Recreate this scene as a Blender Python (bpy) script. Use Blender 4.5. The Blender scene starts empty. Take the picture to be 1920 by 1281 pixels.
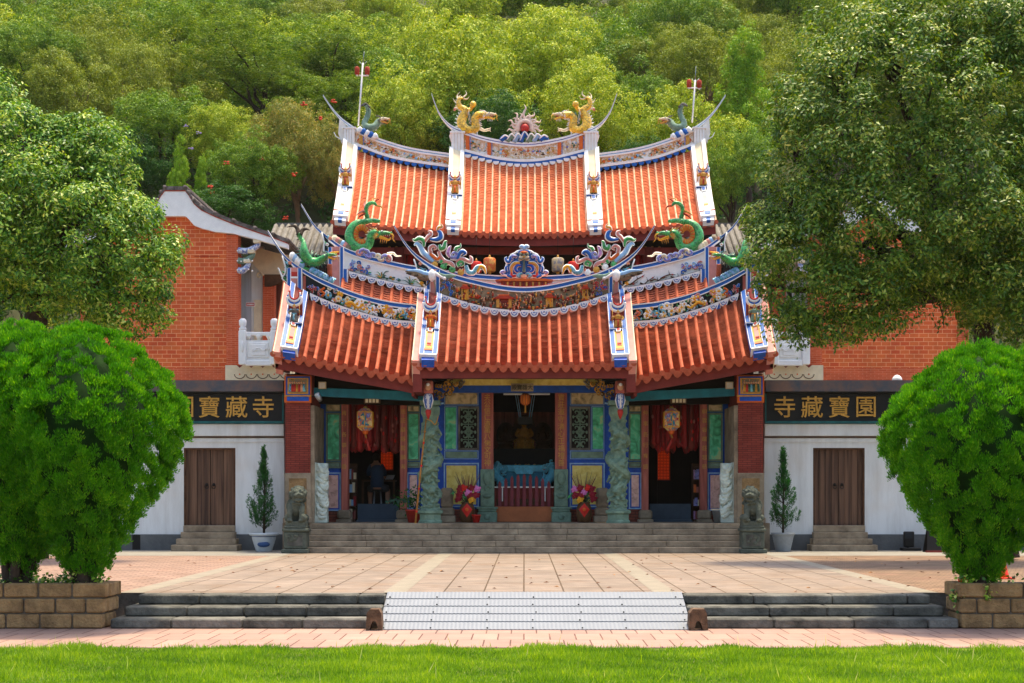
import bpy, bmesh, math, random
import numpy as np
from mathutils import Vector, Matrix, noise
random.seed(7); rng = np.random.default_rng(7)
S = bpy.context.scene; COL = S.collection
R = math.radians
# ---------- camera ----------
F = 3000.0; VX = 983.0; HY = 925.0; EZ = 1.55
cd = bpy.data.cameras.new('camera'); cam = bpy.data.objects.new('camera', cd); COL.objects.link(cam)
cam.location = (0, 0, EZ); cam.rotation_euler = (R(90), 0, 0)
cd.sensor_width = 36; cd.lens = F / 1920 * 36; cd.shift_y = (HY - 640.5) / 1920; cd.shift_x = -(VX - 960) / 1920
cd.clip_end = 2000; cd.clip_start = .5
S.camera = cam
# ---------- light ----------
SUN_EL = 77; SUN_AZ = 35      # azimuth measured from +Y (behind the temple) towards +X
wd = bpy.data.worlds.new('World'); S.world = wd; wd.use_nodes = True
nt = wd.node_tree; bg = nt.nodes['Background']
sky = nt.nodes.new('ShaderNodeTexSky'); sky.sky_type = 'NISHITA'; sky.sun_disc = False
sky.sun_elevation = R(SUN_EL); sky.sun_rotation = R(SUN_AZ); sky.dust_density = 4.0; sky.altitude = 50
nt.links.new(sky.outputs[0], bg.inputs[0]); bg.inputs[1].default_value = .15
sl = bpy.data.lights.new('sun', 'SUN'); so = bpy.data.objects.new('sun', sl); COL.objects.link(so)
sl.energy = 2.5; sl.angle = R(6); sl.color = (1, .84, .58)
_sd = Vector((math.sin(R(SUN_AZ)) * math.cos(R(SUN_EL)), math.cos(R(SUN_AZ)) * math.cos(R(SUN_EL)), math.sin(R(SUN_EL))))
so.rotation_euler = _sd.to_track_quat('Z', 'Y').to_euler(); so.location = (20, 60, 60)
S.view_settings.view_transform = 'Standard'; S.view_settings.look = 'None'; S.view_settings.gamma = 1
S.view_settings.exposure = 1.18
# ---------- helpers ----------
def wx(px, Y): return (px - VX) * Y / F
def wz(py, Y): return EZ + (HY - py) * Y / F
def W(px, py, Y): return Vector((wx(px, Y), Y, wz(py, Y)))
def hx(h):
    f = lambda v: v / 12.92 if v <= .04045 else ((v + .055) / 1.055) ** 2.4
    return tuple(f(int(h[i:i + 2], 16) / 255) for i in (0, 2, 4))
def interp(pts):
    """smooth curve through (a,b) pairs -> function of a (monotone cubic-ish by Catmull-Rom)"""
    P = sorted(pts)
    a = [p[0] for p in P]; b = [p[1] for p in P]
    def f(t):
        if t <= a[0]: return b[0] + (b[1] - b[0]) / (a[1] - a[0]) * (t - a[0])
        if t >= a[-1]: return b[-1] + (b[-1] - b[-2]) / (a[-1] - a[-2]) * (t - a[-1])
        i = max(k for k in range(len(a)) if a[k] <= t); i = min(i, len(a) - 2)
        def sl_(k):
            if k == 0: return (b[1] - b[0]) / (a[1] - a[0])
            if k == len(a) - 1: return (b[-1] - b[-2]) / (a[-1] - a[-2])
            return (b[k + 1] - b[k - 1]) / (a[k + 1] - a[k - 1])
        h = a[i + 1] - a[i]; s = (t - a[i]) / h
        return ((2 * s ** 3 - 3 * s * s + 1) * b[i] + (s ** 3 - 2 * s * s + s) * h * sl_(i) + (-2 * s ** 3 + 3 * s * s) * b[i + 1] + (s ** 3 - s * s) * h * sl_(i + 1))
    return f
def smooth_path(pts, n=6):
    """Catmull-Rom through 3-D points"""
    P = [Vector(p) for p in pts]; out = []
    for i in range(len(P) - 1):
        p0 = P[i - 1] if i else P[0] * 2 - P[1]; p1 = P[i]; p2 = P[i + 1]; p3 = P[i + 2] if i + 2 < len(P) else P[-1] * 2 - P[-2]
        for k in range(n):
            t = k / n
            out.append(.5 * ((2 * p1) + (p2 - p0) * t + (2 * p0 - 5 * p1 + 4 * p2 - p3) * t * t + (3 * p1 - p0 - 3 * p2 + p3) * t ** 3))
    out.append(P[-1]); return out
def lerps(vals, n):
    """resample a list of numbers to n values"""
    m = len(vals) - 1; r = []
    for i in range(n):
        t = i / (n - 1) * m; k = min(int(t), m - 1); r.append(vals[k] + (vals[k + 1] - vals[k]) * (t - k))
    return r
# ---------- materials ----------
MATS = {}
def nodes_of(name):
    m = bpy.data.materials.new(name); m.use_nodes = True; t = m.node_tree
    return m, t, t.nodes['Principled BSDF'], (lambda k: t.nodes.new(k)), t.links.new
def mat(name, col, rough=.7, var=.18, scale=5, bump=.0, bscale=30, spec=.3, metal=0, col2=None, emit=None, detail=6, coat=0):
    if name in MATS: return MATS[name]
    m, t, b, N, L = nodes_of(name)
    if isinstance(col, str): col = hx(col)
    if isinstance(col2, str): col2 = hx(col2)
    tc = N('ShaderNodeTexCoord'); nz = N('ShaderNodeTexNoise'); nz.inputs['Scale'].default_value = scale; nz.inputs['Detail'].default_value = detail
    nz.inputs['Roughness'].default_value = .65
    L(tc.outputs['Object'], nz.inputs['Vector'])
    rp = N('ShaderNodeValToRGB'); L(nz.outputs['Fac'], rp.inputs[0])
    rp.color_ramp.elements[0].position = .32; rp.color_ramp.elements[1].position = .68
    a = tuple(v * (1 - var) for v in col); c = col2 if col2 else tuple(min(1, v * (1 + var)) for v in col)
    rp.color_ramp.elements[0].color = (*a, 1); rp.color_ramp.elements[1].color = (*c, 1)
    L(rp.outputs[0], b.inputs['Base Color'])
    b.inputs['Roughness'].default_value = rough; b.inputs['Specular IOR Level'].default_value = spec; b.inputs['Metallic'].default_value = metal
    if coat: b.inputs['Coat Weight'].default_value = coat; b.inputs['Coat Roughness'].default_value = .2
    if bump:
        n2 = N('ShaderNodeTexNoise'); n2.inputs['Scale'].default_value = bscale; n2.inputs['Detail'].default_value = 5; L(tc.outputs['Object'], n2.inputs['Vector'])
        bp = N('ShaderNodeBump'); bp.inputs['Strength'].default_value = bump; bp.inputs['Distance'].default_value = .03
        L(n2.outputs['Fac'], bp.inputs['Height']); L(bp.outputs[0], b.inputs['Normal'])
    if emit: b.inputs['Emission Color'].default_value = (*hx(emit[0]), 1); b.inputs['Emission Strength'].default_value = emit[1]
    MATS[name] = m; return m
def brick_mat(name, c1, c2, mortar, bw, bh, ms=.012, off=.5, axes='xz', rough=.75, bump=.4, var=.25, stain=None, bias=0., stain_amt=.6, streak=0):
    if name in MATS: return MATS[name]
    m, t, b, N, L = nodes_of(name)
    tc = N('ShaderNodeTexCoord'); sp = N('ShaderNodeSeparateXYZ'); L(tc.outputs['Object'], sp.inputs[0]); cb = N('ShaderNodeCombineXYZ')
    if axes == 'xz':
        ad = N('ShaderNodeMath'); ad.operation = 'ADD'; L(sp.outputs[0], ad.inputs[0]); L(sp.outputs[1], ad.inputs[1]); L(ad.outputs[0], cb.inputs[0]); L(sp.outputs[2], cb.inputs[1])
    elif axes == 'xy': L(sp.outputs[0], cb.inputs[0]); L(sp.outputs[1], cb.inputs[1])
    else: L(sp.outputs[1], cb.inputs[0]); L(sp.outputs[0], cb.inputs[1])
    # slight wobble so that joints are not ruler-straight
    wn = N('ShaderNodeTexNoise'); wn.inputs['Scale'].default_value = 3; L(tc.outputs['Object'], wn.inputs['Vector'])
    wv = N('ShaderNodeVectorMath'); wv.operation = 'SCALE'; L(wn.outputs['Color'], wv.inputs[0]); wv.inputs['Scale'].default_value = ms * .9
    av = N('ShaderNodeVectorMath'); L(cb.outputs[0], av.inputs[0]); L(wv.outputs[0], av.inputs[1])
    br = N('ShaderNodeTexBrick'); L(av.outputs[0], br.inputs['Vector']); br.offset = off
    br.inputs['Scale'].default_value = 1; br.inputs['Brick Width'].default_value = bw; br.inputs['Row Height'].default_value = bh
    br.inputs['Mortar Size'].default_value = ms; br.inputs['Mortar Smooth'].default_value = .2; br.inputs['Bias'].default_value = bias
    br.inputs['Color1'].default_value = (*hx(c1), 1); br.inputs['Color2'].default_value = (*hx(c2), 1); br.inputs['Mortar'].default_value = (*hx(mortar), 1)
    nz = N('ShaderNodeTexNoise'); nz.inputs['Scale'].default_value = 1.3; nz.inputs['Detail'].default_value = 8; nz.inputs['Roughness'].default_value = .7; L(tc.outputs['Object'], nz.inputs['Vector'])
    mp = N('ShaderNodeMapRange'); mp.inputs[1].default_value = .3; mp.inputs[2].default_value = .7; mp.inputs[3].default_value = 1 - var; mp.inputs[4].default_value = 1 + var; L(nz.outputs['Fac'], mp.inputs[0])
    ml = N('ShaderNodeVectorMath'); ml.operation = 'SCALE'; L(br.outputs['Color'], ml.inputs[0]); L(mp.outputs[0], ml.inputs['Scale'])
    out = ml.outputs[0]
    if stain:
        n3 = N('ShaderNodeTexNoise'); n3.inputs['Scale'].default_value = .9; n3.inputs['Detail'].default_value = 9; n3.inputs['Roughness'].default_value = .75; L(tc.outputs['Object'], n3.inputs['Vector'])
        r3 = N('ShaderNodeMapRange'); r3.inputs[1].default_value = .5; r3.inputs[2].default_value = .72; r3.inputs[4].default_value = stain_amt; L(n3.outputs['Fac'], r3.inputs[0])
        mx = N('ShaderNodeMix'); mx.data_type = 'RGBA'; L(r3.outputs[0], mx.inputs['Factor']); L(out, mx.inputs['A']); mx.inputs['B'].default_value = (*hx(stain), 1); out = mx.outputs['Result']
    if streak:
        mg = N('ShaderNodeMapping'); mg.inputs['Scale'].default_value = (.9, 4.5, 1); L(tc.outputs['Object'], mg.inputs[0]); n4 = N('ShaderNodeTexNoise'); n4.inputs['Scale'].default_value = 1.6; n4.inputs['Detail'].default_value = 10; n4.inputs['Roughness'].default_value = .75; L(mg.outputs[0], n4.inputs['Vector'])
        r4 = N('ShaderNodeMapRange'); r4.inputs[1].default_value = .35; r4.inputs[2].default_value = .62; r4.inputs[3].default_value = 1 - streak; r4.inputs[4].default_value = 1.08; L(n4.outputs['Fac'], r4.inputs[0]); m4 = N('ShaderNodeVectorMath'); m4.operation = 'SCALE'; L(out, m4.inputs[0]); L(r4.outputs[0], m4.inputs['Scale']); out = m4.outputs[0]
    L(out, b.inputs['Base Color']); b.inputs['Roughness'].default_value = rough; b.inputs['Specular IOR Level'].default_value = .25
    bp = N('ShaderNodeBump'); bp.inputs['Strength'].default_value = bump; bp.inputs['Distance'].default_value = .015; bp.invert = True
    fa = N('ShaderNodeMath'); fa.operation = 'MULTIPLY_ADD'; L(n_ := nz.outputs['Fac'], fa.inputs[0]); fa.inputs[1].default_value = -.5; L(br.outputs['Fac'], fa.inputs[2])
    L(fa.outputs[0], bp.inputs['Height']); L(bp.outputs[0], b.inputs['Normal'])
    MATS[name] = m; return m
def leaf_mat(name, stops, transl=.35, rough=.5, spec=.35):
    """foliage: colour per leaf from the 'tone' attribute, diffuse + translucent"""
    if name in MATS: return MATS[name]
    m, t, b, N, L = nodes_of(name)
    at = N('ShaderNodeAttribute'); at.attribute_name = 'tone'
    rp = N('ShaderNodeValToRGB'); L(at.outputs['Fac'], rp.inputs[0]); el = rp.color_ramp.elements
    while len(el) < len(stops): el.new(.5)
    for e, (p, c) in zip(el, stops): e.position = p; e.color = (*(hx(c) if isinstance(c, str) else c), 1)
    L(rp.outputs[0], b.inputs['Base Color']); b.inputs['Roughness'].default_value = rough; b.inputs['Specular IOR Level'].default_value = spec
    tr = N('ShaderNodeBsdfTranslucent')
    hs = N('ShaderNodeHueSaturation'); hs.inputs['Value'].default_value = 1.6; hs.inputs['Hue'].default_value = .485; hs.inputs['Saturation'].default_value = 1.1; L(rp.outputs[0], hs.inputs['Color']); L(hs.outputs[0], tr.inputs[0])
    mx = N('ShaderNodeMixShader'); mx.inputs[0].default_value = transl; L(b.outputs[0], mx.inputs[1]); L(tr.outputs[0], mx.inputs[2])
    L(mx.outputs[0], t.nodes['Material Output'].inputs[0])
    MATS[name] = m; return m
# ---------- objects ----------
def props(o, label=None, cat=None, group=None, kind=None):
    if label: o['label'] = label
    if cat: o['category'] = cat
    if group: o['group'] = group
    if kind: o['kind'] = kind
    return o
def thing(name, label, cat, loc=(0, 0, 0), group=None):
    o = bpy.data.objects.new(name, None); COL.objects.link(o); o.location = loc; o.empty_display_size = .2
    return props(o, label, cat, group)
def world_off(o):
    v = Vector((0, 0, 0))
    while o is not None: v += o.location; o = o.parent
    return v
class MB:
    """collects shapes and links them as ONE mesh object; coordinates are world (the parent's place is subtracted)"""
    def __init__(s, m=None, sx=1): s.v = []; s.f = []; s.mi = []; s.sm = []; s.ms = []; s.m = m; s.sx = sx; s.T = None
    def _m(s, m):
        m = m or s.m
        if isinstance(m, str): m = MATS[m]
        if m not in s.ms: s.ms.append(m)
        return s.ms.index(m)
    def add(s, vs, fs, m=None, smooth=False):
        o = len(s.v); k = s._m(m)
        if s.T is not None: vs = [s.T @ Vector(v) for v in vs]
        s.v += [(v[0] * s.sx, v[1], v[2]) for v in vs]
        for f in fs:
            s.f.append([o + i for i in (f if s.sx > 0 else reversed(f))]); s.mi.append(k); s.sm.append(smooth)
    def box(s, x0, y0, z0, x1, y1, z1, m=None):
        if x0 > x1: x0, x1 = x1, x0
        if y0 > y1: y0, y1 = y1, y0
        if z0 > z1: z0, z1 = z1, z0
        s.add([(x0, y0, z0), (x1, y0, z0), (x1, y1, z0), (x0, y1, z0), (x0, y0, z1), (x1, y0, z1), (x1, y1, z1), (x0, y1, z1)],
              [(0, 3, 2, 1), (4, 5, 6, 7), (0, 1, 5, 4), (1, 2, 6, 5), (2, 3, 7, 6), (3, 0, 4, 7)], m)
    def bbox(s, x0, y0, z0, x1, y1, z1, b=.01, m=None):
        """box with chamfered edges"""
        if x0 > x1: x0, x1 = x1, x0
        if y0 > y1: y0, y1 = y1, y0
        if z0 > z1: z0, z1 = z1, z0
        b = min(b, (x1 - x0) * .45, (y1 - y0) * .45, (z1 - z0) * .45)
        bm = bmesh.new(); bmesh.ops.create_cube(bm, size=1)
        for v in bm.verts: v.co = ((x0 + x1) / 2 + v.co.x * (x1 - x0), (y0 + y1) / 2 + v.co.y * (y1 - y0), (z0 + z1) / 2 + v.co.z * (z1 - z0))
        bmesh.ops.bevel(bm, geom=bm.edges[:], offset=b, segments=1, affect='EDGES'); s.bm(bm, m)
    def bm(s, bm, m=None, smooth=False):
        bm.verts.index_update(); s.add([v.co[:] for v in bm.verts], [[v.index for v in f.verts] for f in bm.faces], m, smooth); bm.free()
    def fbox(s, px0, py0, px1, py1, Y, d=.05, m=None):
        """box whose front face covers a rectangle of the view at depth Y and goes d metres back"""
        s.box(wx(px0, Y), Y, wz(py1, Y), wx(px1, Y), Y + d, wz(py0, Y), m)
    def prism(s, poly, y0, y1, m=None):
        n = len(poly); a = sum(poly[i][0] * poly[(i + 1) % n][1] - poly[(i + 1) % n][0] * poly[i][1] for i in range(n))
        if a < 0: poly = poly[::-1]
        vs = [(x, y0, z) for x, z in poly] + [(x, y1, z) for x, z in poly]
        s.add(vs, [list(range(n)), list(range(2 * n - 1, n - 1, -1))] + [(i, i + n, (i + 1) % n + n, (i + 1) % n) for i in range(n)], m)
    def band(s, lo, hi, y0, y1, m=None):
        """strip between two equally long (x,z) lines, y0..y1 thick"""
        n = len(lo); vs = []
        for (a, b), (c, d) in zip(lo, hi): vs += [(a, y0, b), (c, y0, d), (a, y1, b), (c, y1, d)]
        fs = []
        for i in range(n - 1):
            p = 4 * i; q = p + 4
            fs += [(p, q, q + 1, p + 1), (p + 3, q + 3, q + 2, p + 2), (p + 1, q + 1, q + 3, p + 3), (p, p + 2, q + 2, q)]
        fs += [(0, 1, 3, 2), (4 * n - 4, 4 * n - 2, 4 * n - 1, 4 * n - 3)]
        s.add(vs, fs, m)
    def tube(s, pts, rad, n=8, m=None, flat=1., cap=True):
        P = [Vector(p) for p in pts]
        if not isinstance(rad, (list, tuple)): rad = [rad] * len(P)
        if len(rad) != len(P): rad = lerps(list(rad), len(P))
        vs = []; up = Vector((0, 1, 0.02))
        for i, p in enumerate(P):
            t = (P[min(i + 1, len(P) - 1)] - P[max(i - 1, 0)])
            t = t.normalized() if t.length > 1e-9 else Vector((0, 0, 1))
            a = up - t * up.dot(t)
            if a.length < .05: a = Vector((1, 0, 0)) - t * t.x
            a.normalize(); b = t.cross(a)
            for k in range(n):
                an = 2 * math.pi * k / n; vs.append(p + a * (math.cos(an) * rad[i] * flat) + b * (math.sin(an) * rad[i]))
        fs = []
        for i in range(len(P) - 1):
            for k in range(n): fs.append((i * n + k, i * n + (k + 1) % n, (i + 1) * n + (k + 1) % n, (i + 1) * n + k))
        if cap: fs += [list(range(n))[::-1], [(len(P) - 1) * n + k for k in range(n)]]
        s.add(vs, fs, m, True)
    def lathe(s, prof, c=(0, 0, 0), n=20, m=None, smooth=True, ph=0):
        vs = []; fs = []
        for r, z in prof:
            for k in range(n): an = 2 * math.pi * k / n + ph; vs.append((c[0] + r * math.cos(an), c[1] + r * math.sin(an), c[2] + z))
        for i in range(len(prof) - 1):
            for k in range(n): fs.append((i * n + k, i * n + (k + 1) % n, (i + 1) * n + (k + 1) % n, (i + 1) * n + k))
        fs += [list(range(n))[::-1], [(len(prof) - 1) * n + k for k in range(n)]]
        s.add(vs, fs, m, smooth)
    def ball(s, c, r, m=None, nu=10, nv=7, rot=None):
        if not isinstance(r, (tuple, list)): r = (r, r, r)
        vs = []; fs = []; c = Vector(c)
        for j in range(nv + 1):
            th = math.pi * j / nv
            for k in range(nu):
                an = 2 * math.pi * k / nu; q = Vector((r[0] * math.sin(th) * math.cos(an), r[1] * math.sin(th) * math.sin(an), -r[2] * math.cos(th)))
                if rot: q = rot @ q
                vs.append(c + q)
        for j in range(nv):
            for k in range(nu): fs.append((j * nu + k, j * nu + (k + 1) % nu, (j + 1) * nu + (k + 1) % nu, (j + 1) * nu + k))
        s.add(vs, fs, m, True)
    def build(s, name, parent=None, label=None, cat=None, group=None, kind=None, mods=None):
        off = world_off(parent) if parent else Vector((0, 0, 0))
        me = bpy.data.meshes.new(name); me.from_pydata([(x - off.x, y - off.y, z - off.z) for x, y, z in s.v], [], s.f)
        for m in s.ms: me.materials.append(m)
        me.polygons.foreach_set('material_index', s.mi); me.polygons.foreach_set('use_smooth', s.sm); me.update()
        o = bpy.data.objects.new(name, me); COL.objects.link(o)
        if parent: o.parent = parent
        props(o, label, cat, group, kind); return o
def copy_tree(o, parent=None):
    c = o.copy(); COL.objects.link(c)
    if parent is not None: c.parent = parent
    for ch in list(o.children): copy_tree(ch, c)
    return c
def text_part(mb, txt, cx, cz, size, Y, m, depth=.02, sx=1., bold=0):
    """solid letters standing in the XZ plane, centred on (cx, cz), front face at Y"""
    cu = bpy.data.curves.new('lettering', 'FONT'); cu.body = txt; cu.size = size; cu.align_x = 'CENTER'; cu.align_y = 'CENTER'; cu.extrude = depth / 2
    cu.resolution_u = 3; cu.offset = bold
    ob = bpy.data.objects.new('lettering', cu); COL.objects.link(ob)
    dg = bpy.context.evaluated_depsgraph_get(); ev = ob.evaluated_get(dg); me = ev.to_mesh()
    if len(me.vertices):
        xs = [v.co.x for v in me.vertices]; ys = [v.co.y for v in me.vertices]; ox = (min(xs) + max(xs)) / 2; oy = (min(ys) + max(ys)) / 2
        mb.add([(cx + (v.co.x - ox) * sx, Y + depth / 2 - v.co.z, cz + v.co.y - oy) for v in me.vertices], [list(p.vertices) for p in me.polygons], m)
    ev.to_mesh_clear(); bpy.data.objects.remove(ob); bpy.data.curves.remove(cu)
# ---------- palette ----------
mat('white', 'f2f0ea', .6, .08, 3); mat('whitewash', 'c4c8c8', .85, .1, 1.2, .15, 25); mat('cream', 'e2d2b0', .75, .12, 3)
mat('blue', '1f5fae', .5, .18, 4); mat('deepblue', '1650b4', .5, .3, 5); mat('teal', '25809a', .6, .25, 3); mat('red', 'b8322a', .55, .2, 6)
mat('pink', 'd08a80', .65, .15, 4); mat('maroon', '7c3028', .7, .2, 3); mat('yellow', 'e0a228', .5, .2, 6); mat('gold', 'c8923a', .45, .3, 8)
mat('goldpaint', 'c89a48', .45, .25, 14, metal=.2); mat('orange', 'd8651f', .5, .2, 6); mat('green', '2f9a4a', .4, .3, 7, col2='4fc060'); mat('dkgreen', '1f5a40', .5, .3, 8)
mat('aqua', '62a8b4', .5, .25, 8); mat('black', '14120f', .6, .3, 5); mat('nearblack', '1c1512', .9, .4, 2); mat('panelblack', '15181a', .5, .4, 4)  # the near-black brown serves soffits, recesses, upper beams and interior walls
mat('paleblue', '8fb4d6', .5, .2, 8); mat('purple', '8a86c8', .5, .25, 9); mat('flesh', 'd8a078', .6, .12, 8); mat('lilac', 'd890d0', .6, .2, 10)
mat('greystone', '605e58', .9, .5, 2.2, .7, 22, col2='8a877c'); mat('dkstone', '45453f', .92, .5, 2.4, .8, 18, col2='76746a'); mat('plinth', '5c5e5e', .9, .2, 2, .4, 15)
mat('stepstone', '85745f', .9, .3, 2.2, .5, 14, col2='ab9a80'); mat('tanblock', '8a6c48', .92, .35, 3.5, 1.0, 26, col2='ac8a5c')
mat('mortar', '6b6256', .95, .2, 4); mat('soil', '2c2118', 1, .3, 6, .5, 20)
mat('jade', '748e7a', .75, .28, 6, .5, 30); mat('lionstone', '565c50', .85, .35, 7, .7, 26); mat('jadewhite', 'c4cec0', .7, .25, 5, .4, 26)
mat('tilepan', '9c4a30', .85, .35, 3.5, .3, 14, col2='b86244'); mat('rearpan', 'cc6236', .8, .2, 3, .25, 12, col2='dc7a4c'); mat('rearroll', 'e0a47c', .7, .15, 5, .2, 14, col2='ecc8a0'); mat('tileroll', 'b24e2a', .75, .28, 3.5, .25, 14, col2='c46640'); mat('tiledrip', 'b4583a', .75, .25, 6, .2, 20)  # rear rolls: their sunlit highlights are put into the paler colour
mat('greytile', '75716a', .9, .3, 3, .4, 12); mat('oldtile', '4f4640', .95, .45, 5, .6, 16, col2='8a7f78'); mat('wood', '4a3020', .8, .45, 2, .3, 9, col2='6b4a32')
mat('metal', '7e8286', .45, .06, 3, spec=.5); mat('darkstrip', '22282c', .7, .2, 4); mat('steel', 'a0a6aa', .35, .1, 5, metal=.8); mat('lampwhite', 'e8e8e4', .4, .05, 4)
mat('bamboo', 'b07a3a', .6, .25, 6); mat('bark', '3c3128', .95, .35, 5, .8, 18); mat('palebark', '7a6650', .95, .3, 5, .6, 18)
mat('potwhite', 'b9c2c6', .4, .12, 4); mat('potblue', '31507c', .4, .2, 6); mat('pottery', '5a3c22', .5, .3, 5); mat('redpaper', 'd0261c', .55, .15, 8)
mat('slate', '54687a', .85, .35, 2.0, .3, 12, col2='7e6458'); mat('signblack', '17191b', .6, .4, 2); mat('tealedge', '1f5c5e', .7, .3, 3)
mat('brickred', 'a83a24', .8, .2, 3)
brick_mat('gablebrick', 'd0542a', 'dc6c36', 'eca474', .305, .135, .009, var=.2, bump=.3)
brick_mat('thinbrick', 'c44e28', 'd26038', 'd88a66', .26, .062, .006, var=.2, bump=.35)
brick_mat('pierbrick', '7e3226', '904034', '4e221c', .24, .058, .007, var=.25, bump=.5)
brick_mat('basebrick', '7c3a2c', '8e4a38', '4a2c24', .25, .08, .008, var=.2)
def shard(name, col, edge='e8e4d8', sc=16, gloss=.3, amt=.45):
    """cut porcelain pieces: every shard a little different, pale grout lines"""
    m, t, b, N, L = nodes_of(name); tc = N('ShaderNodeTexCoord'); vo = N('ShaderNodeTexVoronoi'); vo.inputs['Scale'].default_value = sc; L(tc.outputs['Object'], vo.inputs['Vector']); ve = N('ShaderNodeTexVoronoi'); ve.feature = 'DISTANCE_TO_EDGE'; ve.inputs['Scale'].default_value = sc; L(tc.outputs['Object'], ve.inputs['Vector'])
    sp = N('ShaderNodeSeparateColor'); L(vo.outputs['Color'], sp.inputs[0]); mr = N('ShaderNodeMapRange'); mr.inputs[3].default_value = 1 - amt; mr.inputs[4].default_value = 1 + amt * .8; L(sp.outputs[0], mr.inputs[0])
    rg = N('ShaderNodeRGB'); rg.outputs[0].default_value = (*hx(col), 1); sc_ = N('ShaderNodeVectorMath'); sc_.operation = 'SCALE'; L(rg.outputs[0], sc_.inputs[0]); L(mr.outputs[0], sc_.inputs['Scale'])
    er = N('ShaderNodeMapRange'); er.inputs[1].default_value = .0; er.inputs[2].default_value = .06; er.inputs[3].default_value = .6; er.inputs[4].default_value = 0; L(ve.outputs['Distance'], er.inputs[0])
    nz = N('ShaderNodeTexNoise'); nz.inputs['Scale'].default_value = 3; nz.inputs['Detail'].default_value = 6; L(tc.outputs['Object'], nz.inputs['Vector']); nm = N('ShaderNodeMapRange'); nm.inputs[1].default_value = .35; nm.inputs[2].default_value = .7; nm.inputs[3].default_value = 1.12; nm.inputs[4].default_value = .72; L(nz.outputs['Fac'], nm.inputs[0])
    mx = N('ShaderNodeMix'); mx.data_type = 'RGBA'; L(er.outputs[0], mx.inputs['Factor']); L(sc_.outputs[0], mx.inputs['A']); mx.inputs['B'].default_value = (*hx(edge), 1)
    gr = N('ShaderNodeVectorMath'); gr.operation = 'SCALE'; L(mx.outputs['Result'], gr.inputs[0]); L(nm.outputs[0], gr.inputs['Scale']); L(gr.outputs[0], b.inputs['Base Color']); b.inputs['Roughness'].default_value = gloss
    bp = N('ShaderNodeBump'); bp.inputs['Strength'].default_value = .5; bp.inputs['Distance'].default_value = .02; L(ve.outputs['Distance'], bp.inputs['Height']); L(bp.outputs[0], b.inputs['Normal']); MATS[name] = m
for n_, c_, e_ in (('green', '2c9a4c', 'a8c88a'), ('dkgreen', '1f5a44', '6a8a6a'), ('purple', '7f7cc0', 'd8d4e4'), ('lilac', 'c884c0', 'eadcea'), ('aqua', '58a4b8', 'dceaf0'), ('dragonyellow', 'f0bc1c', 'f8e8a0'), ('cream', 'e0d0b0', 'f0e8d8')): MATS.pop(n_, None); shard(n_, c_, e_)
MATS.pop('cream'); mat('cream', 'e2d2b0', .75, .12, 3)
def plaster():
    m, t, b, N, L = nodes_of('whitewash'); tc = N('ShaderNodeTexCoord'); mp = N('ShaderNodeMapping'); mp.inputs['Scale'].default_value = (2.2, 2.2, .35); L(tc.outputs['Object'], mp.inputs[0]); nz = N('ShaderNodeTexNoise'); nz.inputs['Scale'].default_value = 1; nz.inputs['Detail'].default_value = 9; nz.inputs['Roughness'].default_value = .7; L(mp.outputs[0], nz.inputs['Vector'])
    n2 = N('ShaderNodeTexNoise'); n2.inputs['Scale'].default_value = .55; n2.inputs['Detail'].default_value = 7; L(tc.outputs['Object'], n2.inputs['Vector'])
    r1 = N('ShaderNodeValToRGB'); L(nz.outputs['Fac'], r1.inputs[0]); e = r1.color_ramp.elements; e[0].position = .3; e[0].color = (*hx('c2c4c2'), 1); e[1].position = .6; e[1].color = (*hx('dee2e2'), 1)
    r2 = N('ShaderNodeMapRange'); r2.inputs[1].default_value = .52; r2.inputs[2].default_value = .75; r2.inputs[4].default_value = .55; L(n2.outputs['Fac'], r2.inputs[0]); mx = N('ShaderNodeMix'); mx.data_type = 'RGBA'; L(r2.outputs[0], mx.inputs['Factor']); L(r1.outputs[0], mx.inputs['A']); mx.inputs['B'].default_value = (*hx('cdb8a0'), 1); L(mx.outputs['Result'], b.inputs['Base Color']); b.inputs['Roughness'].default_value = .9; MATS['whitewash'] = m
MATS.pop('whitewash'); plaster()
# wood grain running vertically
def grain(name, c1, c2, sx=14, sz=.5, rough=.8):
    m, t, b, N, L = nodes_of(name); tc = N('ShaderNodeTexCoord'); mp = N('ShaderNodeMapping'); mp.inputs['Scale'].default_value = (sx, sx, sz); L(tc.outputs['Object'], mp.inputs[0])
    nz = N('ShaderNodeTexNoise'); nz.inputs['Scale'].default_value = 1; nz.inputs['Detail'].default_value = 8; nz.inputs['Distortion'].default_value = .4; L(mp.outputs[0], nz.inputs['Vector'])
    rp = N('ShaderNodeValToRGB'); L(nz.outputs['Fac'], rp.inputs[0]); rp.color_ramp.elements[0].position = .3; rp.color_ramp.elements[1].position = .72
    rp.color_ramp.elements[0].color = (*hx(c1), 1); rp.color_ramp.elements[1].color = (*hx(c2), 1); L(rp.outputs[0], b.inputs['Base Color']); b.inputs['Roughness'].default_value = rough
    bp = N('ShaderNodeBump'); bp.inputs['Strength'].default_value = .4; bp.inputs['Distance'].default_value = .01; L(nz.outputs['Fac'], bp.inputs['Height']); L(bp.outputs[0], b.inputs['Normal'])
    MATS[name] = m
grain('doorwood', '3a2418', '7a5a44'); grain('curtain', '8a141a', 'd83830', 9, .3, .7); grain('agedred', '8c4038', 'cc7866', 10, .8)
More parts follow.
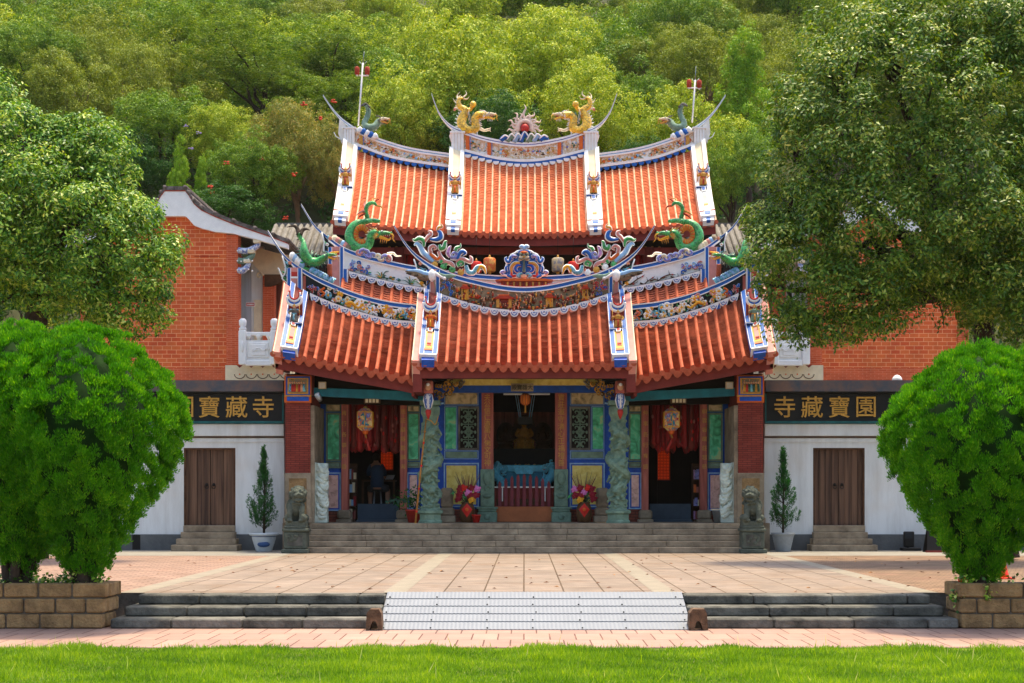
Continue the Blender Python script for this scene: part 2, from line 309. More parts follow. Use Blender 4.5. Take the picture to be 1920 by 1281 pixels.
# painted landscape panels (blotches of paint)
def paint_mat(name, cols, scale=5):
    m, t, b, N, L = nodes_of(name); tc = N('ShaderNodeTexCoord'); nz = N('ShaderNodeTexNoise'); nz.inputs['Scale'].default_value = scale; nz.inputs['Detail'].default_value = 7; nz.inputs['Distortion'].default_value = .8
    L(tc.outputs['Object'], nz.inputs['Vector']); rp = N('ShaderNodeValToRGB'); L(nz.outputs['Fac'], rp.inputs[0]); el = rp.color_ramp.elements
    while len(el) < len(cols): el.new(.5)
    for i, (e, c) in enumerate(zip(el, cols)): e.position = .28 + .44 * i / (len(cols) - 1); e.color = (*hx(c), 1)
    L(rp.outputs[0], b.inputs['Base Color']); b.inputs['Roughness'].default_value = .55; MATS[name] = m
paint_mat('greenpaint', ['246a44', '3aa870', '5ccc98', 'b8c080'], 4); paint_mat('inkpaint', ['6a5a40', 'd0b888', 'e4d0a4'], 5); paint_mat('pinkstone', ['b88a7a', 'e4b4a4', 'f0c8ba'], 9)
paint_mat('goldstone', ['c8a846', 'e0c864', 'ead880'], 6); paint_mat('lanternpaint', ['d8b040', 'ecd890', 'd86a50', '4a90b0', 'f0e4b0'], 7); paint_mat('reliefpaint', ['3a2418', 'b07a30', '4a7a6a', 'c05a3a', 'd8c090'], 16)
paint_mat('porcelain', ['e8e2d8', 'f0ece4', 'c89a60', 'e8dcc8', '90a8b0'], 5); paint_mat('bluewhite', ['e8e8e8', '2a52a8', 'e0e4ea', '2a52a8'], 14)
# ---------- ground ----------
def sheet(name, x0, y0, x1, y1, z, m):
    mb = MB(m); mb.add([(x0, y0, z), (x1, y0, z), (x1, y1, z), (x0, y1, z)], [(0, 1, 2, 3)]); return mb.build(name, kind='structure')
mat('lawnsoil', '5a6a1c', 1, .35, 3, .5, 20)
sheet('lawn_ground', -40, -6, 40, 20.75, -.46, 'lawnsoil')
brick_mat('pathtile', '9a7c6e', 'a88a7a', '5e4034', .36, .95, .011, off=.5, axes='xy', bump=.2, var=.15, stain='a8806a', stain_amt=.5)
sheet('path', -40, 20.75, 40, 24.95, -.45, 'pathtile')
brick_mat('plazatile', '8c7d6e', '998878', '57452f', .63, .42, .014, off=0, axes='xy', bump=.25, var=.2, streak=.45, stain='86684a', stain_amt=.7)
brick_mat('pinkpaver', '927866', 'a08472', '604536', .4, .2, .012, streak=.3, axes='xy', bump=.25, var=.2, stain='94694f', stain_amt=.5)
brick_mat('brownpaver', '80684f', '95795e', '58402f', .26, .13, .014, streak=.4, axes='xy', bump=.3, var=.3, stain='8a6452', stain_amt=.8)
mat('granite', '8c8372', .85, .14, 2.5, .2, 30); mat('greyslab', '8a857a', .85, .16, 1.5, .2, 30)
# the terrace: a solid 0.45 m step above the path, then paving sheets on it
tb = MB('greystone'); tb.box(-40, 24.93, -.6, 40, 62, -.004); tb.build('plaza_ground', kind='structure')
sheet('plaza_paving', -5.95, 24.9, 6.1, 41.6, .0, 'plazatile')
sheet('pavement_of_pink_pavers', -40, 24.9, -6.3, 41.6, .0, 'pinkpaver'); sheet('pavement_of_brown_pavers', 6.45, 24.9, 40, 41.6, .0, 'brownpaver')
for x0, x1 in ((-6.3, -5.95), (6.1, 6.45)): sheet('paving_band', x0, 24.9, x1, 41.6, .002, 'granite')
for x0, x1 in ((-2.2, -1.85), (2.02, 2.38)): sheet('paving_band', x0, 24.9, x1, 41.6, .004, 'granite')
for x0, x1 in ((-40, -6.0), (6.15, 40)): sheet('paving_band', x0, 39.6, x1, 62, .004, 'greyslab')
# ---------- steps in front of the terrace ----------
def steps(x0, x1, label, seed):
    r = random.Random(seed); mb = MB('greystone')
    for k in range(3):
        y0 = 23.62 + .43 * k; z1 = -.30 + .15 * k; x = x0 + (0.1 * k if x0 < -3 else 0)
        xe = x1 - (0.1 * k if x1 > 3 else 0)
        while x < xe - .05:
            w = min(r.uniform(.85, 1.25), xe - x)
            if xe - x - w < .3: w = xe - x
            d = r.uniform(0, .012); mb.bbox(x + .006, y0 + d, -.45 + .15 * k if k else -.45, x + w - .006, y0 + .8 if k < 2 else y0 + .46, z1 - r.uniform(0, .006), .022, 'dkstone' if r.random() < .6 else 'greystone'); x += w
    return mb.build('stone_steps', None, label, 'steps', 'dark stone steps up to the plaza')
steps(-6.12, -2.14, 'three dark grey stone steps between the tan planter with two trunks and the metal ramp', 1)
steps(2.46, 6.42, 'three dark grey stone steps between the metal ramp and the planter near the orange cone', 2)
# ---------- ramp ----------
rt = thing('access_ramp', 'white ribbed metal ramp laid over the middle of the dark steps', 'ramp', (0.15, 23.4, -.45))
def ramp_pt(x, t, h=0): return (x * 1, 23.36 + (24.93 - 23.36) * t, -.445 + .462 * t + h)
mb = MB('metal'); n = 5
for k in range(n):
    t0 = k / n + .012; t1 = (k + 1) / n - .012
    xs = np.linspace(-2.13, 2.45, 150)
    vs = []; fs = []
    for i, x in enumerate(xs):
        h = .006 if i % 2 else .0
        vs += [ramp_pt(x, t0, h), ramp_pt(x, t1, h), ramp_pt(x, t0, h - .03)]
    for i in range(len(xs) - 1): a = 3 * i; fs += [(a, a + 3, a + 4, a + 1), (a + 2, a + 5, a + 3, a)]
    mb.add(vs, fs)
mb.build('ribbed_plate', rt)
mb = MB('darkstrip')
mb.add([ramp_pt(-2.12, 0, -.02), ramp_pt(2.44, 0, -.02), ramp_pt(2.44, 1, -.02), ramp_pt(-2.12, 1, -.02)], [(0, 1, 2, 3)])
mb.add([ramp_pt(-2.12, 0, -.02), ramp_pt(-2.12, 1, -.02), (-2.12, 24.93, -.45)], [(0, 1, 2)]); mb.add([ramp_pt(2.44, 0, -.02), ramp_pt(2.44, 1, -.02), (2.44, 24.93, -.45)], [(0, 2, 1)])
mb.build('grip_strip', rt)
mb = MB('steel')
for k in range(n):
    for x in (-2.05, -1.35, -.55, .15, .85, 1.5, 2.36): mb.ball(ramp_pt(x + random.uniform(-.03, .03), k / n + .035, .008), .014, 'darkstrip', 6, 4)
mb.build('plate_bolts', rt)
def kerb_block(px0, px1, label):
    Y = 23.3; mb = MB('tanblock'); x0, x1 = wx(px0, Y), wx(px1, Y); xm = (x0 + x1) / 2; h = .31; b = .035
    out = [(x0, -.449), (x0 + .01, -.2), (x0 + .04, -.449 + h - .02), (x0 + .06, -.449 + h), (x1 - .05, -.449 + h), (x1 - .02, -.2), (x1, -.449), (xm + .065, -.449), (xm + .04, -.36), (xm + .015, -.315), (xm - .02, -.315), (xm - .045, -.36), (xm - .07, -.449)]
    mat('kerbstone', '54402f', .92, .4, 7, .6, 25, col2='7c6048'); mb.m = 'kerbstone'; mb.prism(out, Y, Y + .3); return mb.build('drain_block', None, label, 'stone block', 'arched stone blocks beside the ramp')
kerb_block(686, 717, 'brown stone block with arched hole, beside the ramp end nearer the two trunk planter')
kerb_block(1292, 1328, 'brown stone block with arched hole, beside the ramp end nearer the orange cone')
# ---------- planters ----------
def planter(x0, x1, inner, label, seed):
    r = random.Random(seed); y0, y1 = 23.6, 24.35
    t = thing('stone_planter', label, 'planter', ((x0 + x1) / 2, y0, -.45), 'tan stone block planters')
    mb = MB('tanblock'); z = -.45
    mb.box(min(x0, x1) + .03, y0 + .035, -.45, max(x0, x1) - .03, y1, .2, 'mortar')
    for k in range(3):
        h = .222; off = (.0, .24, .06)[k]; tap = .045 * k * (1 if inner == x1 else -1)  # courses step in a little
        lo, hi = min(x0, x1), max(x0, x1)
        if inner == hi: hi2 = hi + .03 * k; lo2 = lo
        else: lo2 = lo - .03 * k; hi2 = hi
        x = hi2 if inner == hi else lo2; sgn = -1 if inner == hi else 1; first = True
        while lo2 - .01 <= x <= hi2 + .01:
            w = r.uniform(.44, .54) * (.55 if first and k == 1 else 1) + (off * 0 if not first else 0); first = False
            xa = x; xb = x + sgn * w; xb = max(lo2, min(hi2, xb))
            if abs(xb - xa) < .05: break
            mb.bbox(xa + sgn * .012, y0 - r.uniform(0, .02), z + .008, xb - sgn * .012, y0 + .18, z + h - .008, .02); x = xb
        y = y0 + .19; xi = hi2 if inner == hi else lo2
        while y < y1:
            w = min(r.uniform(.4, .6), y1 - y + .02); mb.bbox(xi - .2, y, z + .008, xi + r.uniform(0, .015), y + w - .02, z + h - .008, .02) if inner == hi else mb.bbox(xi - r.uniform(0, .015), y, z + .008, xi + .2, y + w - .02, z + h - .008, .02); y += w
        z += h + .006
    mb.build('block_wall', t)
    mb = MB('soil'); mb.box(min(x0, x1) + .15, y0 + .15, .1, max(x0, x1) - .15, y1, .195); mb.build('soil_bed', t)
    return t
planter(-14, -6.21, -6.21, 'tan block planter under the two overlapping clipped junipers', 3)
planter(6.45, 14, 6.45, 'tan block planter under the wide juniper with the orange cone behind', 4)
# ---------- temple building blocks ----------
SP = .275
def curve_at(pts, Y, mirror=False, dy=0):
    q = [(wx(a, Y), wz(b + dy, Y)) for a, b in pts]
    if mirror: q += [(-x, z) for x, z in q if x < -1e-3]
    return interp(q)
class Roof:
    def __init__(s, Ze, Zr, Ye, Yr, c=.22): s.Ze, s.Zr, s.Ye, s.Yr, s.c = Ze, Zr, Ye, Yr, c
    def p(s, X, v, h=0):
        ze, zr = s.Ze(X), s.Zr(X); t = v * (1 - s.c) + s.c * v * v; dy = s.Yr - s.Ye; dz = zr - ze
        sl_ = dz * ((1 - s.c) + 2 * s.c * v) / dy; L_ = math.sqrt(1 + sl_ * sl_)
        return Vector((X, s.Ye + dy * v - h * sl_ / L_, ze + dz * t + h / L_))
    def tiles(s, mb, x0, x1, courses=58, v1=1.0, mm=('tilepan', 'tileroll', 'tiledrip'), r=.05):
        n = max(1, round((x1 - x0) / SP)); sp = (x1 - x0) / n; rr = random.Random(int(x0 * 100))
        mp, mr, md = mm
        # pans: overlapping courses with small lips
        for i in range(n):
            a = x0 + i * sp; xs = [a, a + sp * .3, a + sp * .5, a + sp * .7, a + sp]; sg = [.03, .006, 0, .006, .03]; vs = []; fs = []
            for k in range(courses):
                v0 = k / courses * v1; vv = (k + 1.0) / courses * v1; j = rr.uniform(-.003, .004)
                for v, lift in ((v0, .024 + j), (vv, .0)):
                    for x, g in zip(xs, sg): vs.append(s.p(x, v, g + lift))
            m = len(xs)
            for k in range(2 * courses - 1):
                for q in range(m - 1): fs.append((k * m + q, k * m + q + 1, (k + 1) * m + q + 1, (k + 1) * m + q))
            mb.add(vs, fs, mp)
            # drip tile: pointed tongue below the pan mouth
            c = a + sp / 2; e = s.p(c, 0, 0); w = sp * .48; poly = []
            for u in np.linspace(-1, 1, 9): poly.append((c + u * w, e.z + .035 + .02 * u * u))
            for u, d in ((.95, -.02), (.75, -.075), (.5, -.118), (.25, -.142), (0, -.158), (-.25, -.142), (-.5, -.118), (-.75, -.075), (-.95, -.02)): poly.append((c + u * w, e.z + d))
            mb.prism(poly, e.y - .035, e.y + .012, md)
        for i in range(n + 1):
            x = x0 + i * sp; K = 7; vs = []; fs = []; NV = 16
            vv = [-.012] + [k / NV * v1 for k in range(NV + 1)]
            for v in vv:
                jj = rr.uniform(-.0008, .0008)
                for k in range(K): an = math.pi * k / (K - 1); vs.append(s.p(x + r * math.cos(an), v, .03 + (r + jj) * math.sin(an) * 1.15))
            for k in range(len(vv) - 1):
                for q in range(K - 1): fs.append((k * K + q + 1, k * K + q, (k + 1) * K + q, (k + 1) * K + q + 1))
            mb.add(vs, fs, mr, True)
            e = s.p(x, -.012, .06); ang = [2 * math.pi * k / 12 for k in range(12)]     # round end tile
            mb.prism([(x + .076 * math.cos(a_), e.z + .076 * math.sin(a_)) for a_ in ang], e.y - .03, e.y + .02, md)
    def slab(s, mb, x0, x1, v0, v1, h0, h1, m, n=10):
        q = max(1, round((x1 - x0) / .45)); xs = [x0 + (x1 - x0) * i / q for i in range(q + 1)]; vs = []; fs = []; w = q + 1
        for h in (h0, h1):
            for k in range(n + 1):
                for x in xs: vs.append(s.p(x, v0 + (v1 - v0) * k / n, h))
        o = w * (n + 1)
        for k in range(n):
            for i in range(q):
                a = k * w + i; fs += [(a, a + w, a + w + 1, a + 1), (o + a, o + a + 1, o + a + w + 1, o + a + w)]
            a = k * w; b = a + q; fs += [(a, o + a, o + a + w, a + w), (b, b + w, o + b + w, o + b)]
        for i in range(q): a = n * w + i; fs += [(i, i + 1, o + i + 1, o + i), (a, o + a, o + a + 1, a + 1)]
        mb.add(vs, fs, m)
def flower(mb, c, r, pm, cm='yellow', n=7):
    c = Vector(c)
    for k in range(n):
        a = 2 * math.pi * k / n + random.random(); mb.ball(c + Vector((math.cos(a) * r * .62, -.01, math.sin(a) * r * .62)), (r * .42, r * .22, r * .42), pm, 6, 4)
    mb.ball(c + Vector((0, -r * .25, 0)), (r * .36, r * .25, r * .36), cm, 6, 4)
def leaf(mb, c, L_, a, m):
    d = Vector((math.cos(a), 0, math.sin(a))); p = Vector(c); mb.tube([p - d * L_ * .5, p, p + d * L_ * .5], [.004, L_ * .2, .004], 5, m, .5)
def scallops(mb, fn, x0, x1, Y, blue='blue', r=.115, h=.075, y1=.06):
    n = max(1, round((x1 - x0) / SP)); sp = (x1 - x0) / n
    for i in range(n):
        a = x0 + i * sp; c = a + sp / 2; poly = [(a + .0015, fn(a) + h), (a + .0015, fn(a) - .004)]
        for k in range(11): t = math.pi + math.pi * k / 10; poly.append((c + r * math.cos(t), fn(c) + r * math.sin(t) * 1.0))
        poly += [(a + sp - .0015, fn(a + sp) - .004), (a + sp - .0015, fn(a + sp) + h)]
        mb.prism(poly, Y - .02, Y + y1, 'white')
        if blue:
            P = [(c + .075 * math.cos(t), Y - .023, fn(c) + .005 + .075 * math.sin(t)) for t in np.linspace(math.pi * .95, math.pi * 2.05, 9)]; mb.tube(P, .011, 4, blue)
            mb.tube([(c - .035, Y - .023, fn(c) - .01), (c, Y - .023, fn(c) + .012), (c + .035, Y - .023, fn(c) - .01)], .012, 4, blue)
    xs = np.linspace(x0, x1, 30); mb.band([(x, fn(x) + h + .001) for x in xs], [(x, fn(x) + h + .013) for x in xs], Y - .022, Y + y1, 'black' if blue else 'white')
def ridge_cap(mb, fn, x0, x1, Y, th=.34, bh=.15, taper=(0, 0), stripes=('white', 'blue', 'white'), fr=(.2, .8), n=60, red=False):
    xs = np.linspace(x0, x1, n)
    def sc(x):
        s_ = 1.
        if taper[0] and x < x0 + taper[0]: s_ = min(s_, .45 + .55 * (x - x0) / taper[0])
        if taper[1] and x > x1 - taper[1]: s_ = min(s_, .45 + .55 * (x1 - x) / taper[1])
        return s_
    lv = [0, fr[0], fr[1], 1]
    for k in range(3):
        d = .02 if k == 1 else 0
        for i in range(n - 1):
            a, b = xs[i], xs[i + 1]; sa, sb = sc(a), sc(b); ya, yb = Y + (th / 2) * (1 - sa), Y + (th / 2) * (1 - sb)
            q = lambda x, s_, y, l: (x, y, fn(x) - bh * s_ * (1 - l))
            A = [q(a, sa, ya + d, lv[k]), q(b, sb, yb + d, lv[k]), q(b, sb, yb + d, lv[k + 1]), q(a, sa, ya + d, lv[k + 1])]
            B = [(v[0], 2 * (Y + th / 2) - v[1], v[2]) for v in A]
            mb.add(A + B, [(0, 1, 2, 3), (5, 4, 7, 6), (3, 2, 6, 7), (1, 0, 4, 5)] + ([(0, 3, 7, 4)] if i == 0 else []) + ([(1, 5, 6, 2)] if i == n - 2 else []), stripes[k])
    if red:
        mb.band([(x, fn(x) + .002) for x in xs[6:-6]], [(x, fn(x) + .025) for x in xs[6:-6]], Y + .1, Y + th - .1, 'red')
def verge(parent, rf, x, w, sx, bright=False, outer=.2, niche=True, vtop=1.0):
    """painted board running down the slope: blue frame, recessed field, little balcony for a figure"""
    mb = MB('blue', sx); a, b = x - w / 2, x + w / 2
    fr, ed, fld, inn = ('white', 'blue', 'white', 'cream') if bright else ('blue', 'white', 'yellow', 'pink')
    rf.slab(mb, a, b, .05, vtop, -.1, .20, 'maroon' if not bright else 'cream')
    for u0, u1 in ((a, a + w * .2), (b - w * .2, b)): rf.slab(mb, u0 - .01, u1 + .01, .045, vtop, .1, .275, fr)
    for u in (a - .02, a + w * .2 + .01, b - w * .2 - .02, b + .01): rf.slab(mb, u, u + .012, .045, vtop, .266, .284, ed if not bright else 'white')
    rf.slab(mb, a, b, .035, .1, .0, .28, fr); rf.slab(mb, a - .01, b + .01, .02, .036, .0, .29, 'white'); rf.slab(mb, a + .05, b - .05, -.03, .02, -.02, .2, 'deepblue' if not bright else 'white')
    if bright: rf.slab(mb, x - .1, x + .1, .05, .095, .2, .3, 'blue'); rf.slab(mb, x - .07, x + .07, -.035, .018, .1, .215, 'blue'); rf.slab(mb, a - .02, b + .02, .105, .118, .2, .3, 'agedred')
    ia, ib = a + w * .24, b - w * .24
    rf.slab(mb, ia, ib, .1, .14, .15, .30, 'orange' if not bright else 'white')
    rf.slab(mb, ia + .005, ib - .005, .14, .44, .2, .24, 'white'); rf.slab(mb, ia + .015, ib - .015, .145, .435, .2, .255, fld); rf.slab(mb, ia + .05, ib - .05, .2, .4, .2, .268, inn)
    rf.slab(mb, ia + .06, ib - .06, .215, .235, .2, .285, 'brickred' if not bright else 'gold')
    rf.slab(mb, ia + .05, ib - .05, .42, .47, .2, .30, 'white'); rf.slab(mb, ia + .075, ib - .075, .43, .465, .2, .312, 'red' if not bright else 'blue')
    if outer: rf.slab(mb, a - outer, a - .004, -.02, vtop - .04, -.55, .16, 'pink' if not bright else 'white'); rf.slab(mb, a - outer - .012, a - outer + .018, -.02, vtop - .04, -.5, .172, 'cream' if not bright else 'white')
    o = mb.build('verge_board', parent)
    if niche:
        p = rf.p(x, .5, .2); m2 = MB('white', sx); m2.box(a - .01, p.y - .16, p.z - .02, b + .01, p.y + .3, p.z + .012, 'white'); m2.box(a - .015, p.y - .165, p.z - .045, b + .015, p.y + .3, p.z - .021, 'blue'); m2.box(a, p.y - .15, p.z - .065, b, p.y + .3, p.z - .046, 'black')
        m2.box(a + .02, p.y + .2, p.z, b - .02, p.y + .24, p.z + .62, 'maroon' if not bright else 'white')
        q = [(x - w * .42, .62), (x - w * .42, .5), (x - w * .3, .42), (x, .38), (x + w * .3, .42), (x + w * .42, .5), (x + w * .42, .62)]
        for dz, rad, mm in ((0.1, .05, 'white'), (.14, .04, 'blue'), (.21, .035, 'white'), (.26, .03, 'red')):
            m2.tube(smooth_path([(x + (qx - x) * (1 - (dz - .1) * 1.6), p.y + .02 - dz * .05, p.z + zz + dz) for qx, zz in q], 3), rad, 6, mm)
        m2.build('statue_niche', o)
    return rf.p(x, .5, .2)
# ---------- carved figures ----------
def figurine(name, label, cat, p, sx, robe, trim, hgt=.5, group=None, hat='gold'):
    """small standing warrior of painted pottery"""
    x, y, z = p; s_ = hgt / .5; t = thing(name, label, cat, (x * sx, y, z), group); mb = MB(robe, sx)
    P = lambda a, b, c: (x + a * s_, y - .02 + b * s_, z + c * s_)
    for d in (-.045, .045): mb.tube([P(d, -.01, .0), P(d, 0, .09)], [.036 * s_, .034 * s_], 7, 'black'); mb.ball(P(d, -.03, .015), (.035 * s_, .055 * s_, .02 * s_), 'black', 7, 5)
    mb.lathe([(.1 * s_, .05 * s_), (.105 * s_, .1 * s_), (.085 * s_, .2 * s_), (.07 * s_, .25 * s_), (.088 * s_, .32 * s_), (.085 * s_, .36 * s_), (.03 * s_, .395 * s_)], (x, y - .02, z), 10, robe)
    mb.lathe([(.076 * s_, .235 * s_), (.08 * s_, .25 * s_), (.076 * s_, .265 * s_)], (x, y - .02, z), 10, trim)
    mb.tube([P(0, -.1, .06), P(0, -.108, .16), P(0, -.085, .23)], [.03 * s_, .026 * s_, .02 * s_], 6, trim)
    for d in (-1, 1):
        mb.tube(smooth_path([P(.075 * d, 0, .35), P(.135 * d, -.03, .29), P((.11 if d < 0 else .15) * d, -.09, .24 if d < 0 else .31)], 3), [.036 * s_, .034 * s_, .024 * s_], 7, robe)
        mb.ball(P((.105 if d < 0 else .15) * d, -.1, .24 if d < 0 else .32), .022 * s_, 'flesh', 6, 4); mb.ball(P(.085 * d, 0, .355), (.045 * s_, .045 * s_, .03 * s_), trim, 7, 4)
    mb.tube([P(.16, -.1, .12), P(.15, -.1, .5)], .009 * s_, 5, 'gold')
    mb.build('body', t)
    mb = MB('flesh', sx); mb.ball(P(0, -.01, .425), (.036 * s_, .04 * s_, .046 * s_), 'flesh', 9, 7); mb.ball(P(0, -.05, .42), (.008 * s_, .01 * s_, .01 * s_), 'flesh', 5, 4)
    mb.tube([P(0, -.04, .4), P(0, -.05, .36)], [.018 * s_, .004 * s_], 5, 'black')
    mb.lathe([(.045 * s_, .44 * s_), (.047 * s_, .46 * s_), (.034 * s_, .485 * s_), (.012 * s_, .51 * s_), (.004 * s_, .54 * s_)], (x, y - .02, z), 9, hat)
    mb.build('head', t); return t
def dragon_head(mb, p, d, s_, skin, belly, mane):
    """head looking along d (+1/-1 in x before mirroring)"""
    p = Vector(p); V = lambda a, b, c: p + Vector((a * d * s_, b * s_, c * s_))
    mb.ball(V(.05, 0, .05), (.2 * s_, .14 * s_, .15 * s_), skin, 10, 7)
    for b in (-.05, .05):
        mb.tube(smooth_path([V(.1, b, .08), V(.32, b, .1), V(.5, b * .7, .08), V(.6, b * .6, .13)], 4), [.11 * s_, .085 * s_, .06 * s_, .05 * s_], 8, skin)
        mb.tube(smooth_path([V(.05, b, -.06), V(.28, b, -.15), V(.45, b * .7, -.2), V(.54, b * .7, -.1)], 4), [.08 * s_, .06 * s_, .045 * s_, .025 * s_], 8, belly)
    mb.tube([V(.1, 0, -.02), V(.42, 0, -.06)], [.06 * s_, .03 * s_], 6, 'red')
    for b in (-.1, .1):
        mb.ball(V(.16, b, .16), .05 * s_, 'white', 7, 5); mb.ball(V(.19, b * 1.3, .165), .026 * s_, 'black', 6, 4)
        mb.tube(smooth_path([V(0, b, .16), V(-.12, b * 1.4, .26), V(-.3, b * 1.8, .28), V(-.42, b * 2, .36)], 4), [.04 * s_, .03 * s_, .02 * s_, .006 * s_], 6, mane)      # horns
        mb.tube(smooth_path([V(.52, b, .06), V(.66, b * 1.5, .0), V(.62, b * 2, -.16), V(.74, b * 2.2, -.3)], 4), [.02 * s_, .016 * s_, .012 * s_, .005 * s_], 5, belly)  # whiskers
        for k in range(5): a = .35 + k * .42; mb.tube([V(-.02, b, .02), V(-.05 - .2 * math.sin(a), b * 1.8, .12 - .3 * (k / 4))], [.045 * s_, .006 * s_], 5, mane)
    for k in range(4): mb.tube([V(.1 + k * .09, 0, -.16 - k * .01), V(.06 + k * .09, 0, -.36 - .03 * (k % 2))], [.03 * s_, .004 * s_], 5, mane)
    for k in range(4): mb.tube([V(.22 + k * .09, -.05, .02), V(.22 + k * .09, -.05, -.05)], [.014 * s_, .003 * s_], 4, 'white')
def spined(mb, path, rad, skin, spine, belly=None, side=1, step=3, sl_=.5):
    """tapering body with a row of back spines and a row of belly plates"""
    mb.tube(path, rad, 10, skin); rr = lerps(rad, len(path))
    for i in range(1, len(path) - 1, step):
        t = (path[i + 1] - path[i - 1]).normalized(); nn = Vector((-t.z, 0, t.x)) * side
        mb.tube([path[i] + nn * rr[i] * .8, path[i] + nn * rr[i] * (1.2 + sl_) + t * rr[i] * -.3], [rr[i] * .3, .004], 5, spine)
        if belly: mb.ball(path[i] - nn * rr[i] * .55, (rr[i] * .62,) * 3, belly, 7, 5)
def zpts(z, Y, wob=None):
    """traced points (view pixels) at depth Y -> 3-D, with a sideways weave"""
    out = []
    for i, (a, b) in enumerate(z):
        v = W(a, b, Y); v.y += (wob[i] if wob else .12 * math.sin(i * 1.1)); out.append(v)
    return out
def curl(mb, c, r0, a0, turns, m, edge='white', w=.06, d=1, Y=None):
    """flat scroll ornament: spiral that narrows to its centre, white-edged"""
    P = []; R_ = []
    for k in range(22):
        t = k / 21; r = r0 * (1 - .8 * t); a = a0 + d * turns * 2 * math.pi * t; P.append((c[0] + r * math.cos(a), c[1], c[2] + r * math.sin(a))); R_.append(w * (1 - .6 * t))
    mb.tube([(p[0], p[1] + .03, p[2]) for p in P], [r * 1.45 for r in R_], 7, edge, .5); mb.tube(P, R_, 7, m, .9)
SCW = .68
def scroll(mb, pts, w, m, edge='white'):
    P = smooth_path(pts, 5); w = [r * SCW for r in w]; mb.tube([p + Vector((0, .025, 0)) for p in P], [r * 1.5 for r in w], 7, edge, .5); mb.tube(P, list(w), 7, m, .9)
# ---------- front hall ----------
YF = 44.2
hall = thing('painted_temple_hall', 'painted front hall of the temple with three swallowtail roof sections and dragon columns', 'temple', (0, 43, 0))
hall['kind'] = 'thing'
# platform with its steps
pt = thing('temple_platform', 'low stone platform with five worn steps under the front hall', 'platform', (0, 41.5, 0))
mb = MB('stepstone'); rr = random.Random(5)
for k in range(5):
    y0 = 41.5 + .27 * k; x = -5.72 + .02 * k; xe = 5.82 - .02 * k
    while x < xe - .05:
        w = min(rr.uniform(1.3, 2.3), xe - x)
        if xe - x - w < .5: w = xe - x
        mb.bbox(x + .003, y0 + rr.uniform(0, .006), .15 * k - .001, x + w - .003, y0 + .6, .15 * k + .15 - rr.uniform(0, .004), .014); x += w
mb.build('stair_flight', pt)
mb = MB('stepstone'); mb.box(-6.5, 43.0, 0, 6.6, 51, .745); mb.box(-5.7, 42.62, 0, 5.75, 43.0, .744); mb.build('floor_slab', pt)
# roofs -------------------------------------------------------------
ZeS = curve_at([(505, 676), (549, 683), (632, 698), (736, 716), (778, 725)], 42.2); ZbS = curve_at([(560, 534), (579, 547), (612, 562), (656, 578), (727, 597), (782, 602)], YF, False, 6)
ZeC = curve_at([(775, 695), (880, 698), (983, 699)], 41.8, True); ZbC = curve_at([(800, 545), (826, 554), (869, 568), (923, 581), (983, 585)], YF, True, 2)
rS = Roof(lambda X: ZeS(X) + .155, lambda X: ZbS(X) - .13, 42.2, YF + .04)
rC = Roof(lambda X: ZeC(X) + .155, lambda X: ZbC(X) - .13, 41.8, YF + .04)
ZbR = curve_at([(640, 505), (647, 508), (727, 529), (795, 541), (983, 552)], 47, True, 3); ZtR = curve_at([(564, 384), (588, 422), (620, 449), (645, 466), (670, 476), (707, 486), (770, 500), (900, 517), (983, 520)], 47, True, -3)
rR = Roof(lambda X: ZbR(X) - 2.0, lambda X: ZbR(X) - .13, 44.75, 47.04)
mb = MB('tilepan'); rC.tiles(mb, -2.86, 2.86); rC.slab(mb, -2.86, 2.86, .01, 1, -.12, -.03, 'maroon')
cen = mb.build('centre_roof', hall)
mb = MB('maroon'); mb.box(-2.9, 41.9, 4.56, 2.9, 42.0, 4.8); mb.box(-2.92, 41.89, 4.2, -2.68, 43.8, 4.86); mb.box(2.68, 41.89, 4.2, 2.92, 43.8, 4.86); mb.build('eaves_board', cen)
mb = MB('nearblack'); mb.box(-2.7, 42.02, 4.7, 2.7, 45.0, 4.76); mb.build('soffit', cen)
for sx in (1, -1):
    mb = MB('tilepan', sx); rS.tiles(mb, -6.62, -2.82); rS.slab(mb, -6.62, -2.82, .01, 1, -.12, -.03, 'maroon'); sr = mb.build('side_roof', hall)
    mb = MB('maroon', sx); X = np.linspace(-6.58, -2.93, 14); mb.band([(x, ZeS(x) - .19) for x in X], [(x, ZeS(x) + .06) for x in X], 42.3, 42.38); mb.box(-6.58, 42.3, ZeS(-6.58) - .16, -6.5, 44.4, ZeS(-6.58) + .0)
    mb.box(-2.98, 42.28, 4.12, -2.9, 43.6, 4.75); mb.build('eaves_board', sr)
    mb = MB('nearblack', sx); mb.band([(x, ZeS(x) + .03) for x in X], [(x, ZeS(x) + .07) for x in X], 42.4, 45.0); mb.build('soffit', sr)
mb = MB('tilepan')
rR.tiles(mb, -5.3, -1.9, 30); rR.tiles(mb, 1.9, 5.3, 30); rR.slab(mb, -5.3, 5.3, 0, 1, -.2, -.05, 'maroon')
mb.add([(-5.4, 47.3, ZbR(-5.4) + .1), (0, 47.3, ZbR(0) + .1), (5.4, 47.3, ZbR(-5.4) + .1), (5.4, 51, 5.2), (0, 51, 5.0), (-5.4, 51, 5.2)], [(0, 1, 4, 5), (1, 2, 3, 4)], 'tilepan')
mb.build('rear_roof', hall)
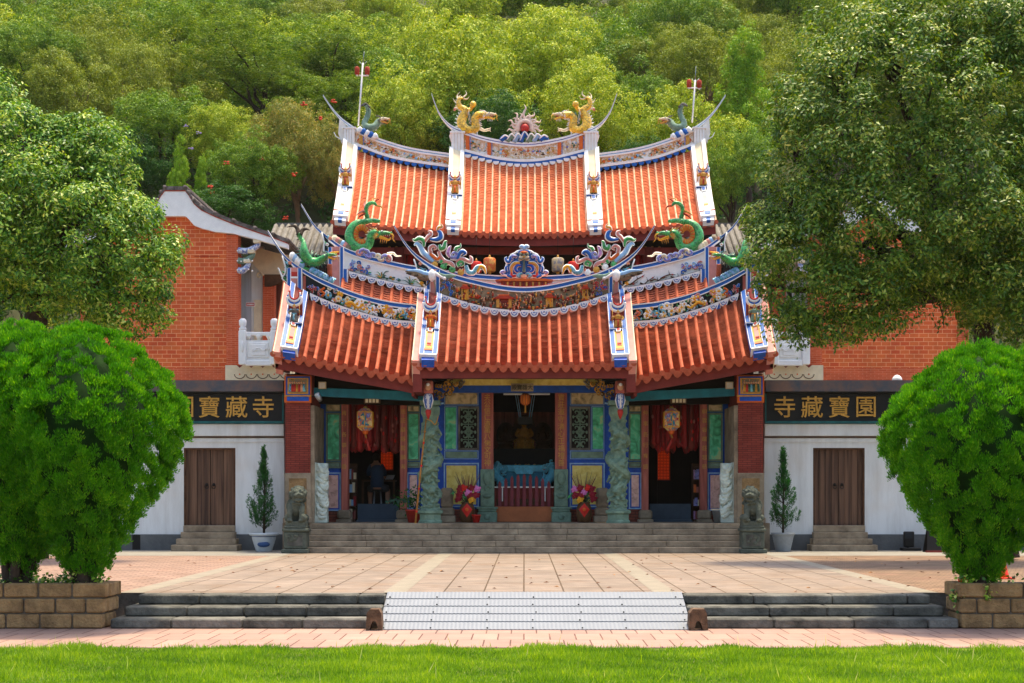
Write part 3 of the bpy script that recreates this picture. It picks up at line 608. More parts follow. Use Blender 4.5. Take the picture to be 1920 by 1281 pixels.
# ridges ------------------------------------------------------------
ZtS = curve_at([(500, 433), (517, 460), (534, 482), (564, 505), (609, 529), (668, 553), (727, 568), (784, 575)], YF, False, -4); ZtC = curve_at([(737.6, 421.7), (755, 450), (774, 473), (797, 491), (820, 504), (850, 516), (882, 525), (937, 537), (983, 541)], YF, True, -3)
def relief_flowers(mb, lo, hi, x0, x1, Y, n, seed, cols):
    r = random.Random(seed)
    for k in range(n):
        x = r.uniform(x0, x1); a, b = lo(x) + .1, hi(x) - .16
        if b - a < .06: continue
        z = a + (b - a) * r.random(); q = r.random()
        if q < .32: flower(mb, (x, Y, z), r.uniform(.07, .11), r.choice(cols), 'yellow')
        elif q < .75: leaf(mb, (x, Y, z), r.uniform(.1, .17), r.uniform(0, 3.14), r.choice(['green', 'dkgreen', 'aqua', 'green']))
        else: curl(mb, (x, Y - .02, z), r.uniform(.05, .08), r.uniform(0, 6), .8, r.choice(cols), 'white', .022)
def end_post(mb, x, Y, zb, zt, w=.3):
    mb.box(x - w / 2, Y, zb, x + w / 2, Y + .3, zt, 'pink')
    for a in (-1, 1): mb.box(x + a * w / 2 - .045, Y - .03, zb, x + a * w / 2 + .045, Y + .28, zt - .02, 'blue'); mb.box(x + a * (w / 2 + .048) - .008, Y - .036, zb, x + a * (w / 2 + .048) + .008, Y + .2, zt - .02, 'white'); mb.box(x + a * (w / 2 - .05) - .008, Y - .036, zb, x + a * (w / 2 - .05) + .008, Y + .2, zt - .02, 'white')
    mb.box(x - w / 2 + .05, Y - .02, zt - .3, x + w / 2 - .05, Y, zt - .25, 'white'); mb.box(x - w / 2 + .07, Y - .015, zt - .24, x + w / 2 - .07, Y, zt - .12, 'red')
def gable_panel(parent, poly, Y, sx, seed):
    mb = MB('panelblack', sx); P = [(wx(a, Y), wz(b, Y)) for a, b in poly]; mb.prism(P, Y, Y + .12)
    mb.tube(smooth_path([(a, Y - .01, b) for a, b in P], 2), .022, 5, 'white')
    r = random.Random(seed); cx = sum(p[0] for p in P) / len(P); cz = sum(p[1] for p in P) / len(P)
    for k in range(9): leaf(mb, (cx + r.uniform(-.1, .1), Y - .02, cz + r.uniform(-.3, .3)), .14, r.uniform(0, 3.1), r.choice(['green', 'dkgreen', 'aqua']))
    for k in range(4): flower(mb, (cx + r.uniform(-.07, .09), Y - .03, cz - .28 + .18 * k), .055, r.choice(['white', 'yellow', 'orange', 'pink']))
    return mb.build('gable_ornament', parent)
# centre ridge with its diorama of little pavilions
mat('dioramaground', '9a8468', .8, .35, 5); mb = MB('dioramaground'); X = np.linspace(-2.42, 2.42, 40); mb.band([(x, ZbC(x) + .02) for x in X], [(x, ZtC(x) - .1) for x in X], YF + .06, YF + .3); rc = mb.build('centre_ridge', hall)
mb = MB('white'); ridge_cap(mb, ZtC, -3.61, 3.61, YF, .34, .15, (1.3, 1.3), red=True); mb.build('ridge_cap', rc)
mb = MB('white'); scallops(mb, ZbC, -2.33, 2.33, YF - .03); mb.build('scalloped_trim', rc)
mb = MB('brickred'); r = random.Random(11)
def pavilion(x, z, w, h, roofm='brickred'):
    mb.box(x - w * .5, YF - .08, z, x - w * .3, YF + .06, z + h, 'gold'); mb.box(x + w * .3, YF - .08, z, x + w * .5, YF + .06, z + h, 'gold'); mb.box(x - w * .5, YF - .03, z, x + w * .5, YF + .06, z + h, 'yellow' if w < .3 else 'maroon')
    mb.prism([(x - w * .72, z + h), (x - w * .62, z + h + .03), (x - w * .3, z + h + .09), (x + w * .3, z + h + .09), (x + w * .62, z + h + .03), (x + w * .72, z + h)], YF - .12, YF + .06, roofm); mb.box(x - w * .34, YF - .09, z + h + .09, x + w * .34, YF + .05, z + h + .12, 'orange')
for px, w, h in ((872, .2, .3), (945, .42, .24), (1030, .2, .26), (1097, .16, .28)): x = wx(px, YF); pavilion(x, ZbC(x) + .12, w, h)
for k in range(360):
    x = r.uniform(-1.95, 1.95); a, b = ZbC(x) + .1, ZtC(x) - .2
    if b - a < .05: continue
    z = a + (b - a) * r.random() ** 1.3; m_ = r.choice(['brickred', 'maroon', 'gold', 'orange', 'palebark', 'wood', 'wood', 'brickred', 'flesh', 'wood', 'gold'])
    q = r.random()
    if q < .45: mb.tube([(x, YF - .03, z - .05), (x + r.uniform(-.02, .02), YF - .05, z + .03)], [.03, .018], 6, m_); mb.ball((x, YF - .05, z + .05), .018, 'flesh', 5, 4)
    elif q < .75: mb.ball((x, YF, z), (r.uniform(.03, .07), .05, r.uniform(.025, .05)), m_, 6, 4)
    else: leaf(mb, (x, YF - .01, z), .12, r.uniform(0, 3.1), r.choice(['wood', 'dkgreen', 'maroon', 'jade']))
for sg in (-1, 1):
    for k in range(22): x = sg * r.uniform(1.95, 2.38); z = ZbC(x) + .1 + r.random() * max(.05, ZtC(x) - ZbC(x) - .27); curl(mb, (x, YF + .0, z), r.uniform(.035, .06), r.uniform(0, 6), .8, r.choice(['blue', 'deepblue', 'red', 'blue']), 'white', .02)
mb.build('diorama', rc)
mb = MB('brickred'); z = wz(536, 46.6); mb.box(-.68, 46.5, z - .1, .68, 46.95, z + .12, 'brickred'); mb.prism([(-.78, z + .12), (-.84, z + .16), (-.6, z + .19), (.6, z + .19), (.84, z + .16), (.78, z + .12)], 46.45, 46.98, 'orange')
for k in range(14): x = -.6 + k * .092; mb.box(x, 46.47, z - .08, x + .05, 46.5, z + .1, 'gold' if k % 2 else 'maroon')
mb.build('pavilion_gable', rc)
for sx in (1, -1):
    p = verge(cen, rC, -2.51, .43, sx); niC = p
    mb = MB('pink', sx); end_post(mb, wx(812, YF), YF - .02, wz(600, YF), ZtC(wx(812, YF)) - .12, .26); mb.build('ridge_post', rc)
    gable_panel(rc, [(776, 486), (782, 505), (781, 522), (797, 536), (804, 540), (806, 505), (790, 493)], YF + .05, sx, 3)
    # side ridge: black ground with flowers and dragons
    mb = MB('panelblack', sx); X = np.linspace(-6.05, -2.86, 30); mb.band([(x, ZbS(x) + .02) for x in X], [(x, ZtS(x) - .1) for x in X], YF + .11, YF + .36); rs = mb.build('side_ridge', hall)
    mb = MB('white', sx); ridge_cap(mb, ZtS, -7.11, -2.84, YF + .04, .34, .15, (1.5, 0)); mb.build('ridge_cap', rs)
    mb = MB('white', sx); scallops(mb, ZbS, -5.92, -2.88, YF + .0); mb.build('scalloped_trim', rs)
    mb = MB('white', sx); relief_flowers(mb, ZbS, ZtS, -5.5, -2.95, YF + .06, 130, 21 + sx, ['white', 'white', 'pink', 'white', 'yellow', 'aqua', 'cream'])
    for bx in (-5.62, -3.2):   # red ribbon ends
        mb.tube(smooth_path([(bx, YF + .06, ZbS(bx) + .12), (bx + .1, YF + .05, ZbS(bx) + .2), (bx, YF + .05, ZbS(bx) + .28), (bx + .1, YF + .06, ZbS(bx) + .36)], 4), .032, 6, 'orange')
    mb.tube(smooth_path([(-4.95, YF + .05, ZbS(-4.95) + .16), (-4.8, YF + .02, ZbS(-4.8) + .26), (-4.62, YF + .05, ZbS(-4.62) + .17), (-4.5, YF + .02, ZbS(-4.5) + .24)], 5), [.035, .045, .04, .02], 7, 'yellow')
    for k in range(14): x = -5.95 + .03 * k; z = ZbS(x) + .12 + random.random() * .18; curl(mb, (x, YF + .06, z), .05, random.random() * 6, .8, random.choice(['blue', 'red', 'pink']), 'white', .02)
    mb.build('flower_relief', rs)
    end = MB('pink', sx); end_post(end, wx(552, YF), YF + .0, wz(566, YF), ZtS(wx(552, YF)) - .13, .3); end.build('ridge_post', rs)
    gable_panel(rs, [(529, 480), (535, 500), (534, 514), (529, 522), (540, 533), (551, 541), (553, 505), (541, 492)], YF + .1, sx, 9)
    mb = MB('white', sx); mb.tube(smooth_path([W(530, 521, YF + .1), W(524, 507, YF + .1), W(521, 502, YF + .1)], 3), [.03, .015], 6); mb.build('gable_spike', rs)
    verge_p = verge(sr if sx == -1 else [o for o in hall.children if o.name == 'side_roof'][0], rS, -6.19, .42, sx); niS = verge_p
# rear ridge: long white swallowtail with painted plants
mb = MB('white'); X = np.linspace(-5.32, 5.32, 60); mb.band([(x, ZbR(x) + .02) for x in X], [(x, ZtR(x) - .1) for x in X], 47.06, 47.4); rrg = mb.build('rear_ridge', hall)
mb = MB('white'); ridge_cap(mb, ZtR, -6.57, 6.57, 47, .36, .15, (1.6, 1.6), n=90); mb.build('ridge_cap', rrg)
mb = MB('white'); scallops(mb, ZbR, -5.15, -1.9, 46.97); mb.build('scalloped_trim', rrg); mb = MB('white'); scallops(mb, ZbR, 1.9, 5.15, 46.97); mb.build('scalloped_trim', rrg)
mb = MB('green'); r = random.Random(8)
for cx in (-4.2, -3.35, -3.0):
    for k in range(11):
        a = r.uniform(.4, 2.7); L_ = r.uniform(.15, .32); z = ZbR(cx) + .12; mb.tube(smooth_path([(cx, 47.04, z), (cx + math.cos(a) * L_ * .6, 47.02, z + math.sin(a) * L_ * .7), (cx + math.cos(a) * L_ * 1.2, 47.03, z + math.sin(a) * L_ * .8)], 3), [.014, .012, .003], 5, r.choice(['green', 'dkgreen', 'jade', 'gold']))
for k in range(30): x = -r.uniform(2.0, 4.6); mb.ball((x, 47.04, ZbR(x) + .12 + r.random() * .1), (.05, .02, .03), r.choice(['dkgreen', 'green', 'paleblue', 'gold']), 6, 4)
for k in range(9):          # plum branches on the other half
    x = 1.9 + k * .3; z = ZbR(x) + .15; P = [(x, 47.03, z)]
    for q in range(4): P.append((P[-1][0] + r.uniform(.05, .16), 47.03, P[-1][2] + r.uniform(-.05, .11)))
    mb.tube(P, [.026, .02, .016, .012, .006], 5, 'wood'); mb.tube([P[2], (P[2][0] - .03, 47.03, P[2][2] + .12)], [.014, .004], 5, 'wood')
    mb.ball(P[3], .025, 'red', 5, 4); mb.ball(P[1], .022, 'pink', 5, 4)
for sg in (-1, 1):
    for k in range(16): x = sg * r.uniform(4.55, 5.2); z = ZbR(x) + .12 + r.random() * .28; curl(mb, (x, 47.02, z), r.uniform(.05, .08), r.uniform(0, 6), .9, r.choice(['purple', 'pink', 'blue', 'purple', 'paleblue']), 'white', .028)
mb.build('painted_plants', rrg)
for sx in (1, -1):
    mb = MB('pink', sx); end_post(mb, -5.52, 46.9, ZbR(-5.5) - 1.6, ZtR(-5.5) - .14, .34); mb.box(-5.29, 46.86, ZbR(-5.5) - 1.7, -5.2, 47.1, ZbR(-5.5) - .02, 'blue'); mb.box(-5.2, 46.87, ZbR(-5.5) - 1.7, -5.17, 47.1, ZbR(-5.5) - .02, 'white'); mb.build('ridge_post', rrg)
    gable_panel(rrg, [(603, 436), (608, 455), (607, 470), (616, 480), (632, 490), (632, 466), (616, 452)], 47.05, sx, 14)
# ---------- back hall ----------
YB = 61.5; YBE = 58.0
back = thing('main_temple_hall', 'tall rear hall with glowing orange tiled roof and white verge boards', 'temple', (0, 60, 3))
ZeB = curve_at([(615, 425), (622, 426), (700, 434), (768, 440), (886, 447), (983, 449.5)], YBE, True)
ZtBs = curve_at([(604.5, 178), (619, 199), (632, 215), (646, 228), (673, 246), (708, 261), (768, 279), (848, 291)], YB, False, -3); ZbBs = curve_at([(655, 268), (670, 276), (738, 300), (845, 317)], YB)
ZtBc = curve_at([(808.7, 175), (821, 208), (842, 234), (868.6, 246), (916, 261), (983, 270)], YB, True, -3); ZbBc = curve_at([(866, 285), (876, 288), (931, 301), (983, 306)], YB, True)
rBc = Roof(lambda X: ZeB(X) + .16, lambda X: ZbBc(X) - .13, YBE, YB + .04, .3)
rBs = Roof(lambda X: ZeB(X) + .16, lambda X: ZbBs(-abs(X)) - .13, YBE, YB + .04, .3)
for n_, a, b, rf in (('side_roof', -6.95, -2.55, rBs), ('centre_roof', -2.55, 2.55, rBc), ('side_roof', 2.55, 6.95, rBs)):
    mb = MB('tilepan'); rf.tiles(mb, a, b, 50, 1., ('rearpan', 'rearroll', 'tiledrip'), .036); rf.slab(mb, a, b, .01, 1, -.14, -.03, 'maroon'); o = mb.build(n_, back)
    mb = MB('maroon'); X = np.linspace(a, b, 12); mb.band([(x, ZeB(x) - .22) for x in X], [(x, ZeB(x) + .06) for x in X], YBE + .1, YBE + .2); mb.build('eaves_board', o)
mb = MB('tilepan'); mb.add([(-6.9, YB + .3, 14.8), (0, YB + .3, 14.1), (6.9, YB + .3, 14.8), (6.9, 66, 11), (0, 66, 10.6), (-6.9, 66, 11)], [(0, 1, 4, 5), (1, 2, 3, 4)], 'tilepan'); mb.build('rear_slope', back)
mat('whiterelief', 'f0e8dc', .6, .1, 6)
def back_ridge(ZT, ZB, x0, x1, xa, xb, taper, nm, mirror=1, blue=True):
    mb = MB('porcelain', mirror); X = np.linspace(x0, x1, 30); mb.band([(x, ZB(x) + .05) for x in X], [(x, ZT(x) - .1) for x in X], YB + .06, YB + .3); o = mb.build(nm, back)
    mb = MB('white', mirror); ridge_cap(mb, ZT, xa, xb, YB, .36, .17, taper, ('white', 'paleblue' if not blue else 'purple', 'white'), (.35, .6)); mb.build('ridge_cap', o)
    mb = MB('white', mirror); xs = np.linspace(x0, x1, 24); mb.band([(x, ZB(x) + .04) for x in xs], [(x, ZB(x) + .14) for x in xs], YB - .05, YB + .1, 'white')
    if blue: mb.band([(x, ZB(x) - .07) for x in xs], [(x, ZB(x) + .038) for x in xs], YB - .04, YB + .1, 'blue')
    n = round((x1 - x0) / SP); sp = (x1 - x0) / n
    for i in range(n):
        c = x0 + (i + .5) * sp; zc = ZB(c) - (.07 if blue else .0); mb.prism([(c + .11 * math.cos(t), zc + .1 * math.sin(t)) for t in np.linspace(math.pi, 2 * math.pi, 8)] + [(c + .11, zc + .03), (c - .11, zc + .03)], YB - .045, YB + .08, 'white' if blue else 'blue')
    mb.build('scalloped_trim', o)
    mb = MB('gold', mirror); r = random.Random(int(x0 * 10) + 40)
    for k in range(int((x1 - x0) * 26)):
        x = r.uniform(x0 + .1, x1 - .1); a, b = ZB(x) + .18, ZT(x) - .22
        if b <= a: continue
        z = a + (b - a) * (r.random() * .6 + .2); q = r.random()
        if q < .5: mb.ball((x, YB + .05, z), (r.uniform(.03, .07), .03, r.uniform(.03, .06)), r.choice(['gold', 'orange', 'porcelain', 'flesh', 'cream', 'paleblue', 'dkgreen', 'purple']), 6, 4)
        elif q < .8: leaf(mb, (x, YB + .05, z), r.uniform(.1, .2), r.uniform(-.6, .6), r.choice(['gold', 'dkgreen', 'wood', 'jade', 'gold']))
        else: curl(mb, (x, YB + .05, z), r.uniform(.06, .1), r.uniform(0, 6), .8, r.choice(['gold', 'cream', 'porcelain', 'orange']), 'white', .025)
    for x in ((x0 + .22, x1 - .12) if not blue else (x0 + .12, x1 - .12, -1.35, 1.35)):
        mb.box(x - .07, YB + .01, ZB(x) + .15, x + .07, YB + .08, ZT(x) - .18, 'orange' if blue else 'gold'); mb.box(x + .09, YB + .02, ZB(x) + .15, x + .12, YB + .08, ZT(x) - .18, 'purple')
    mb.build('porcelain_relief', o); return o
back_ridge(ZtBc, ZbBc, -2.3, 2.3, -3.57, 3.57, (1.2, 1.2), 'centre_ridge')
def white_post(x, zb, zt, w, parent, sx):
    mb = MB('whiterelief', sx); mb.box(x - w / 2, YB - .06, zb, x + w / 2, YB + .36, zt)
    for k in (-.36, -.12, .12, .36): mb.box(x + k * w - .03, YB - .1, zb, x + k * w + .03, YB - .06, zt - .05, 'white')
    mb.box(x - w / 2 - .05, YB - .12, zt - .06, x + w / 2 + .05, YB + .4, zt + .0, 'white'); mb.build('ridge_post', parent)
nicB = []
for sx in (1, -1):
    o = back_ridge(ZtBs, ZbBs, -6.5, -2.76, -7.75, -2.74, (1.3, 0), 'side_ridge', sx, False)
    white_post(wx(655, YB), wz(300, YB), ZtBs(wx(655, YB)) - .15, .42, o, sx); white_post(wx(858, YB), wz(305, YB), ZtBc(wx(858, YB)) - .16, .48, o, sx)
    mb = MB('whiterelief', sx); P = [(636, 222), (648, 234), (650, 262), (640, 268), (634, 250)]; mb.prism([(wx(a, YB), wz(b, YB)) for a, b in P], YB + .05, YB + .2); mb.tube([W(640, 262, YB), W(630, 256, YB), W(626, 248, YB)], [.03, .01], 5, 'white')
    P = [(848, 240), (856, 248), (856, 270), (846, 266), (842, 254)]; mb.prism([(wx(a, YB), wz(b, YB)) for a, b in P], YB + .05, YB + .2); mb.build('gable_ornament', o)
    sr = [c for c in back.children if c.name.startswith('side_roof')][0 if sx == 1 else 1]
    p1 = verge(sr, rBs, -6.66, .5, sx, True, .0); p2 = verge(sr, rBc, -2.58, .52, sx, True, .0)
    nicB += [(p1, sx, 'outer'), (p2, sx, 'inner')]
# walls under the back eaves
mb = MB('nearblack'); mb.box(-6.9, 60.6, 3, 6.9, 61, 11.1); mb.box(-6.9, 58.8, 3, -6.6, 66, 11.3); mb.box(6.6, 58.8, 3, 6.9, 66, 11.3); mb.box(-6.9, 65.6, 3, 6.9, 66, 10.8); mb.box(-6.9, 58.3, 10.75, 6.9, 61, 10.8)
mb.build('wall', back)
for x in (-4.6, -2.4, 2.4, 4.6):
    mb = MB('maroon'); mb.lathe([(.2, 0), (.2, 7.6)], (x, 59, 3), 14); mb.build('column', back)
mb = MB('maroon'); mb.box(-6.6, 58.9, 10.35, 6.6, 59.1, 10.6); mb.build('lintel_beam', back)
# ---------- lower front of the front hall ----------
YW = 45.0; YC = 43.1
def fb(mb, a, b, c, d, Y, dep, m): mb.fbox(a, b, c, d, Y, dep, m)
def framed(w_, sx, px0, py0, px1, py1, Y, m, fm='paleblue', fw=2.2, d=.03):
    """panel with a light raised moulding"""
    mb = MB('paleblue', sx); mb.fbox(px0, py0, px1, py1, Y, .06, 'deepblue' if fm == 'paleblue' else 'greystone'); w = fw
    for a, b, c, d_ in ((px0, py0, px1, py0 + w * .5), (px0, py1 - w * .5, px1, py1), (px0, py0 + w * .5, px0 + w * .5, py1 - w * .5), (px1 - w * .5, py0 + w * .5, px1, py1 - w * .5)): mb.fbox(a, b, c, d_, Y - d, .05, fm)
    mb.fbox(px0 + w, py0 + w, px1 - w, py1 - w, Y - .012, .05, m); return mb.build('painted_panel', w_)
LZ = [('夫公信仁道萬八佛文可神', 914), ('寶莊運守清心正福禮善', 1051.5)]
for sx in (1, -1):
    mb = MB('deepblue', sx)
    fb(mb, 815, 722, 903, 955, YW, .25, 'deepblue'); fb(mb, 815, 955, 903, 980, YW - .02, .3, 'basebrick'); fb(mb, 760, 742, 790, 955, YW + .02, .25, 'deepblue'); fb(mb, 760, 955, 790, 980, YW, .28, 'basebrick'); fb(mb, 790, 735, 815, 981, YW + .03, .22, 'deepblue')
    fb(mb, 598, 742, 641, 957, YW + .02, .25, 'deepblue'); fb(mb, 598, 957, 641, 981, YW, .28, 'basebrick'); fb(mb, 583, 742, 598, 981, YW + .04, .25, 'maroon')
    fb(mb, 583, 690, 903, 742, YW + .05, .25, 'nearblack'); fb(mb, 903, 690, 983, 735, YW + .05, .25, 'nearblack'); w_ = mb.build('screen_wall', hall)
    Y = YW - .05
    framed(w_, sx, 833, 735, 897, 760, Y, 'inkpaint'); framed(w_, sx, 833, 762, 857, 844, Y, 'greenpaint'); framed(w_, sx, 833, 845, 897, 861, Y, 'jade'); framed(w_, sx, 832, 868, 898, 951, Y, 'goldstone', 'paleblue', 5)
    framed(w_, sx, 763, 760, 787, 773, Y, 'inkpaint', 'jade'); framed(w_, sx, 763, 774, 787, 864, Y, 'greenpaint', 'jade', 3); framed(w_, sx, 763, 866, 787, 877, Y, 'jade', 'jade', 3); framed(w_, sx, 763, 886, 787, 955, Y, 'pinkstone', 'paleblue', 5)
    framed(w_, sx, 611, 757, 639, 772, Y, 'inkpaint', 'jade'); framed(w_, sx, 611, 774, 639, 865, Y, 'greenpaint', 'jade', 3.5); framed(w_, sx, 611, 866, 639, 878, Y, 'jade', 'jade', 3); framed(w_, sx, 611, 886, 639, 958, Y, 'pinkstone', 'paleblue', 5)
    # carved lattice window
    mb = MB('jade', sx); mb.fbox(860, 763, 897, 843, YW - .03, .03, 'nearblack')
    for a, b, c, d in ((859, 762, 898, 766), (859, 840, 898, 844), (859, 766, 862.5, 840), (894.5, 766, 898, 840)): mb.fbox(a, b, c, d, YW - .09, .08, 'greystone')
    cx = wx(878.5, YW); z0, z1 = wz(839, YW), wz(767, YW); hw = .215
    for k in range(5):
        zc = z0 + (k + .5) * (z1 - z0) / 5
        for s_ in (-1, 1):
            curl(mb, (cx + s_ * .105, YW - .06, zc), .095, 1.57 if k % 2 else -1.57, .85, 'jade', 'jade', .022, s_ if k % 2 else -s_); mb.ball((cx + s_ * .19, YW - .06, zc + .1), (.03, .02, .05), 'jade', 6, 4)
        mb.ball((cx, YW - .07, zc), (.04, .03, .06), 'jade', 7, 5); mb.tube([(cx, YW - .06, zc - .12), (cx, YW - .06, zc + .12)], .016, 5); mb.tube([(cx - hw, YW - .06, zc + .11), (cx + hw, YW - .06, zc + .11)], .014, 5)
    mb.build('lattice_window', w_)
    # pillars with couplets
    for a, b, base, top, body in ((903, 925, 880, 736, 'agedred'), (640, 653, 957, 745, 'agedred'), (750, 763, 957, 745, 'agedred')):
        mb = MB(body, sx); mb.fbox(a, top, b, base, YW - .18, .3, body); pl = mb.build('couplet_pillar', hall)
        mb = MB('stepstone', sx); zb = wz(980.5, YW - .25); x0, x1 = wx(a, YW), wx(b, YW); cxp = (x0 + x1) / 2
        if base == 880:
            zt = wz(880, YW - .2); mb.m = 'jade'; mb.bbox(x0 - .03, YW - .24, zb + .45, x1 + .03, YW + .1, zt, .02); mb.bbox(x0 - .11, YW - .34, zb, x1 + .11, YW + .1, zb + .3, .02); mb.bbox(x0 - .09, YW - .32, zb + .3, x1 + .09, YW + .1, zb + .45, .03); mb.bbox(x0 - .13, YW - .36, zb + .39, x1 + .13, YW + .1, zb + .44, .01)
            mb.ball((cxp, YW - .25, zt - .25), (.12, .05, .2), 'jade', 10, 8); curl(mb, (cxp, YW - .26, zt - .55), .1, 0, 1, 'jade', 'jade', .035); mb.ball((cxp, YW - .25, zt - .75), (.13, .06, .07), 'jade', 10, 6); mb.ball((cxp, YW - .34, zb + .16), (.09, .04, .08), 'jade', 8, 6)
        else: mb.bbox(x0 - .12, YW - .3, zb, x1 + .12, YW + .1, zb + .1, .02); mb.bbox(x0 - .09, YW - .27, zb + .1, x1 + .09, YW + .1, zb + .36, .05)
        mb.build('pillar_base', pl)
        mb = MB('goldpaint'); chars = LZ[0 if sx == 1 else 1][0] if base == 880 else ('感肯行各事仲香' if (a == 640) == (sx == 1) else '慈悲莊嚴香雲願海')
        if base != 880 and sx == -1: chars = chars[::-1]
        zs = np.linspace(wz(top + 10, YW), wz(base - 12 if base == 880 else 875, YW), len(chars))
        for ch, z in zip(chars, zs): text_part(mb, ch, cxp * sx, z, .2 if base == 880 else .15, YW - .192, 'goldpaint', .012)
        mb.build('gilded_lettering', pl)
    # brick pier with picture panel
    mb = MB('pierbrick', sx); YP = 42.9; x0, x1 = wx(535, YP), wx(582, YP); mb.box(x0, YP, wz(887, YP), x1, YP + 2.2, wz(756, YP)); mb.box(x0, YP + .2, wz(756, YP), x1, YP + 2.2, wz(700, YP), 'maroon')
    pr = mb.build('brick_pier', hall)
    mb = MB('stepstone', sx); mb.bbox(x0 - .02, YP - .02, .745, x1 + .02, YP + 2.2, wz(887, YP), .015); mb.bbox(x0 - .06, YP - .06, .745, x1 + .06, YP + 2.2, .9, .02); mb.box(x0 + .1, YP - .035, 1.0, x1 - .1, YP - .02, wz(897, YP), 'tanblock'); mb.box(x1, YP + .05, .745, x1 + .1, YP + 2.2, wz(760, YP), 'stepstone'); mb.build('pier_base', pr)
    mb = MB('gold', sx); fb(mb, 533, 704, 583, 755, YP - .02, .2, 'orange'); fb(mb, 536, 706, 581, 741, YP - .05, .1, 'deepblue'); fb(mb, 539, 709, 578, 739, YP - .07, .1, 'gold'); fb(mb, 542, 711, 575, 736, YP - .075, .1, 'reliefpaint'); fb(mb, 538, 744, 579, 752, YP - .04, .1, 'deepblue'); fb(mb, 533, 741, 584, 743.5, YP - .06, .1, 'gold')
    r = random.Random(31 + sx)
    for k in range(7): x = wx(545 + k * 4.3, YP); z = wz(735, YP); c_ = r.choice(['aqua', 'red', 'gold', 'flesh', 'dkgreen']); mb.tube([(x, YP - .09, z), (x, YP - .1, z + .2)], [.05, .025], 7, c_); mb.ball((x, YP - .1, z + .24), .03, 'flesh', 7, 5)
    mb.build('relief_panel', pr)
    # beams
    mb = MB('teal', sx); q = [(585, 727), (585, 742), (795, 752), (795, 735)]; mb.prism([(wx(a, 43.6), wz(b, 43.6)) for a, b in q], 43.6, 43.9, 'teal'); mb.prism([(wx(a, 43.7), wz(b, 43.7)) for a, b in ((585, 700), (585, 726), (795, 734), (795, 712))], 43.75, 44.0, 'nearblack'); mb.prism([(wx(a, 44.6), wz(b, 44.6)) for a, b in ((598, 742), (598, 757), (790, 760), (790, 748))], 44.6, 44.8, 'nearblack'); mb.build('cross_beam', hall)
    # hanging lotus post
    mb = MB('pink', sx); Y = 42.55; cx = wx(803, Y); z = lambda py: wz(py, Y)
    mb.bbox(cx - .13, Y - .1, z(738), cx + .13, Y + .16, z(714), .03, 'agedred'); mb.ball((cx, Y - .12, z(726)), (.09, .05, .1), 'flesh', 9, 6); mb.ball((cx, Y - .15, z(722)), (.05, .04, .05), 'white', 8, 5)
    mb.lathe([(.05, z(768)), (.08, z(764)), (.12, z(750)), (.11, z(742)), (.08, z(738))], (cx, Y, 0), 14, 'bluewhite'); mb.lathe([(.015, z(786)), (.06, z(778)), (.08, z(772)), (.06, z(768))], (cx, Y, 0), 12, 'red')
    for k in range(8): a = k * math.pi / 4; mb.tube([(cx + .09 * math.cos(a), Y + .09 * math.sin(a), z(740)), (cx + .125 * math.cos(a), Y + .125 * math.sin(a), z(751)), (cx + .07 * math.cos(a), Y + .07 * math.sin(a), z(765))], .02, 5, 'blue' if k % 2 else 'white')
    mb.build('hanging_post', hall)
    # openwork bracket
    mb = MB('gold', sx); r = random.Random(17)
    for k in range(70):
        u, v = r.random(), r.random()
        if u + v > 1.05: continue
        c = W(815 + u * 62, 714 + v * 44, 43.3 + r.uniform(-.05, .05)); curl(mb, c, r.uniform(.04, .08), r.uniform(0, 6), .8, r.choice(['gold', 'wood', 'gold', 'greystone']), r.choice(['wood', 'stepstone']), .022)
    mb.tube([W(815, 758, 43.3), W(832, 756, 43.3)], .03, 6, 'paleblue'); mb.build('carved_bracket', hall)
mb = MB('gold'); fb(mb, 838, 711, 1128, 722, 43.5, .25, 'goldstone'); fb(mb, 826, 722, 1140, 736, 44.2, .25, 'deepblue'); fb(mb, 826, 700, 1140, 711, 43.6, .25, 'nearblack'); fb(mb, 903, 735, 1063, 738, 44.9, .2, 'nearblack'); mb.build('cross_beam', hall)
# interior shell
mb = MB('nearblack'); mb.box(-6.4, 50.6, .75, 6.4, 50.8, 6); mb.box(-6.45, 45, .75, -6.3, 50.6, 6); mb.box(6.3, 45, .75, 6.45, 50.6, 6); mb.box(-6.3, 45.3, 4.7, 6.3, 50.6, 4.8); mb.build('interior_wall', hall)
mb = MB('maroon'); mb.box(-1.75, 45.3, .75, -1.6, 50.6, 4.7); mb.box(1.6, 45.3, .75, 1.75, 50.6, 4.7); mb.box(-1.6, 50.3, 1.6, 1.6, 50.4, 4.1, 'agedred'); mb.build('partition_wall', hall)
mb = MB('orange'); mat('threshold', 'b0663e', .8, .15, 4); x0, x1 = wx(926, YW), wx(1039, YW); mb.bbox(x0, YW - .12, .745, x1, YW + .12, wz(950, YW), .015, 'threshold'); mb.build('threshold_board', hall)
for sx in (1, -1):
    mb = MB('slate', sx); mat('threshblue', '3c4c5a', .7, .2, 3); mb.box(wx(668, YW), YW + .4, .745, wx(745, YW), YW + .6, wz(945, YW), 'threshblue'); mb.box(wx(668, YW), YW - .02, .745, wx(745, YW), YW + .4, .80, 'threshblue'); mb.build('threshold_step', hall)
# plaque over the middle door, read right to left
mb = MB('stepstone'); fb(mb, 958, 719, 1000, 734, 43.2, .05, 'stepstone'); pq = mb.build('name_plaque', hall)
mb = MB('black'); [text_part(mb, ch, wx(964 + 10 * i, 43.2), wz(726.5, 43.2), .15, 43.19, 'black', .01) for i, ch in enumerate('殿寶雄大')]; mb.build('lettering', pq)
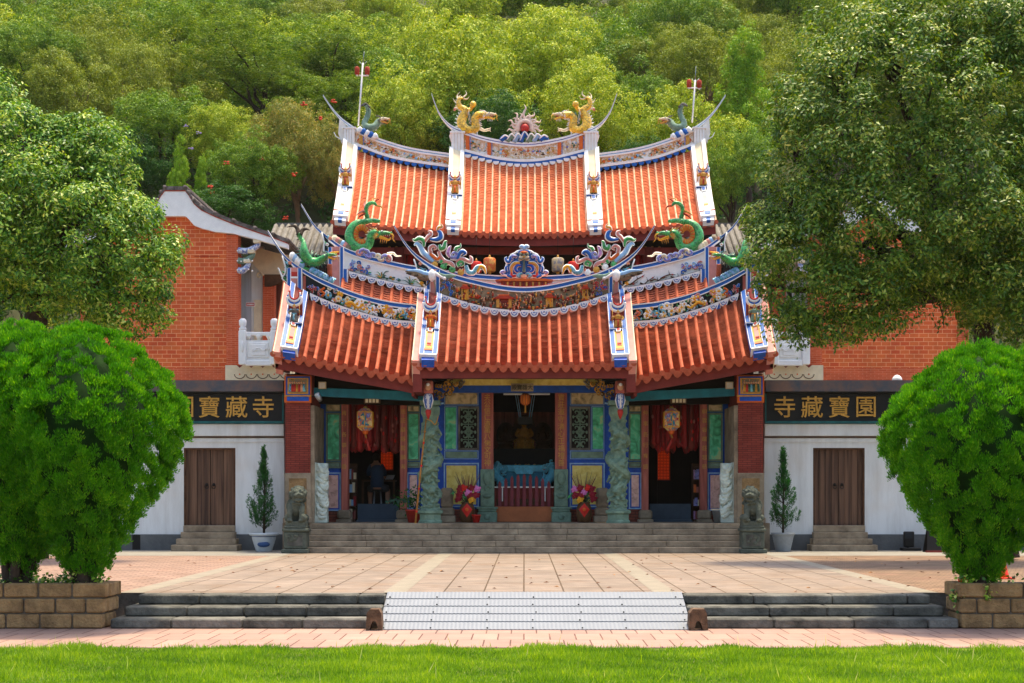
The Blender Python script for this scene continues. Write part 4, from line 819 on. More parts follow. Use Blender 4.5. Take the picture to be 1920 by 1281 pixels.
# ---------- white side walls with sign boards and plank doors ----------
YS = 43.5
def side_wall(sx, label, doorlab, steplab, signtxt, signpx):
    t = thing('white_wall', label, 'wall', (-9 * sx, YS, 0), 'white side walls beside the front hall'); xe = wx(533, YS); xl = -19.
    d0, d1 = wx(344.5, YS), wx(441.5, YS); zt, zb = wz(840, YS), wz(985, YS); z = lambda p: wz(p, YS)
    mb = MB('whitewash', sx); mb.box(xl, YS, z(1002), d0, YS + .4, z(735)); mb.box(d1, YS, z(1002), xe, YS + .4, z(735)); mb.box(d0, YS, zt, d1, YS + .4, z(735)); mb.box(d0, YS + .3, 0, d1, YS + .4, zt, 'nearblack')
    mb.bbox(xl, YS - .06, z(818), xe, YS, z(795), .015); mb.box(xl, YS - .03, z(829), xe, YS, z(822)); mb.box(xl, YS - .062, z(821), xe, YS, z(818.6), 'wood'); mb.build('plastered_wall', t)
    mb = MB('plinth', sx); mb.box(xl, YS - .05, 0, d0, YS + .4, z(1002)); mb.box(d1, YS - .05, 0, xe, YS + .4, z(1002)); mb.box(d0, YS + .05, 0, d1, YS + .4, zb)
    if sx == 1: mb.box(wx(249, YS), YS - .052, .02, wx(264, YS), YS - .04, .42, 'black')
    mb.build('plinth', t)
    mb = MB('slate', sx); mb.prism([(xl, z(735)), (xl, z(714)), (xe, z(714)), (xe, z(735))], YS - .22, YS + .5, 'slate'); mb.box(xl, YS - .2, z(738), xe, YS, z(735.2), 'black'); mb.build('coping', t)
    for k, (a, b) in enumerate(((d0, (d0 + d1) / 2 - .006), ((d0 + d1) / 2 + .006, d1))):
        mb = MB('doorwood', sx); n = 4; w = (b - a) / n
        for i in range(n): mb.bbox(a + i * w + .003, YS + .1 + random.uniform(0, .008), zb, a + (i + 1) * w - .003, YS + .17, zt - .02, .006)
        dl = mb.build('door_leaf', t)
        mb = MB('black', sx); hxp = b - .09 if k == 0 else a + .09; zc = (zt + zb) / 2 + .05; mb.lathe([(.05, 0), (.045, .02)], (0, 0, 0), 10); mb.v = []; mb.f = []; mb.mi = []; mb.sm = []
        mb.ball((hxp, YS + .09, zc), (.045, .02, .045), 'black', 9, 6); mb.tube([(hxp + .05 * math.cos(q), YS + .07, zc - .05 + .06 * math.sin(q)) for q in np.linspace(0, 2 * math.pi, 13)], .01, 5, 'black'); mb.build('handle', dl)
    mb = MB('wood', sx); mb.box(d0, YS + .02, zb, d0 + .05, YS + .2, zt); mb.box(d1 - .05, YS + .02, zb, d1, YS + .2, zt); mb.box(d0 + .05, YS + .02, zt - .05, d1 - .05, YS + .2, zt); mb.build('door_frame', t)
    st = MB('stepstone', sx)
    for k, (dx, h0, h1) in enumerate(((.18, 0, .17), (.1, .17, .33), (.03, .33, .5), (.0, .5, zb))):
        st.bbox(d0 - dx, YS - .78 + .26 * k if k < 3 else YS - .06, h0, d1 + dx, YS + .09, h1 - .003, .012)
    st.build('door_steps', None, steplab, 'steps', 'stone steps up to the plank doors')
    # sign board
    sb = thing('sign_board', 'long black board with four gilded characters on the white wall with ' + ('the dark vent hole' if sx == 1 else 'the black floodlight'), 'sign', (-8.5 * sx, YS - .1, z(762)))
    mb = MB('signblack', sx); mb.box(-12.5, YS - .1, z(790), xe - .04, YS - .002, z(738.5)); mb.build('board', sb)
    mb = MB('tealedge', sx); mb.box(-12.5, YS - .13, z(794.6), xe - .002, YS - .002, z(790)); mb.box(xe - .04, YS - .12, z(790), xe - .002, YS - .002, z(738.5)); mb.build('edge_strip', sb)
    mb = MB('goldpaint')
    for ch, px in zip(signtxt, signpx): text_part(mb, ch, wx(px, YS), z(763.5), .62, YS - .135, 'goldpaint', .035, 1., .0028)
    mb.build('gilded_lettering', sb)
side_wall(1, 'whitewashed wall with a plank door and a dark vent hole in its grey plinth', '', 'stone steps under the plank door beside the potted conifer in the blue patterned pot', '園寶藏寺', (346, 394, 445, 495))
side_wall(-1, 'whitewashed wall with a plank door and a black floodlight at its foot', '', 'stone steps under the plank door nearer the black floodlight', '寺藏寶園', (1470, 1521, 1572, 1622))
# ---------- brick wings ----------
YG = 52.0
def wing(sx, label):
    t = thing('brick_wing', label, 'building', (-11 * sx, YG, 0), 'brick wings behind the white walls'); g = lambda a, b: (wx(a, YG), wz(b, YG))
    xl, xr = wx(151, YG), wx(447, YG); x2 = wx(425, YG)
    top = [(331, 400), (352, 421), (423, 437)]
    mb = MB('gablebrick', sx); zl = wz(690, YG); mb.prism([(x2, zl), g(425, 425), g(352, 400), g(331, 390), g(310, 400), g(237, 425), g(151, 445), (xl, zl)], YG, YG + .4); mb.box(xl, YG - .004, 0, x2, YG + .4, zl, 'thinbrick')
    mb.box(wx(365, YG), YG - .02, wz(481, YG), wx(412, YG), YG + .05, wz(480, YG), 'brickred'); mb.box(x2 - .1, YG + .4, 0, x2, 62, wz(455, YG), 'whitewash'); mb.box(xl, YG + .4, 0, xl + .2, 62, wz(470, YG), 'thinbrick'); mb.build('gable_wall', t)
    mb = MB('thinbrick', sx); mb.box(x2, YG - .06, 0, xr, YG + .5, wz(441, YG)); mb.box(xl, YG - .06, 0, wx(171, YG), YG + .5, wz(462, YG)); mb.build('pilaster', t)
    R_ = [(313, 352), (350, 352), (357, 361), (366, 376), (380, 388), (405, 400), (440, 414), (480, 428), (515, 440), (541, 450)]
    L_ = [(662 - a, b) for a, b in R_[:0:-1]]; LR = L_ + R_[1:]; up = [g(a, b) for a, b in LR]; drop = interp([(0, 1.0), (21, .95), (49, .73), (94, .56), (116, .42), (169, .37), (215, .3)])
    mid = [(x, z - .13) for x, z in up]; low = [(x, z - drop(abs(a_ - 331))) for (x, z), (a_, b_) in zip(up, LR)]
    mb = MB('white', sx); mb.band(low, [(x, z - .02) for x, z in mid], YG - .22, YG + .1); mb.band([(x, z - .03) for x, z in mid], mid, YG - .24, YG + .05, 'brickred'); mb.build('gable_band', t)
    mb = MB('oldtile', sx); mb.band([(x, z + .001) for x, z in mid], up, YG - .25, 62.5); ro = mb.build('roof', t)
    mb = MB('oldtile', sx)
    for x, z in up: mb.tube([(x, YG - .28, z - .03), (x, 62, z - .03)], .07, 6)
    mb.build('ridge_tile', ro)
    # veranda behind the balustrade
    YV = 54.5; mb = MB('cream', sx); mb.box(wx(447, YG), YG + .5, wz(712, YG), wx(545, YG), 56, wz(690, YG)); mb.box(x2, YG - .25, wz(714, YG), wx(545, YG), YG + .3, wz(686, YG), 'cream'); fl = mb.build('veranda_floor', t)
    mb = MB('wood', sx)
    for k in range(5): c = wx(452 + 21.5 * k, YG); mb.tube([(c + .17 * math.cos(q), YG - .26, wz(703, YG) + .14 * math.sin(q)) for q in np.linspace(math.pi, 2 * math.pi, 9)], .012, 4); mb.ball((c, YG - .26, wz(703, YG)), .025, 'orange', 6, 4); mb.prism([(c - .1, wz(686, YG)), (c + .1, wz(686, YG)), (c, wz(691, YG))], YG - .26, YG - .2, 'maroon')
    mb.build('scallop_line', fl)
    mb = MB('cream', sx); mb.box(wx(447, YG), YV, wz(690, YG), wx(470, YG), YV + .3, wz(440, YG), 'whitewash'); mb.box(wx(452, YG), YV - .02, wz(690, YG), wx(468, YG), YV, wz(545, YG), 'cream'); mb.box(wx(470, YG), YV - .1, wz(690, YG), wx(492, YG), YV + .4, wz(490, YG), 'thinbrick'); mb.box(wx(492, YG), YV + 3, wz(690, YG), wx(570, YG), YV + 3.3, wz(450, YG), 'nearblack'); mb.box(wx(505, YG), YV + 2, wz(590, YG), wx(518, YG), YV + 2.05, wz(525, YG), 'agedred'); mb.box(wx(530, YG), YV + 1, wz(690, YG), wx(548, YG), YV + 1.4, wz(490, YG), 'agedred')
    mb.build('veranda_wall', t)
    mb = MB('cream', sx); mb.prism([g(447, 440), g(500, 455), g(542, 462), g(542, 497), g(470, 497), g(447, 470)], YV - .2, YV + .1); mb.prism([g(475, 497), g(542, 497), g(542, 505), g(520, 508), g(500, 515), g(486, 520), g(475, 520)], YV - .25, YV, 'wood'); curl(mb, W(486, 517, YV - .3), .12, 0, 1, 'cream', 'cream', .03); mb.build('veranda_beam', t)
    mb = MB('blue', sx)
    for py, L2, m_ in ((470, 36, 'bluewhite'), (489, 26, 'jade'), (507, 18, 'bluewhite')):
        a, b = g(447, py), g(447 + L2, py - 8); mb.tube(smooth_path([(a[0], YG - .05, a[1]), ((a[0] + b[0]) / 2, YG - .06, a[1] - .02), (b[0], YG - .06, b[1]), (b[0] + .03, YG - .06, b[1] + .12)], 4), [.1, .11, .09, .07], 8, m_)
        for k in range(5): mb.ball((a[0] + .12 * k, YG - .18, a[1] + random.uniform(-.05, .05)), .03, 'white', 5, 4)
        mb.bbox(b[0] - .12, YG - .2, b[1] + .08, b[0] + .1, YG + .1, b[1] + .2, .02, 'cream')
    mb.ball(W(484, 449, YG - .06), (.13, .12, .17), 'white', 9, 6); mb.build('corbel_bracket', t)
    return t
wing(1, 'orange brick wing with a curved white banded gable peak beside the rounder tree')
wing(-1, 'orange brick wing mostly hidden by the huge overhanging tree')
def corridor(sx, lab):
    t = thing('corridor_roof_building', lab, 'building', (-7.5 * sx, 60, 0)); mb = MB('greytile', sx); x0, x1 = wx(495, 60), wx(668, 60)
    zt, zb = wz(424, 63), wz(497, 59.3); n = 14
    mb.add([(x0, 59.3, zb), (x1, 59.3, zb), (x1, 63, zt), (x0, 63, zt)], [(0, 1, 2, 3)]); mb.box(x0, 62.95, zt - .3, x1, 63.3, zt + .12); mb.add([(x0, 63.3, zt), (x1, 63.3, zt), (x1, 66, zb), (x0, 66, zb)], [(0, 1, 2, 3)])
    for k in range(n + 1): x = x0 + (x1 - x0) * k / n; mb.tube([(x, 59.25, zb + .02), (x, 63, zt + .02)], .09, 6)
    mb.build('roof', t)
    mb = MB('agedred', sx); mb.box(x0 + .2, 59.8, 3, x1, 60, zb + .1); mb.box(x0, 59.7, zb - .3, x1, 59.8, zb - .05, 'wood'); mb.build('wall', t)
corridor(1, 'grey tiled corridor roof showing behind the swallowtail ridge beside the gable peak'); corridor(-1, 'grey tiled corridor roof showing beside the huge overhanging tree')
def balustrade(sx, lab):
    t = thing('stone_balustrade', lab, 'railing', (-8.6 * sx, 51.4, wz(686, 51.4)), 'white carved balustrades'); Y = 51.45; z = lambda p: wz(p, Y)
    for px in (455, 514, 526):
        x = wx(px, Y); mb = MB('white', sx); mb.bbox(x - .12, Y - .1, z(684), x + .12, Y + .14, z(620), .02); mb.lathe([(.1, z(620)), (.13, z(616)), (.08, z(613)), (.12, z(609)), (.125, z(601)), (.07, z(597.5)), (.01, z(597))], (x, Y + .02, 0), 12)
        mb.ball((x, Y - .1, z(650)), (.06, .03, .2), 'white', 8, 6); mb.build('post', t)
    mb = MB('white', sx); a, b = wx(460, Y), wx(510, Y); mb.bbox(a, Y, z(629), b, Y + .12, z(622.5), .02); mb.box(a, Y, z(684), b, Y + .1, z(638)); mb.bbox(a, Y - .06, z(686), b, Y + .14, z(676), .02)
    mb.bbox(a + .1, Y - .03, z(671), b - .1, Y, z(642), .02); mb.bbox(a + .2, Y - .05, z(667), b - .2, Y - .02, z(646), .02)
    for k in range(6): curl(mb, (a + .28 + .1 * k, Y - .06, z(656)), .05, k, .9, 'white', 'cream', .018, 1 if k % 2 else -1)
    for u in (.12, .5, .88): x = a + (b - a) * u; mb.lathe([(.04, z(638)), (.06, z(634)), (.1, z(631)), (.1, z(629))], (x, Y + .05, 0), 8)
    mb.build('carved_panel', t)
    mb = MB('white', sx); mb.box(wx(516, Y), Y + .2, z(684), wx(540, Y), Y + .28, z(625)); mb.build('return_panel', t)
balustrade(1, 'white carved balustrade on the veranda beside the brick gable with the curved peak'); balustrade(-1, 'white carved balustrade under the hanging twigs of the huge tree')
t = thing('red_sign', 'tiny red sign with a white border on the veranda post', 'sign', (wx(468, 54.3), 54.3, wz(571, 54.3))); mb = MB('red'); mb.fbox(461, 567, 478, 575, 54.3, .03, 'white'); mb.fbox(462, 568, 477, 574, 54.29, .02, 'red'); mb.build('sign_plate', t)
mb = MB('white')
for k in range(5): mb.fbox(463.5 + k * 2.5, 569.5, 465.3 + k * 2.5, 572.5, 54.28, .01)
mb.build('lettering', t)
# ---------- small fixtures ----------
def flood(x, y, z, lab, sx):
    t = thing('floodlight', lab, 'light', (x * sx, y, z)); mb = MB('steel', sx); mb.T = Matrix.Translation((x, y, z)) @ Matrix.Rotation(R(-25), 4, 'Y') @ Matrix.Rotation(R(30), 4, 'X')
    mb.lathe([(.05, 0), (.075, .08), (.08, .22)], (0, 0, -.1), 12, 'steel'); mb.lathe([(.07, 0), (.06, .01)], (0, 0, .12), 12, 'lampwhite'); mb.T = None; mb.tube([(x, y, z), (x - .2, y + .1, z + .05)], .018, 5, 'black'); mb.build('lamp_head', t)
flood(wx(598, 42.7), 42.7, wz(746, 42.7), 'small metal spotlight on the brick pier beside the coloured figure relief', 1)
for px, lab in ((604, 'white junction box under the eaves above the metal spotlight'), (1368, 'white junction box under the eaves beside the bronze coloured relief')):
    Y = 43.4; mb = MB('cream'); mb.fbox(px - 7, 716, px + 7, 729, Y, .12); mb.fbox(px - 5.5, 717.5, px + 5.5, 727.5, Y - .015, .02, 'white'); mb.build('junction_box', None, lab, 'junction box')
t = thing('floodlight', 'black floodlight box standing at the foot of the white wall', 'light', (wx(1704, 43.1), 43.1, 0)); mb = MB('black'); x = wx(1704, 43.1); mb.bbox(x - .13, 43.05, .1, x + .14, 43.2, .52, .02); mb.bbox(x - .2, 42.95, .0, x + .3, 43.3, .08, .015); mb.tube([(x, 43.2, .08), (x, 43.25, .3)], .03, 6); mb.fbox(1697, 998, 1711, 1010, 43.04, .01, 'darkstrip'); mb.build('housing', t)
t = thing('folding_board', 'dark blue folding board half hidden behind the juniper beside the cone', 'sign', (wx(1748, 42), 42, 0)); mb = MB('deepblue'); x = wx(1750, 42)
mb.add([(x - .22, 41.8, 0), (x + .35, 41.8, 0), (x + .3, 42, .75), (x - .15, 42, .75), (x - .22, 42.25, 0), (x + .35, 42.25, 0), (x + .3, 42.04, .75), (x - .15, 42.04, .75)], [(0, 1, 2, 3), (5, 4, 7, 6), (3, 2, 6, 7)], 'black'); mb.box(x - .25, 41.75, 0, x + .4, 41.82, .05, 'maroon'); mb.build('panel', t)
t = thing('dome_lamp', 'white dome lamp on the coping beside the juniper with the cone', 'light', (wx(1682, 43.6), 43.6, wz(714, 43.6))); mb = MB('lampwhite'); mb.lathe([(.14, 0), (.14, .04), (.11, .1), (.05, .15), (.01, .16)], (wx(1682, 43.6), 43.6, wz(714, 43.6)), 14); mb.build('dome', t)
# lightning rods with little red drums
for base, top, tip, l1, l2, cb, lab in (((672, 236), (680.5, 118), (683, 96), (669.5, 133), (688.5, 133), (673, 691, 142), 'white lightning rod with two red drums rising beside the orange flowering tree'), ((1297.7, 230), (1303.6, 150), (1305, 124), (1292, 157), (1311, 158), (1289, 1315, 165), 'white lightning rod with two red drums rising nearer the huge tree')):
    Y = 61.9; t = thing('lightning_rod', lab, 'lightning rod', W(*base, Y), 'lightning rods on the rear hall'); mb = MB('white'); mb.tube([W(*base, Y), W(*top, Y)], .033, 8, 'white'); mb.tube([W(*top, Y), W(*tip, Y)], [.02, .006], 5, 'steel')
    for d in (-1, 1): mb.tube([W(top[0], top[1] + 6, Y), W(top[0] + d * 7, top[1] - 3, Y)], [.018, .006], 5, 'steel')
    mb.tube([W(cb[0], cb[2], Y), W(cb[1], cb[2], Y)], .03, 6, 'white'); mb.build('mast', t)
    for l in (l1, l2): mb = MB('red'); p = W(*l, Y); mb.lathe([(.07, -.15), (.095, -.12), (.095, .12), (.06, .15), (.02, .17)], p, 12, 'brickred'); mb.lathe([(.04, -.2), (.04, -.15)], p, 8, 'white'); mb.build('red_drum', t)
# ---------- roof statues ----------
Y = YF + .1
for sx, lab in ((1, 'green phoenix headed dragon statue on the side ridge beside the brick gable'), (-1, 'green phoenix headed dragon statue on the side ridge partly behind the huge tree')):
    t = thing('roof_phoenix_dragon', lab, 'statue', (wx(590, Y) * sx, Y, ZtS(wx(590, Y))), 'phoenix dragons on the side ridges'); mb = MB('green', sx); q = lambda a, b: (500 + a / 7.12, 420 + b / 7.12)
    P = smooth_path(zpts([q(*p) for p in ((425, 120), (450, 185), (490, 230), (500, 300), (505, 380), (530, 450), (590, 500), (680, 505), (750, 470), (800, 440))], Y + .1, [0, .05, 0, -.05, -.08, -.05, 0, 0, -.05, -.1]), 5)
    spined(mb, P, [.05, .07, .05, .09, .13, .14, .13, .12, .1, .08], 'green', 'dkgreen', None, -1, 2, .7); mb.build('body', t)
    mb = MB('dkgreen', sx)
    for pts in (((425, 150), (405, 60), (350, 20), (270, 45)), ((450, 150), (470, 80), (520, 60), (575, 85))): mb.tube(smooth_path(zpts([q(*p) for p in pts], Y + .1), 5), [.06, .06, .035, .01], 7, 'bark')
    for k in range(9): a = zpts([q(560 + 18 * k, 470 - 6 * k), q(580 + 20 * k, 330 + 12 * k)], Y + .05 + .02 * k); mb.tube(a, [.05, .01], 5, random.choice(['dkgreen', 'bark', 'jade']))
    mb.build('feathers', t)
    mb = MB('green', sx); dragon_head(mb, W(*q(815, 430), Y - .05), 1, .42, 'green', 'yellow', 'dkgreen'); mb.tube(zpts([q(850, 400), q(960, 365)], Y), [.06, .015], 6, 'yellow'); mb.build('head', t)
    mb = MB('aqua', sx)
    for k in range(10): x0_ = 600 + 32 * k; z_ = 590 + 16 * k; mb.tube(smooth_path(zpts([q(x0_ - 15, z_ + 40), q(x0_, z_), q(x0_ + 22, z_ - 4), q(x0_ + 24, z_ + 16)], Y), 3), [.05, .045, .03, .012], 6, 'aqua' if k % 2 else 'paleblue')
    for k in range(5): mb.ball(W(*q(345 + 30 * k, 430 + 28 * k), Y + .05), (.1, .1, .12), random.choice(['white', 'paleblue', 'cream']), 7, 5)
    mb.tube(zpts([q(470, 500), q(460, 580), q(560, 600)], Y), [.07, .06, .04], 7, 'green'); mb.tube(zpts([q(840, 540), q(840, 700)], Y), .07, 7, 'tilepan'); mb.build('wave_base', t)
Y = 47.15
for sx, lab in ((1, 'green dragon statue with ringed orange belly on the rear ridge nearer the flowering tree'), (-1, 'green dragon statue with ringed orange belly on the rear ridge nearer the huge tree')):
    t = thing('roof_dragon', lab, 'statue', (wx(680, Y) * sx, Y, ZtR(wx(680, Y))), 'green dragons on the rear ridge'); q = lambda a, b: (620 + a / 8, 360 + b / 8); mb = MB('green', sx)
    P = smooth_path(zpts([q(*p) for p in ((690, 205), (650, 165), (580, 175), (535, 230), (525, 310), (545, 390), (500, 440), (410, 465), (330, 530), (285, 640), (300, 740), (370, 815), (470, 850), (560, 820), (600, 740), (610, 680), (660, 640), (720, 640))], Y + .12, [0, 0, 0, 0, .05, .1, .1, .05, 0, -.05, -.08, -.1, -.1, -.1, -.12, -.15, -.18, -.2]), 5)
    spined(mb, P, [.03, .05, .055, .06, .065, .07, .09, .115, .13, .14, .14, .135, .125, .125, .12, .12, .12, .11], 'green', 'cream', None, 1, 2, .35); mb.build('body', t)
    mb = MB('orange', sx)
    for k in range(26):     # belly plates around the coil
        a = R(20) + k / 25 * R(300); c = W(*q(465, 640), Y); r1, r0 = .29, .13; mb.tube([c + Vector((r1 * math.cos(a) * .8, -.02, r1 * math.sin(a))), c + Vector((r0 * math.cos(a) * .8, .04, r0 * math.sin(a)))], [.036, .016], 5, 'orange' if k % 2 else 'gold')
    mb.build('belly_plates', t)
    mb = MB('green', sx); mb.tube(smooth_path(zpts([q(520, 445), q(610, 420), q(700, 428), q(725, 440)], Y), 4), [.08, .07, .06, .05], 8, 'green'); mb.tube(smooth_path(zpts([q(370, 790), q(340, 830), q(335, 880)], Y), 4), [.1, .08, .07], 8, 'green')
    for d in (-22, 0, 22): mb.tube(zpts([q(720, 436), q(745, 440 + d * 1.3)], Y), [.03, .006], 5, 'yellow'); mb.tube(zpts([q(335, 878), q(335 + d, 910)], Y - .03), [.03, .01], 5, 'green')
    mb.build('legs', t)
    mb = MB('green', sx); dragon_head(mb, W(*q(720, 650), Y - .1), 1, .66, 'green', 'yellow', 'gold'); mb.build('head', t)
    mb = MB('gold', sx)
    for pts in (((515, 280), (430, 300), (370, 350)), ((515, 320), (440, 350), (400, 400)), ((640, 165), (690, 110), (740, 90)), ((690, 205), (750, 210), (780, 260)), ((640, 160), (620, 100), (700, 80)), ((520, 240), (500, 170), (520, 130))): mb.tube(smooth_path(zpts([q(*p) for p in pts], Y + .1), 4), [.035, .025, .006], 5, random.choice(['gold', 'pink', 'brickred']))
    for k in range(9): a, b = q(420 + 55 * k, 900 + 14 * k); curl(mb, W(a, b, Y - .15), .1, k, .9, random.choice(['purple', 'purple', 'pink', 'cream']), 'white', .045, 1 if k % 2 else -1)
    for k in range(6): a, b = q(60 + 40 * k, 700 + 24 * k); mb.ball(W(a, b, Y), (.11, .1, .1), random.choice(['pink', 'cream', 'paleblue', 'stepstone']), 7, 5)
    scroll(mb, zpts([q(850, 930), q(930, 910), q(980, 950), q(1060, 960)], Y), [.05, .04, .03, .012], 'cream'); mb.build('cloud_base', t)
Y = YB + .1
for sx, lab in ((1, 'yellow dragon statue on the rear hall ridge nearer the flowering tree'), (-1, 'yellow dragon statue on the rear hall ridge nearer the huge tree')):
    t = thing('roof_dragon', lab, 'statue', (wx(875, Y) * sx, Y, ZtBc(wx(875, Y))), 'yellow dragons on the rear hall ridge'); q = lambda a, b: (800 + a / 7.535, 150 + b / 7.535); mb = MB('yellow', sx); pass
    P = smooth_path(zpts([q(*p) for p in ((520, 260), (475, 260), (450, 310), (470, 375), (530, 415), (548, 460), (510, 530), (495, 610), (530, 690), (610, 725), (690, 690), (690, 620), (680, 560), (730, 510), (800, 510), (850, 520))], Y + .1, [0, 0, 0, 0, 0, 0, 0, -.05, -.1, -.1, -.1, -.1, -.1, -.12, -.15, -.2]), 5)
    spined(mb, P, [.03, .06, .09, .11, .13, .15, .18, .19, .18, .17, .17, .16, .15, .15, .14, .13], 'dragonyellow', 'white', None, -1, 2, .3); mb.build('body', t)
    mb = MB('cream', sx)
    for k in range(12): u = k / 11; a = q(585 + 60 * u, 500 + 130 * math.sin(u * 3.14)); mb.tube([W(*a, Y - .05), W(a[0] + 2, a[1] - 12 + 6 * u, Y)], [.04, .02], 5, 'jade' if k % 2 else 'cream')
    mb.build('belly_plates', t)
    mb = MB('dragonyellow', sx); mb.tube(smooth_path(zpts([q(560, 430), q(610, 410), q(640, 370), q(655, 340)], Y), 4), [.1, .08, .07, .09], 8); mb.ball(W(*q(655, 345), Y - .03), .13, 'dragonyellow', 8, 6); mb.tube(smooth_path(zpts([q(560, 720), q(545, 780), q(550, 850)], Y - .05), 4), [.13, .12, .14], 8, 'gold'); mb.tube(smooth_path(zpts([q(740, 680), q(810, 705), q(880, 695)], Y), 4), [.08, .05, .06], 7, 'cream'); mb.tube(smooth_path(zpts([q(480, 420), q(430, 390), q(395, 400)], Y + .1), 4), [.06, .05, .06], 7, 'cream')
    for d in (-30, 0, 30): mb.tube(zpts([q(880, 695), q(905, 695 + d)], Y), [.035, .008], 5, 'cream'); mb.tube(zpts([q(655, 320), q(690, 330 + d)], Y), [.035, .01], 5, 'wood'); mb.tube(zpts([q(395, 400), q(390 + d * .5, 430)], Y), [.03, .01], 5, 'pink')
    mb.build('legs', t)
    mb = MB('dragonyellow', sx); dragon_head(mb, W(*q(845, 505), Y - .1), 1, .62, 'cream', 'dragonyellow', 'white')
    mb.build('head', t)
    mb = MB('cream', sx)
    for pts in (((440, 280), (430, 210), (470, 160)), ((510, 250), (560, 190), (545, 140)), ((440, 310), (400, 300), (370, 250)), ((520, 265), (570, 260), (600, 225)), ((470, 250), (450, 230), (490, 200))): mb.tube(smooth_path(zpts([q(*p) for p in pts], Y + .1), 4), [.04, .025, .006], 5)
    mb.build('tail_tuft', t)
    t2 = thing('roof_dragon', 'pale green dragon statue on the end of the rear ridge ' + ('beside the flowering tree' if sx == 1 else 'nearer the huge tree'), 'statue', (wx(697, Y) * sx, Y, ZtBs(wx(697, Y))), 'pale dragons on the rear hall ridge ends'); q = lambda a, b: (560 + a / 3.37, 80 + b / 3.37); mb = MB('green', sx)
    P = smooth_path(zpts([q(*p) for p in ((425, 395), (440, 430), (430, 470), (415, 510), (440, 540), (480, 535), (505, 500), (530, 490))], Y + .1), 5); spined(mb, P, [.06, .1, .1, .11, .14, .14, .13, .11], 'jade', 'cream', None, -1, 3, .2); mb.build('body', t2)
    mb = MB('cream', sx); dragon_head(mb, W(*q(520, 490), Y - .05), 1, .55, 'cream', 'gold', 'greystone'); mb.build('head', t2)
    mb = MB('blue', sx)
    mb.tube(smooth_path(zpts([q(395, 400), q(420, 385), q(450, 405)], Y), 4), [.03, .07, .03], 6, 'greystone')
    for k in range(5): a, b = q(385 + 24 * k, 555 + 10 * k); mb.tube(smooth_path([W(a - 3, b + 4, Y - .1), W(a + 1, b - 3, Y - .12), W(a + 5, b + 4, Y - .12)], 3), [.09, .1, .05], 7, 'blue' if k % 2 else 'white')
    mb.build('wave_base', t2)
# flaming pearl
c = W(984, 241, Y); t = thing('flaming_pearl', 'red pearl ringed by pale flames on blue waves, middle of the rear hall ridge', 'statue', (0, Y, ZtBc(0))); mb = MB('red'); mb.ball(c - Vector((0, .05, 0)), .17, 'red', 14, 10); mb.build('pearl', t)
mb = MB('porcelain'); mat('flamepink', 'e8ccb8', .6, .12, 6); mb.tube([c + Vector((.26 * math.cos(a), 0, .03 + .26 * math.sin(a))) for a in np.linspace(-.5, math.pi + .5, 20)], .09, 8, 'flamepink'); mb.box(c.x - .2, c.y + .1, c.z - .2, c.x + .2, c.y + .14, c.z + .25, 'black')
for k in range(15):
    a = -.45 + k * (math.pi + .9) / 14; L_ = .42 if k % 2 else .3
    if k == 7: L_ = .62
    d = Vector((math.cos(a), 0, math.sin(a))); s_ = Vector((-d.z, 0, d.x)); p = c + Vector((0, 0, .03)); mb.tube(smooth_path([p + d * .28, p + d * (.28 + L_ * .4) + s_ * .05, p + d * (.28 + L_ * .75) - s_ * .04, p + d * (.28 + L_) + s_ * .03], 4), [.065, .05, .035, .006], 6, 'flamepink')
mb.build('flames', t)
mb = MB('blue')
for k in range(7):
    x = c.x - .75 + .25 * k; z0_ = ZtBc(x); h = (.14, .22, .26, .34, .26, .22, .14)[k]; mb.tube(smooth_path([(x - .16, Y - .05, z0_), (x - .02, Y - .08, z0_ + h), (x + .12, Y - .05, z0_ + h * .5), (x + .1, Y - .06, z0_ + h * .3)], 4), [.1, .1, .06, .03], 7, ('blue', 'jade', 'paleblue')[k % 3]); mb.tube(smooth_path([(x - .18, Y - .12, z0_ + .06), (x - .02, Y - .17, z0_ + h + .05), (x + .14, Y - .12, z0_ + h * .5 + .06)], 4), .03, 6, 'white')
mb.build('wave_base', t)
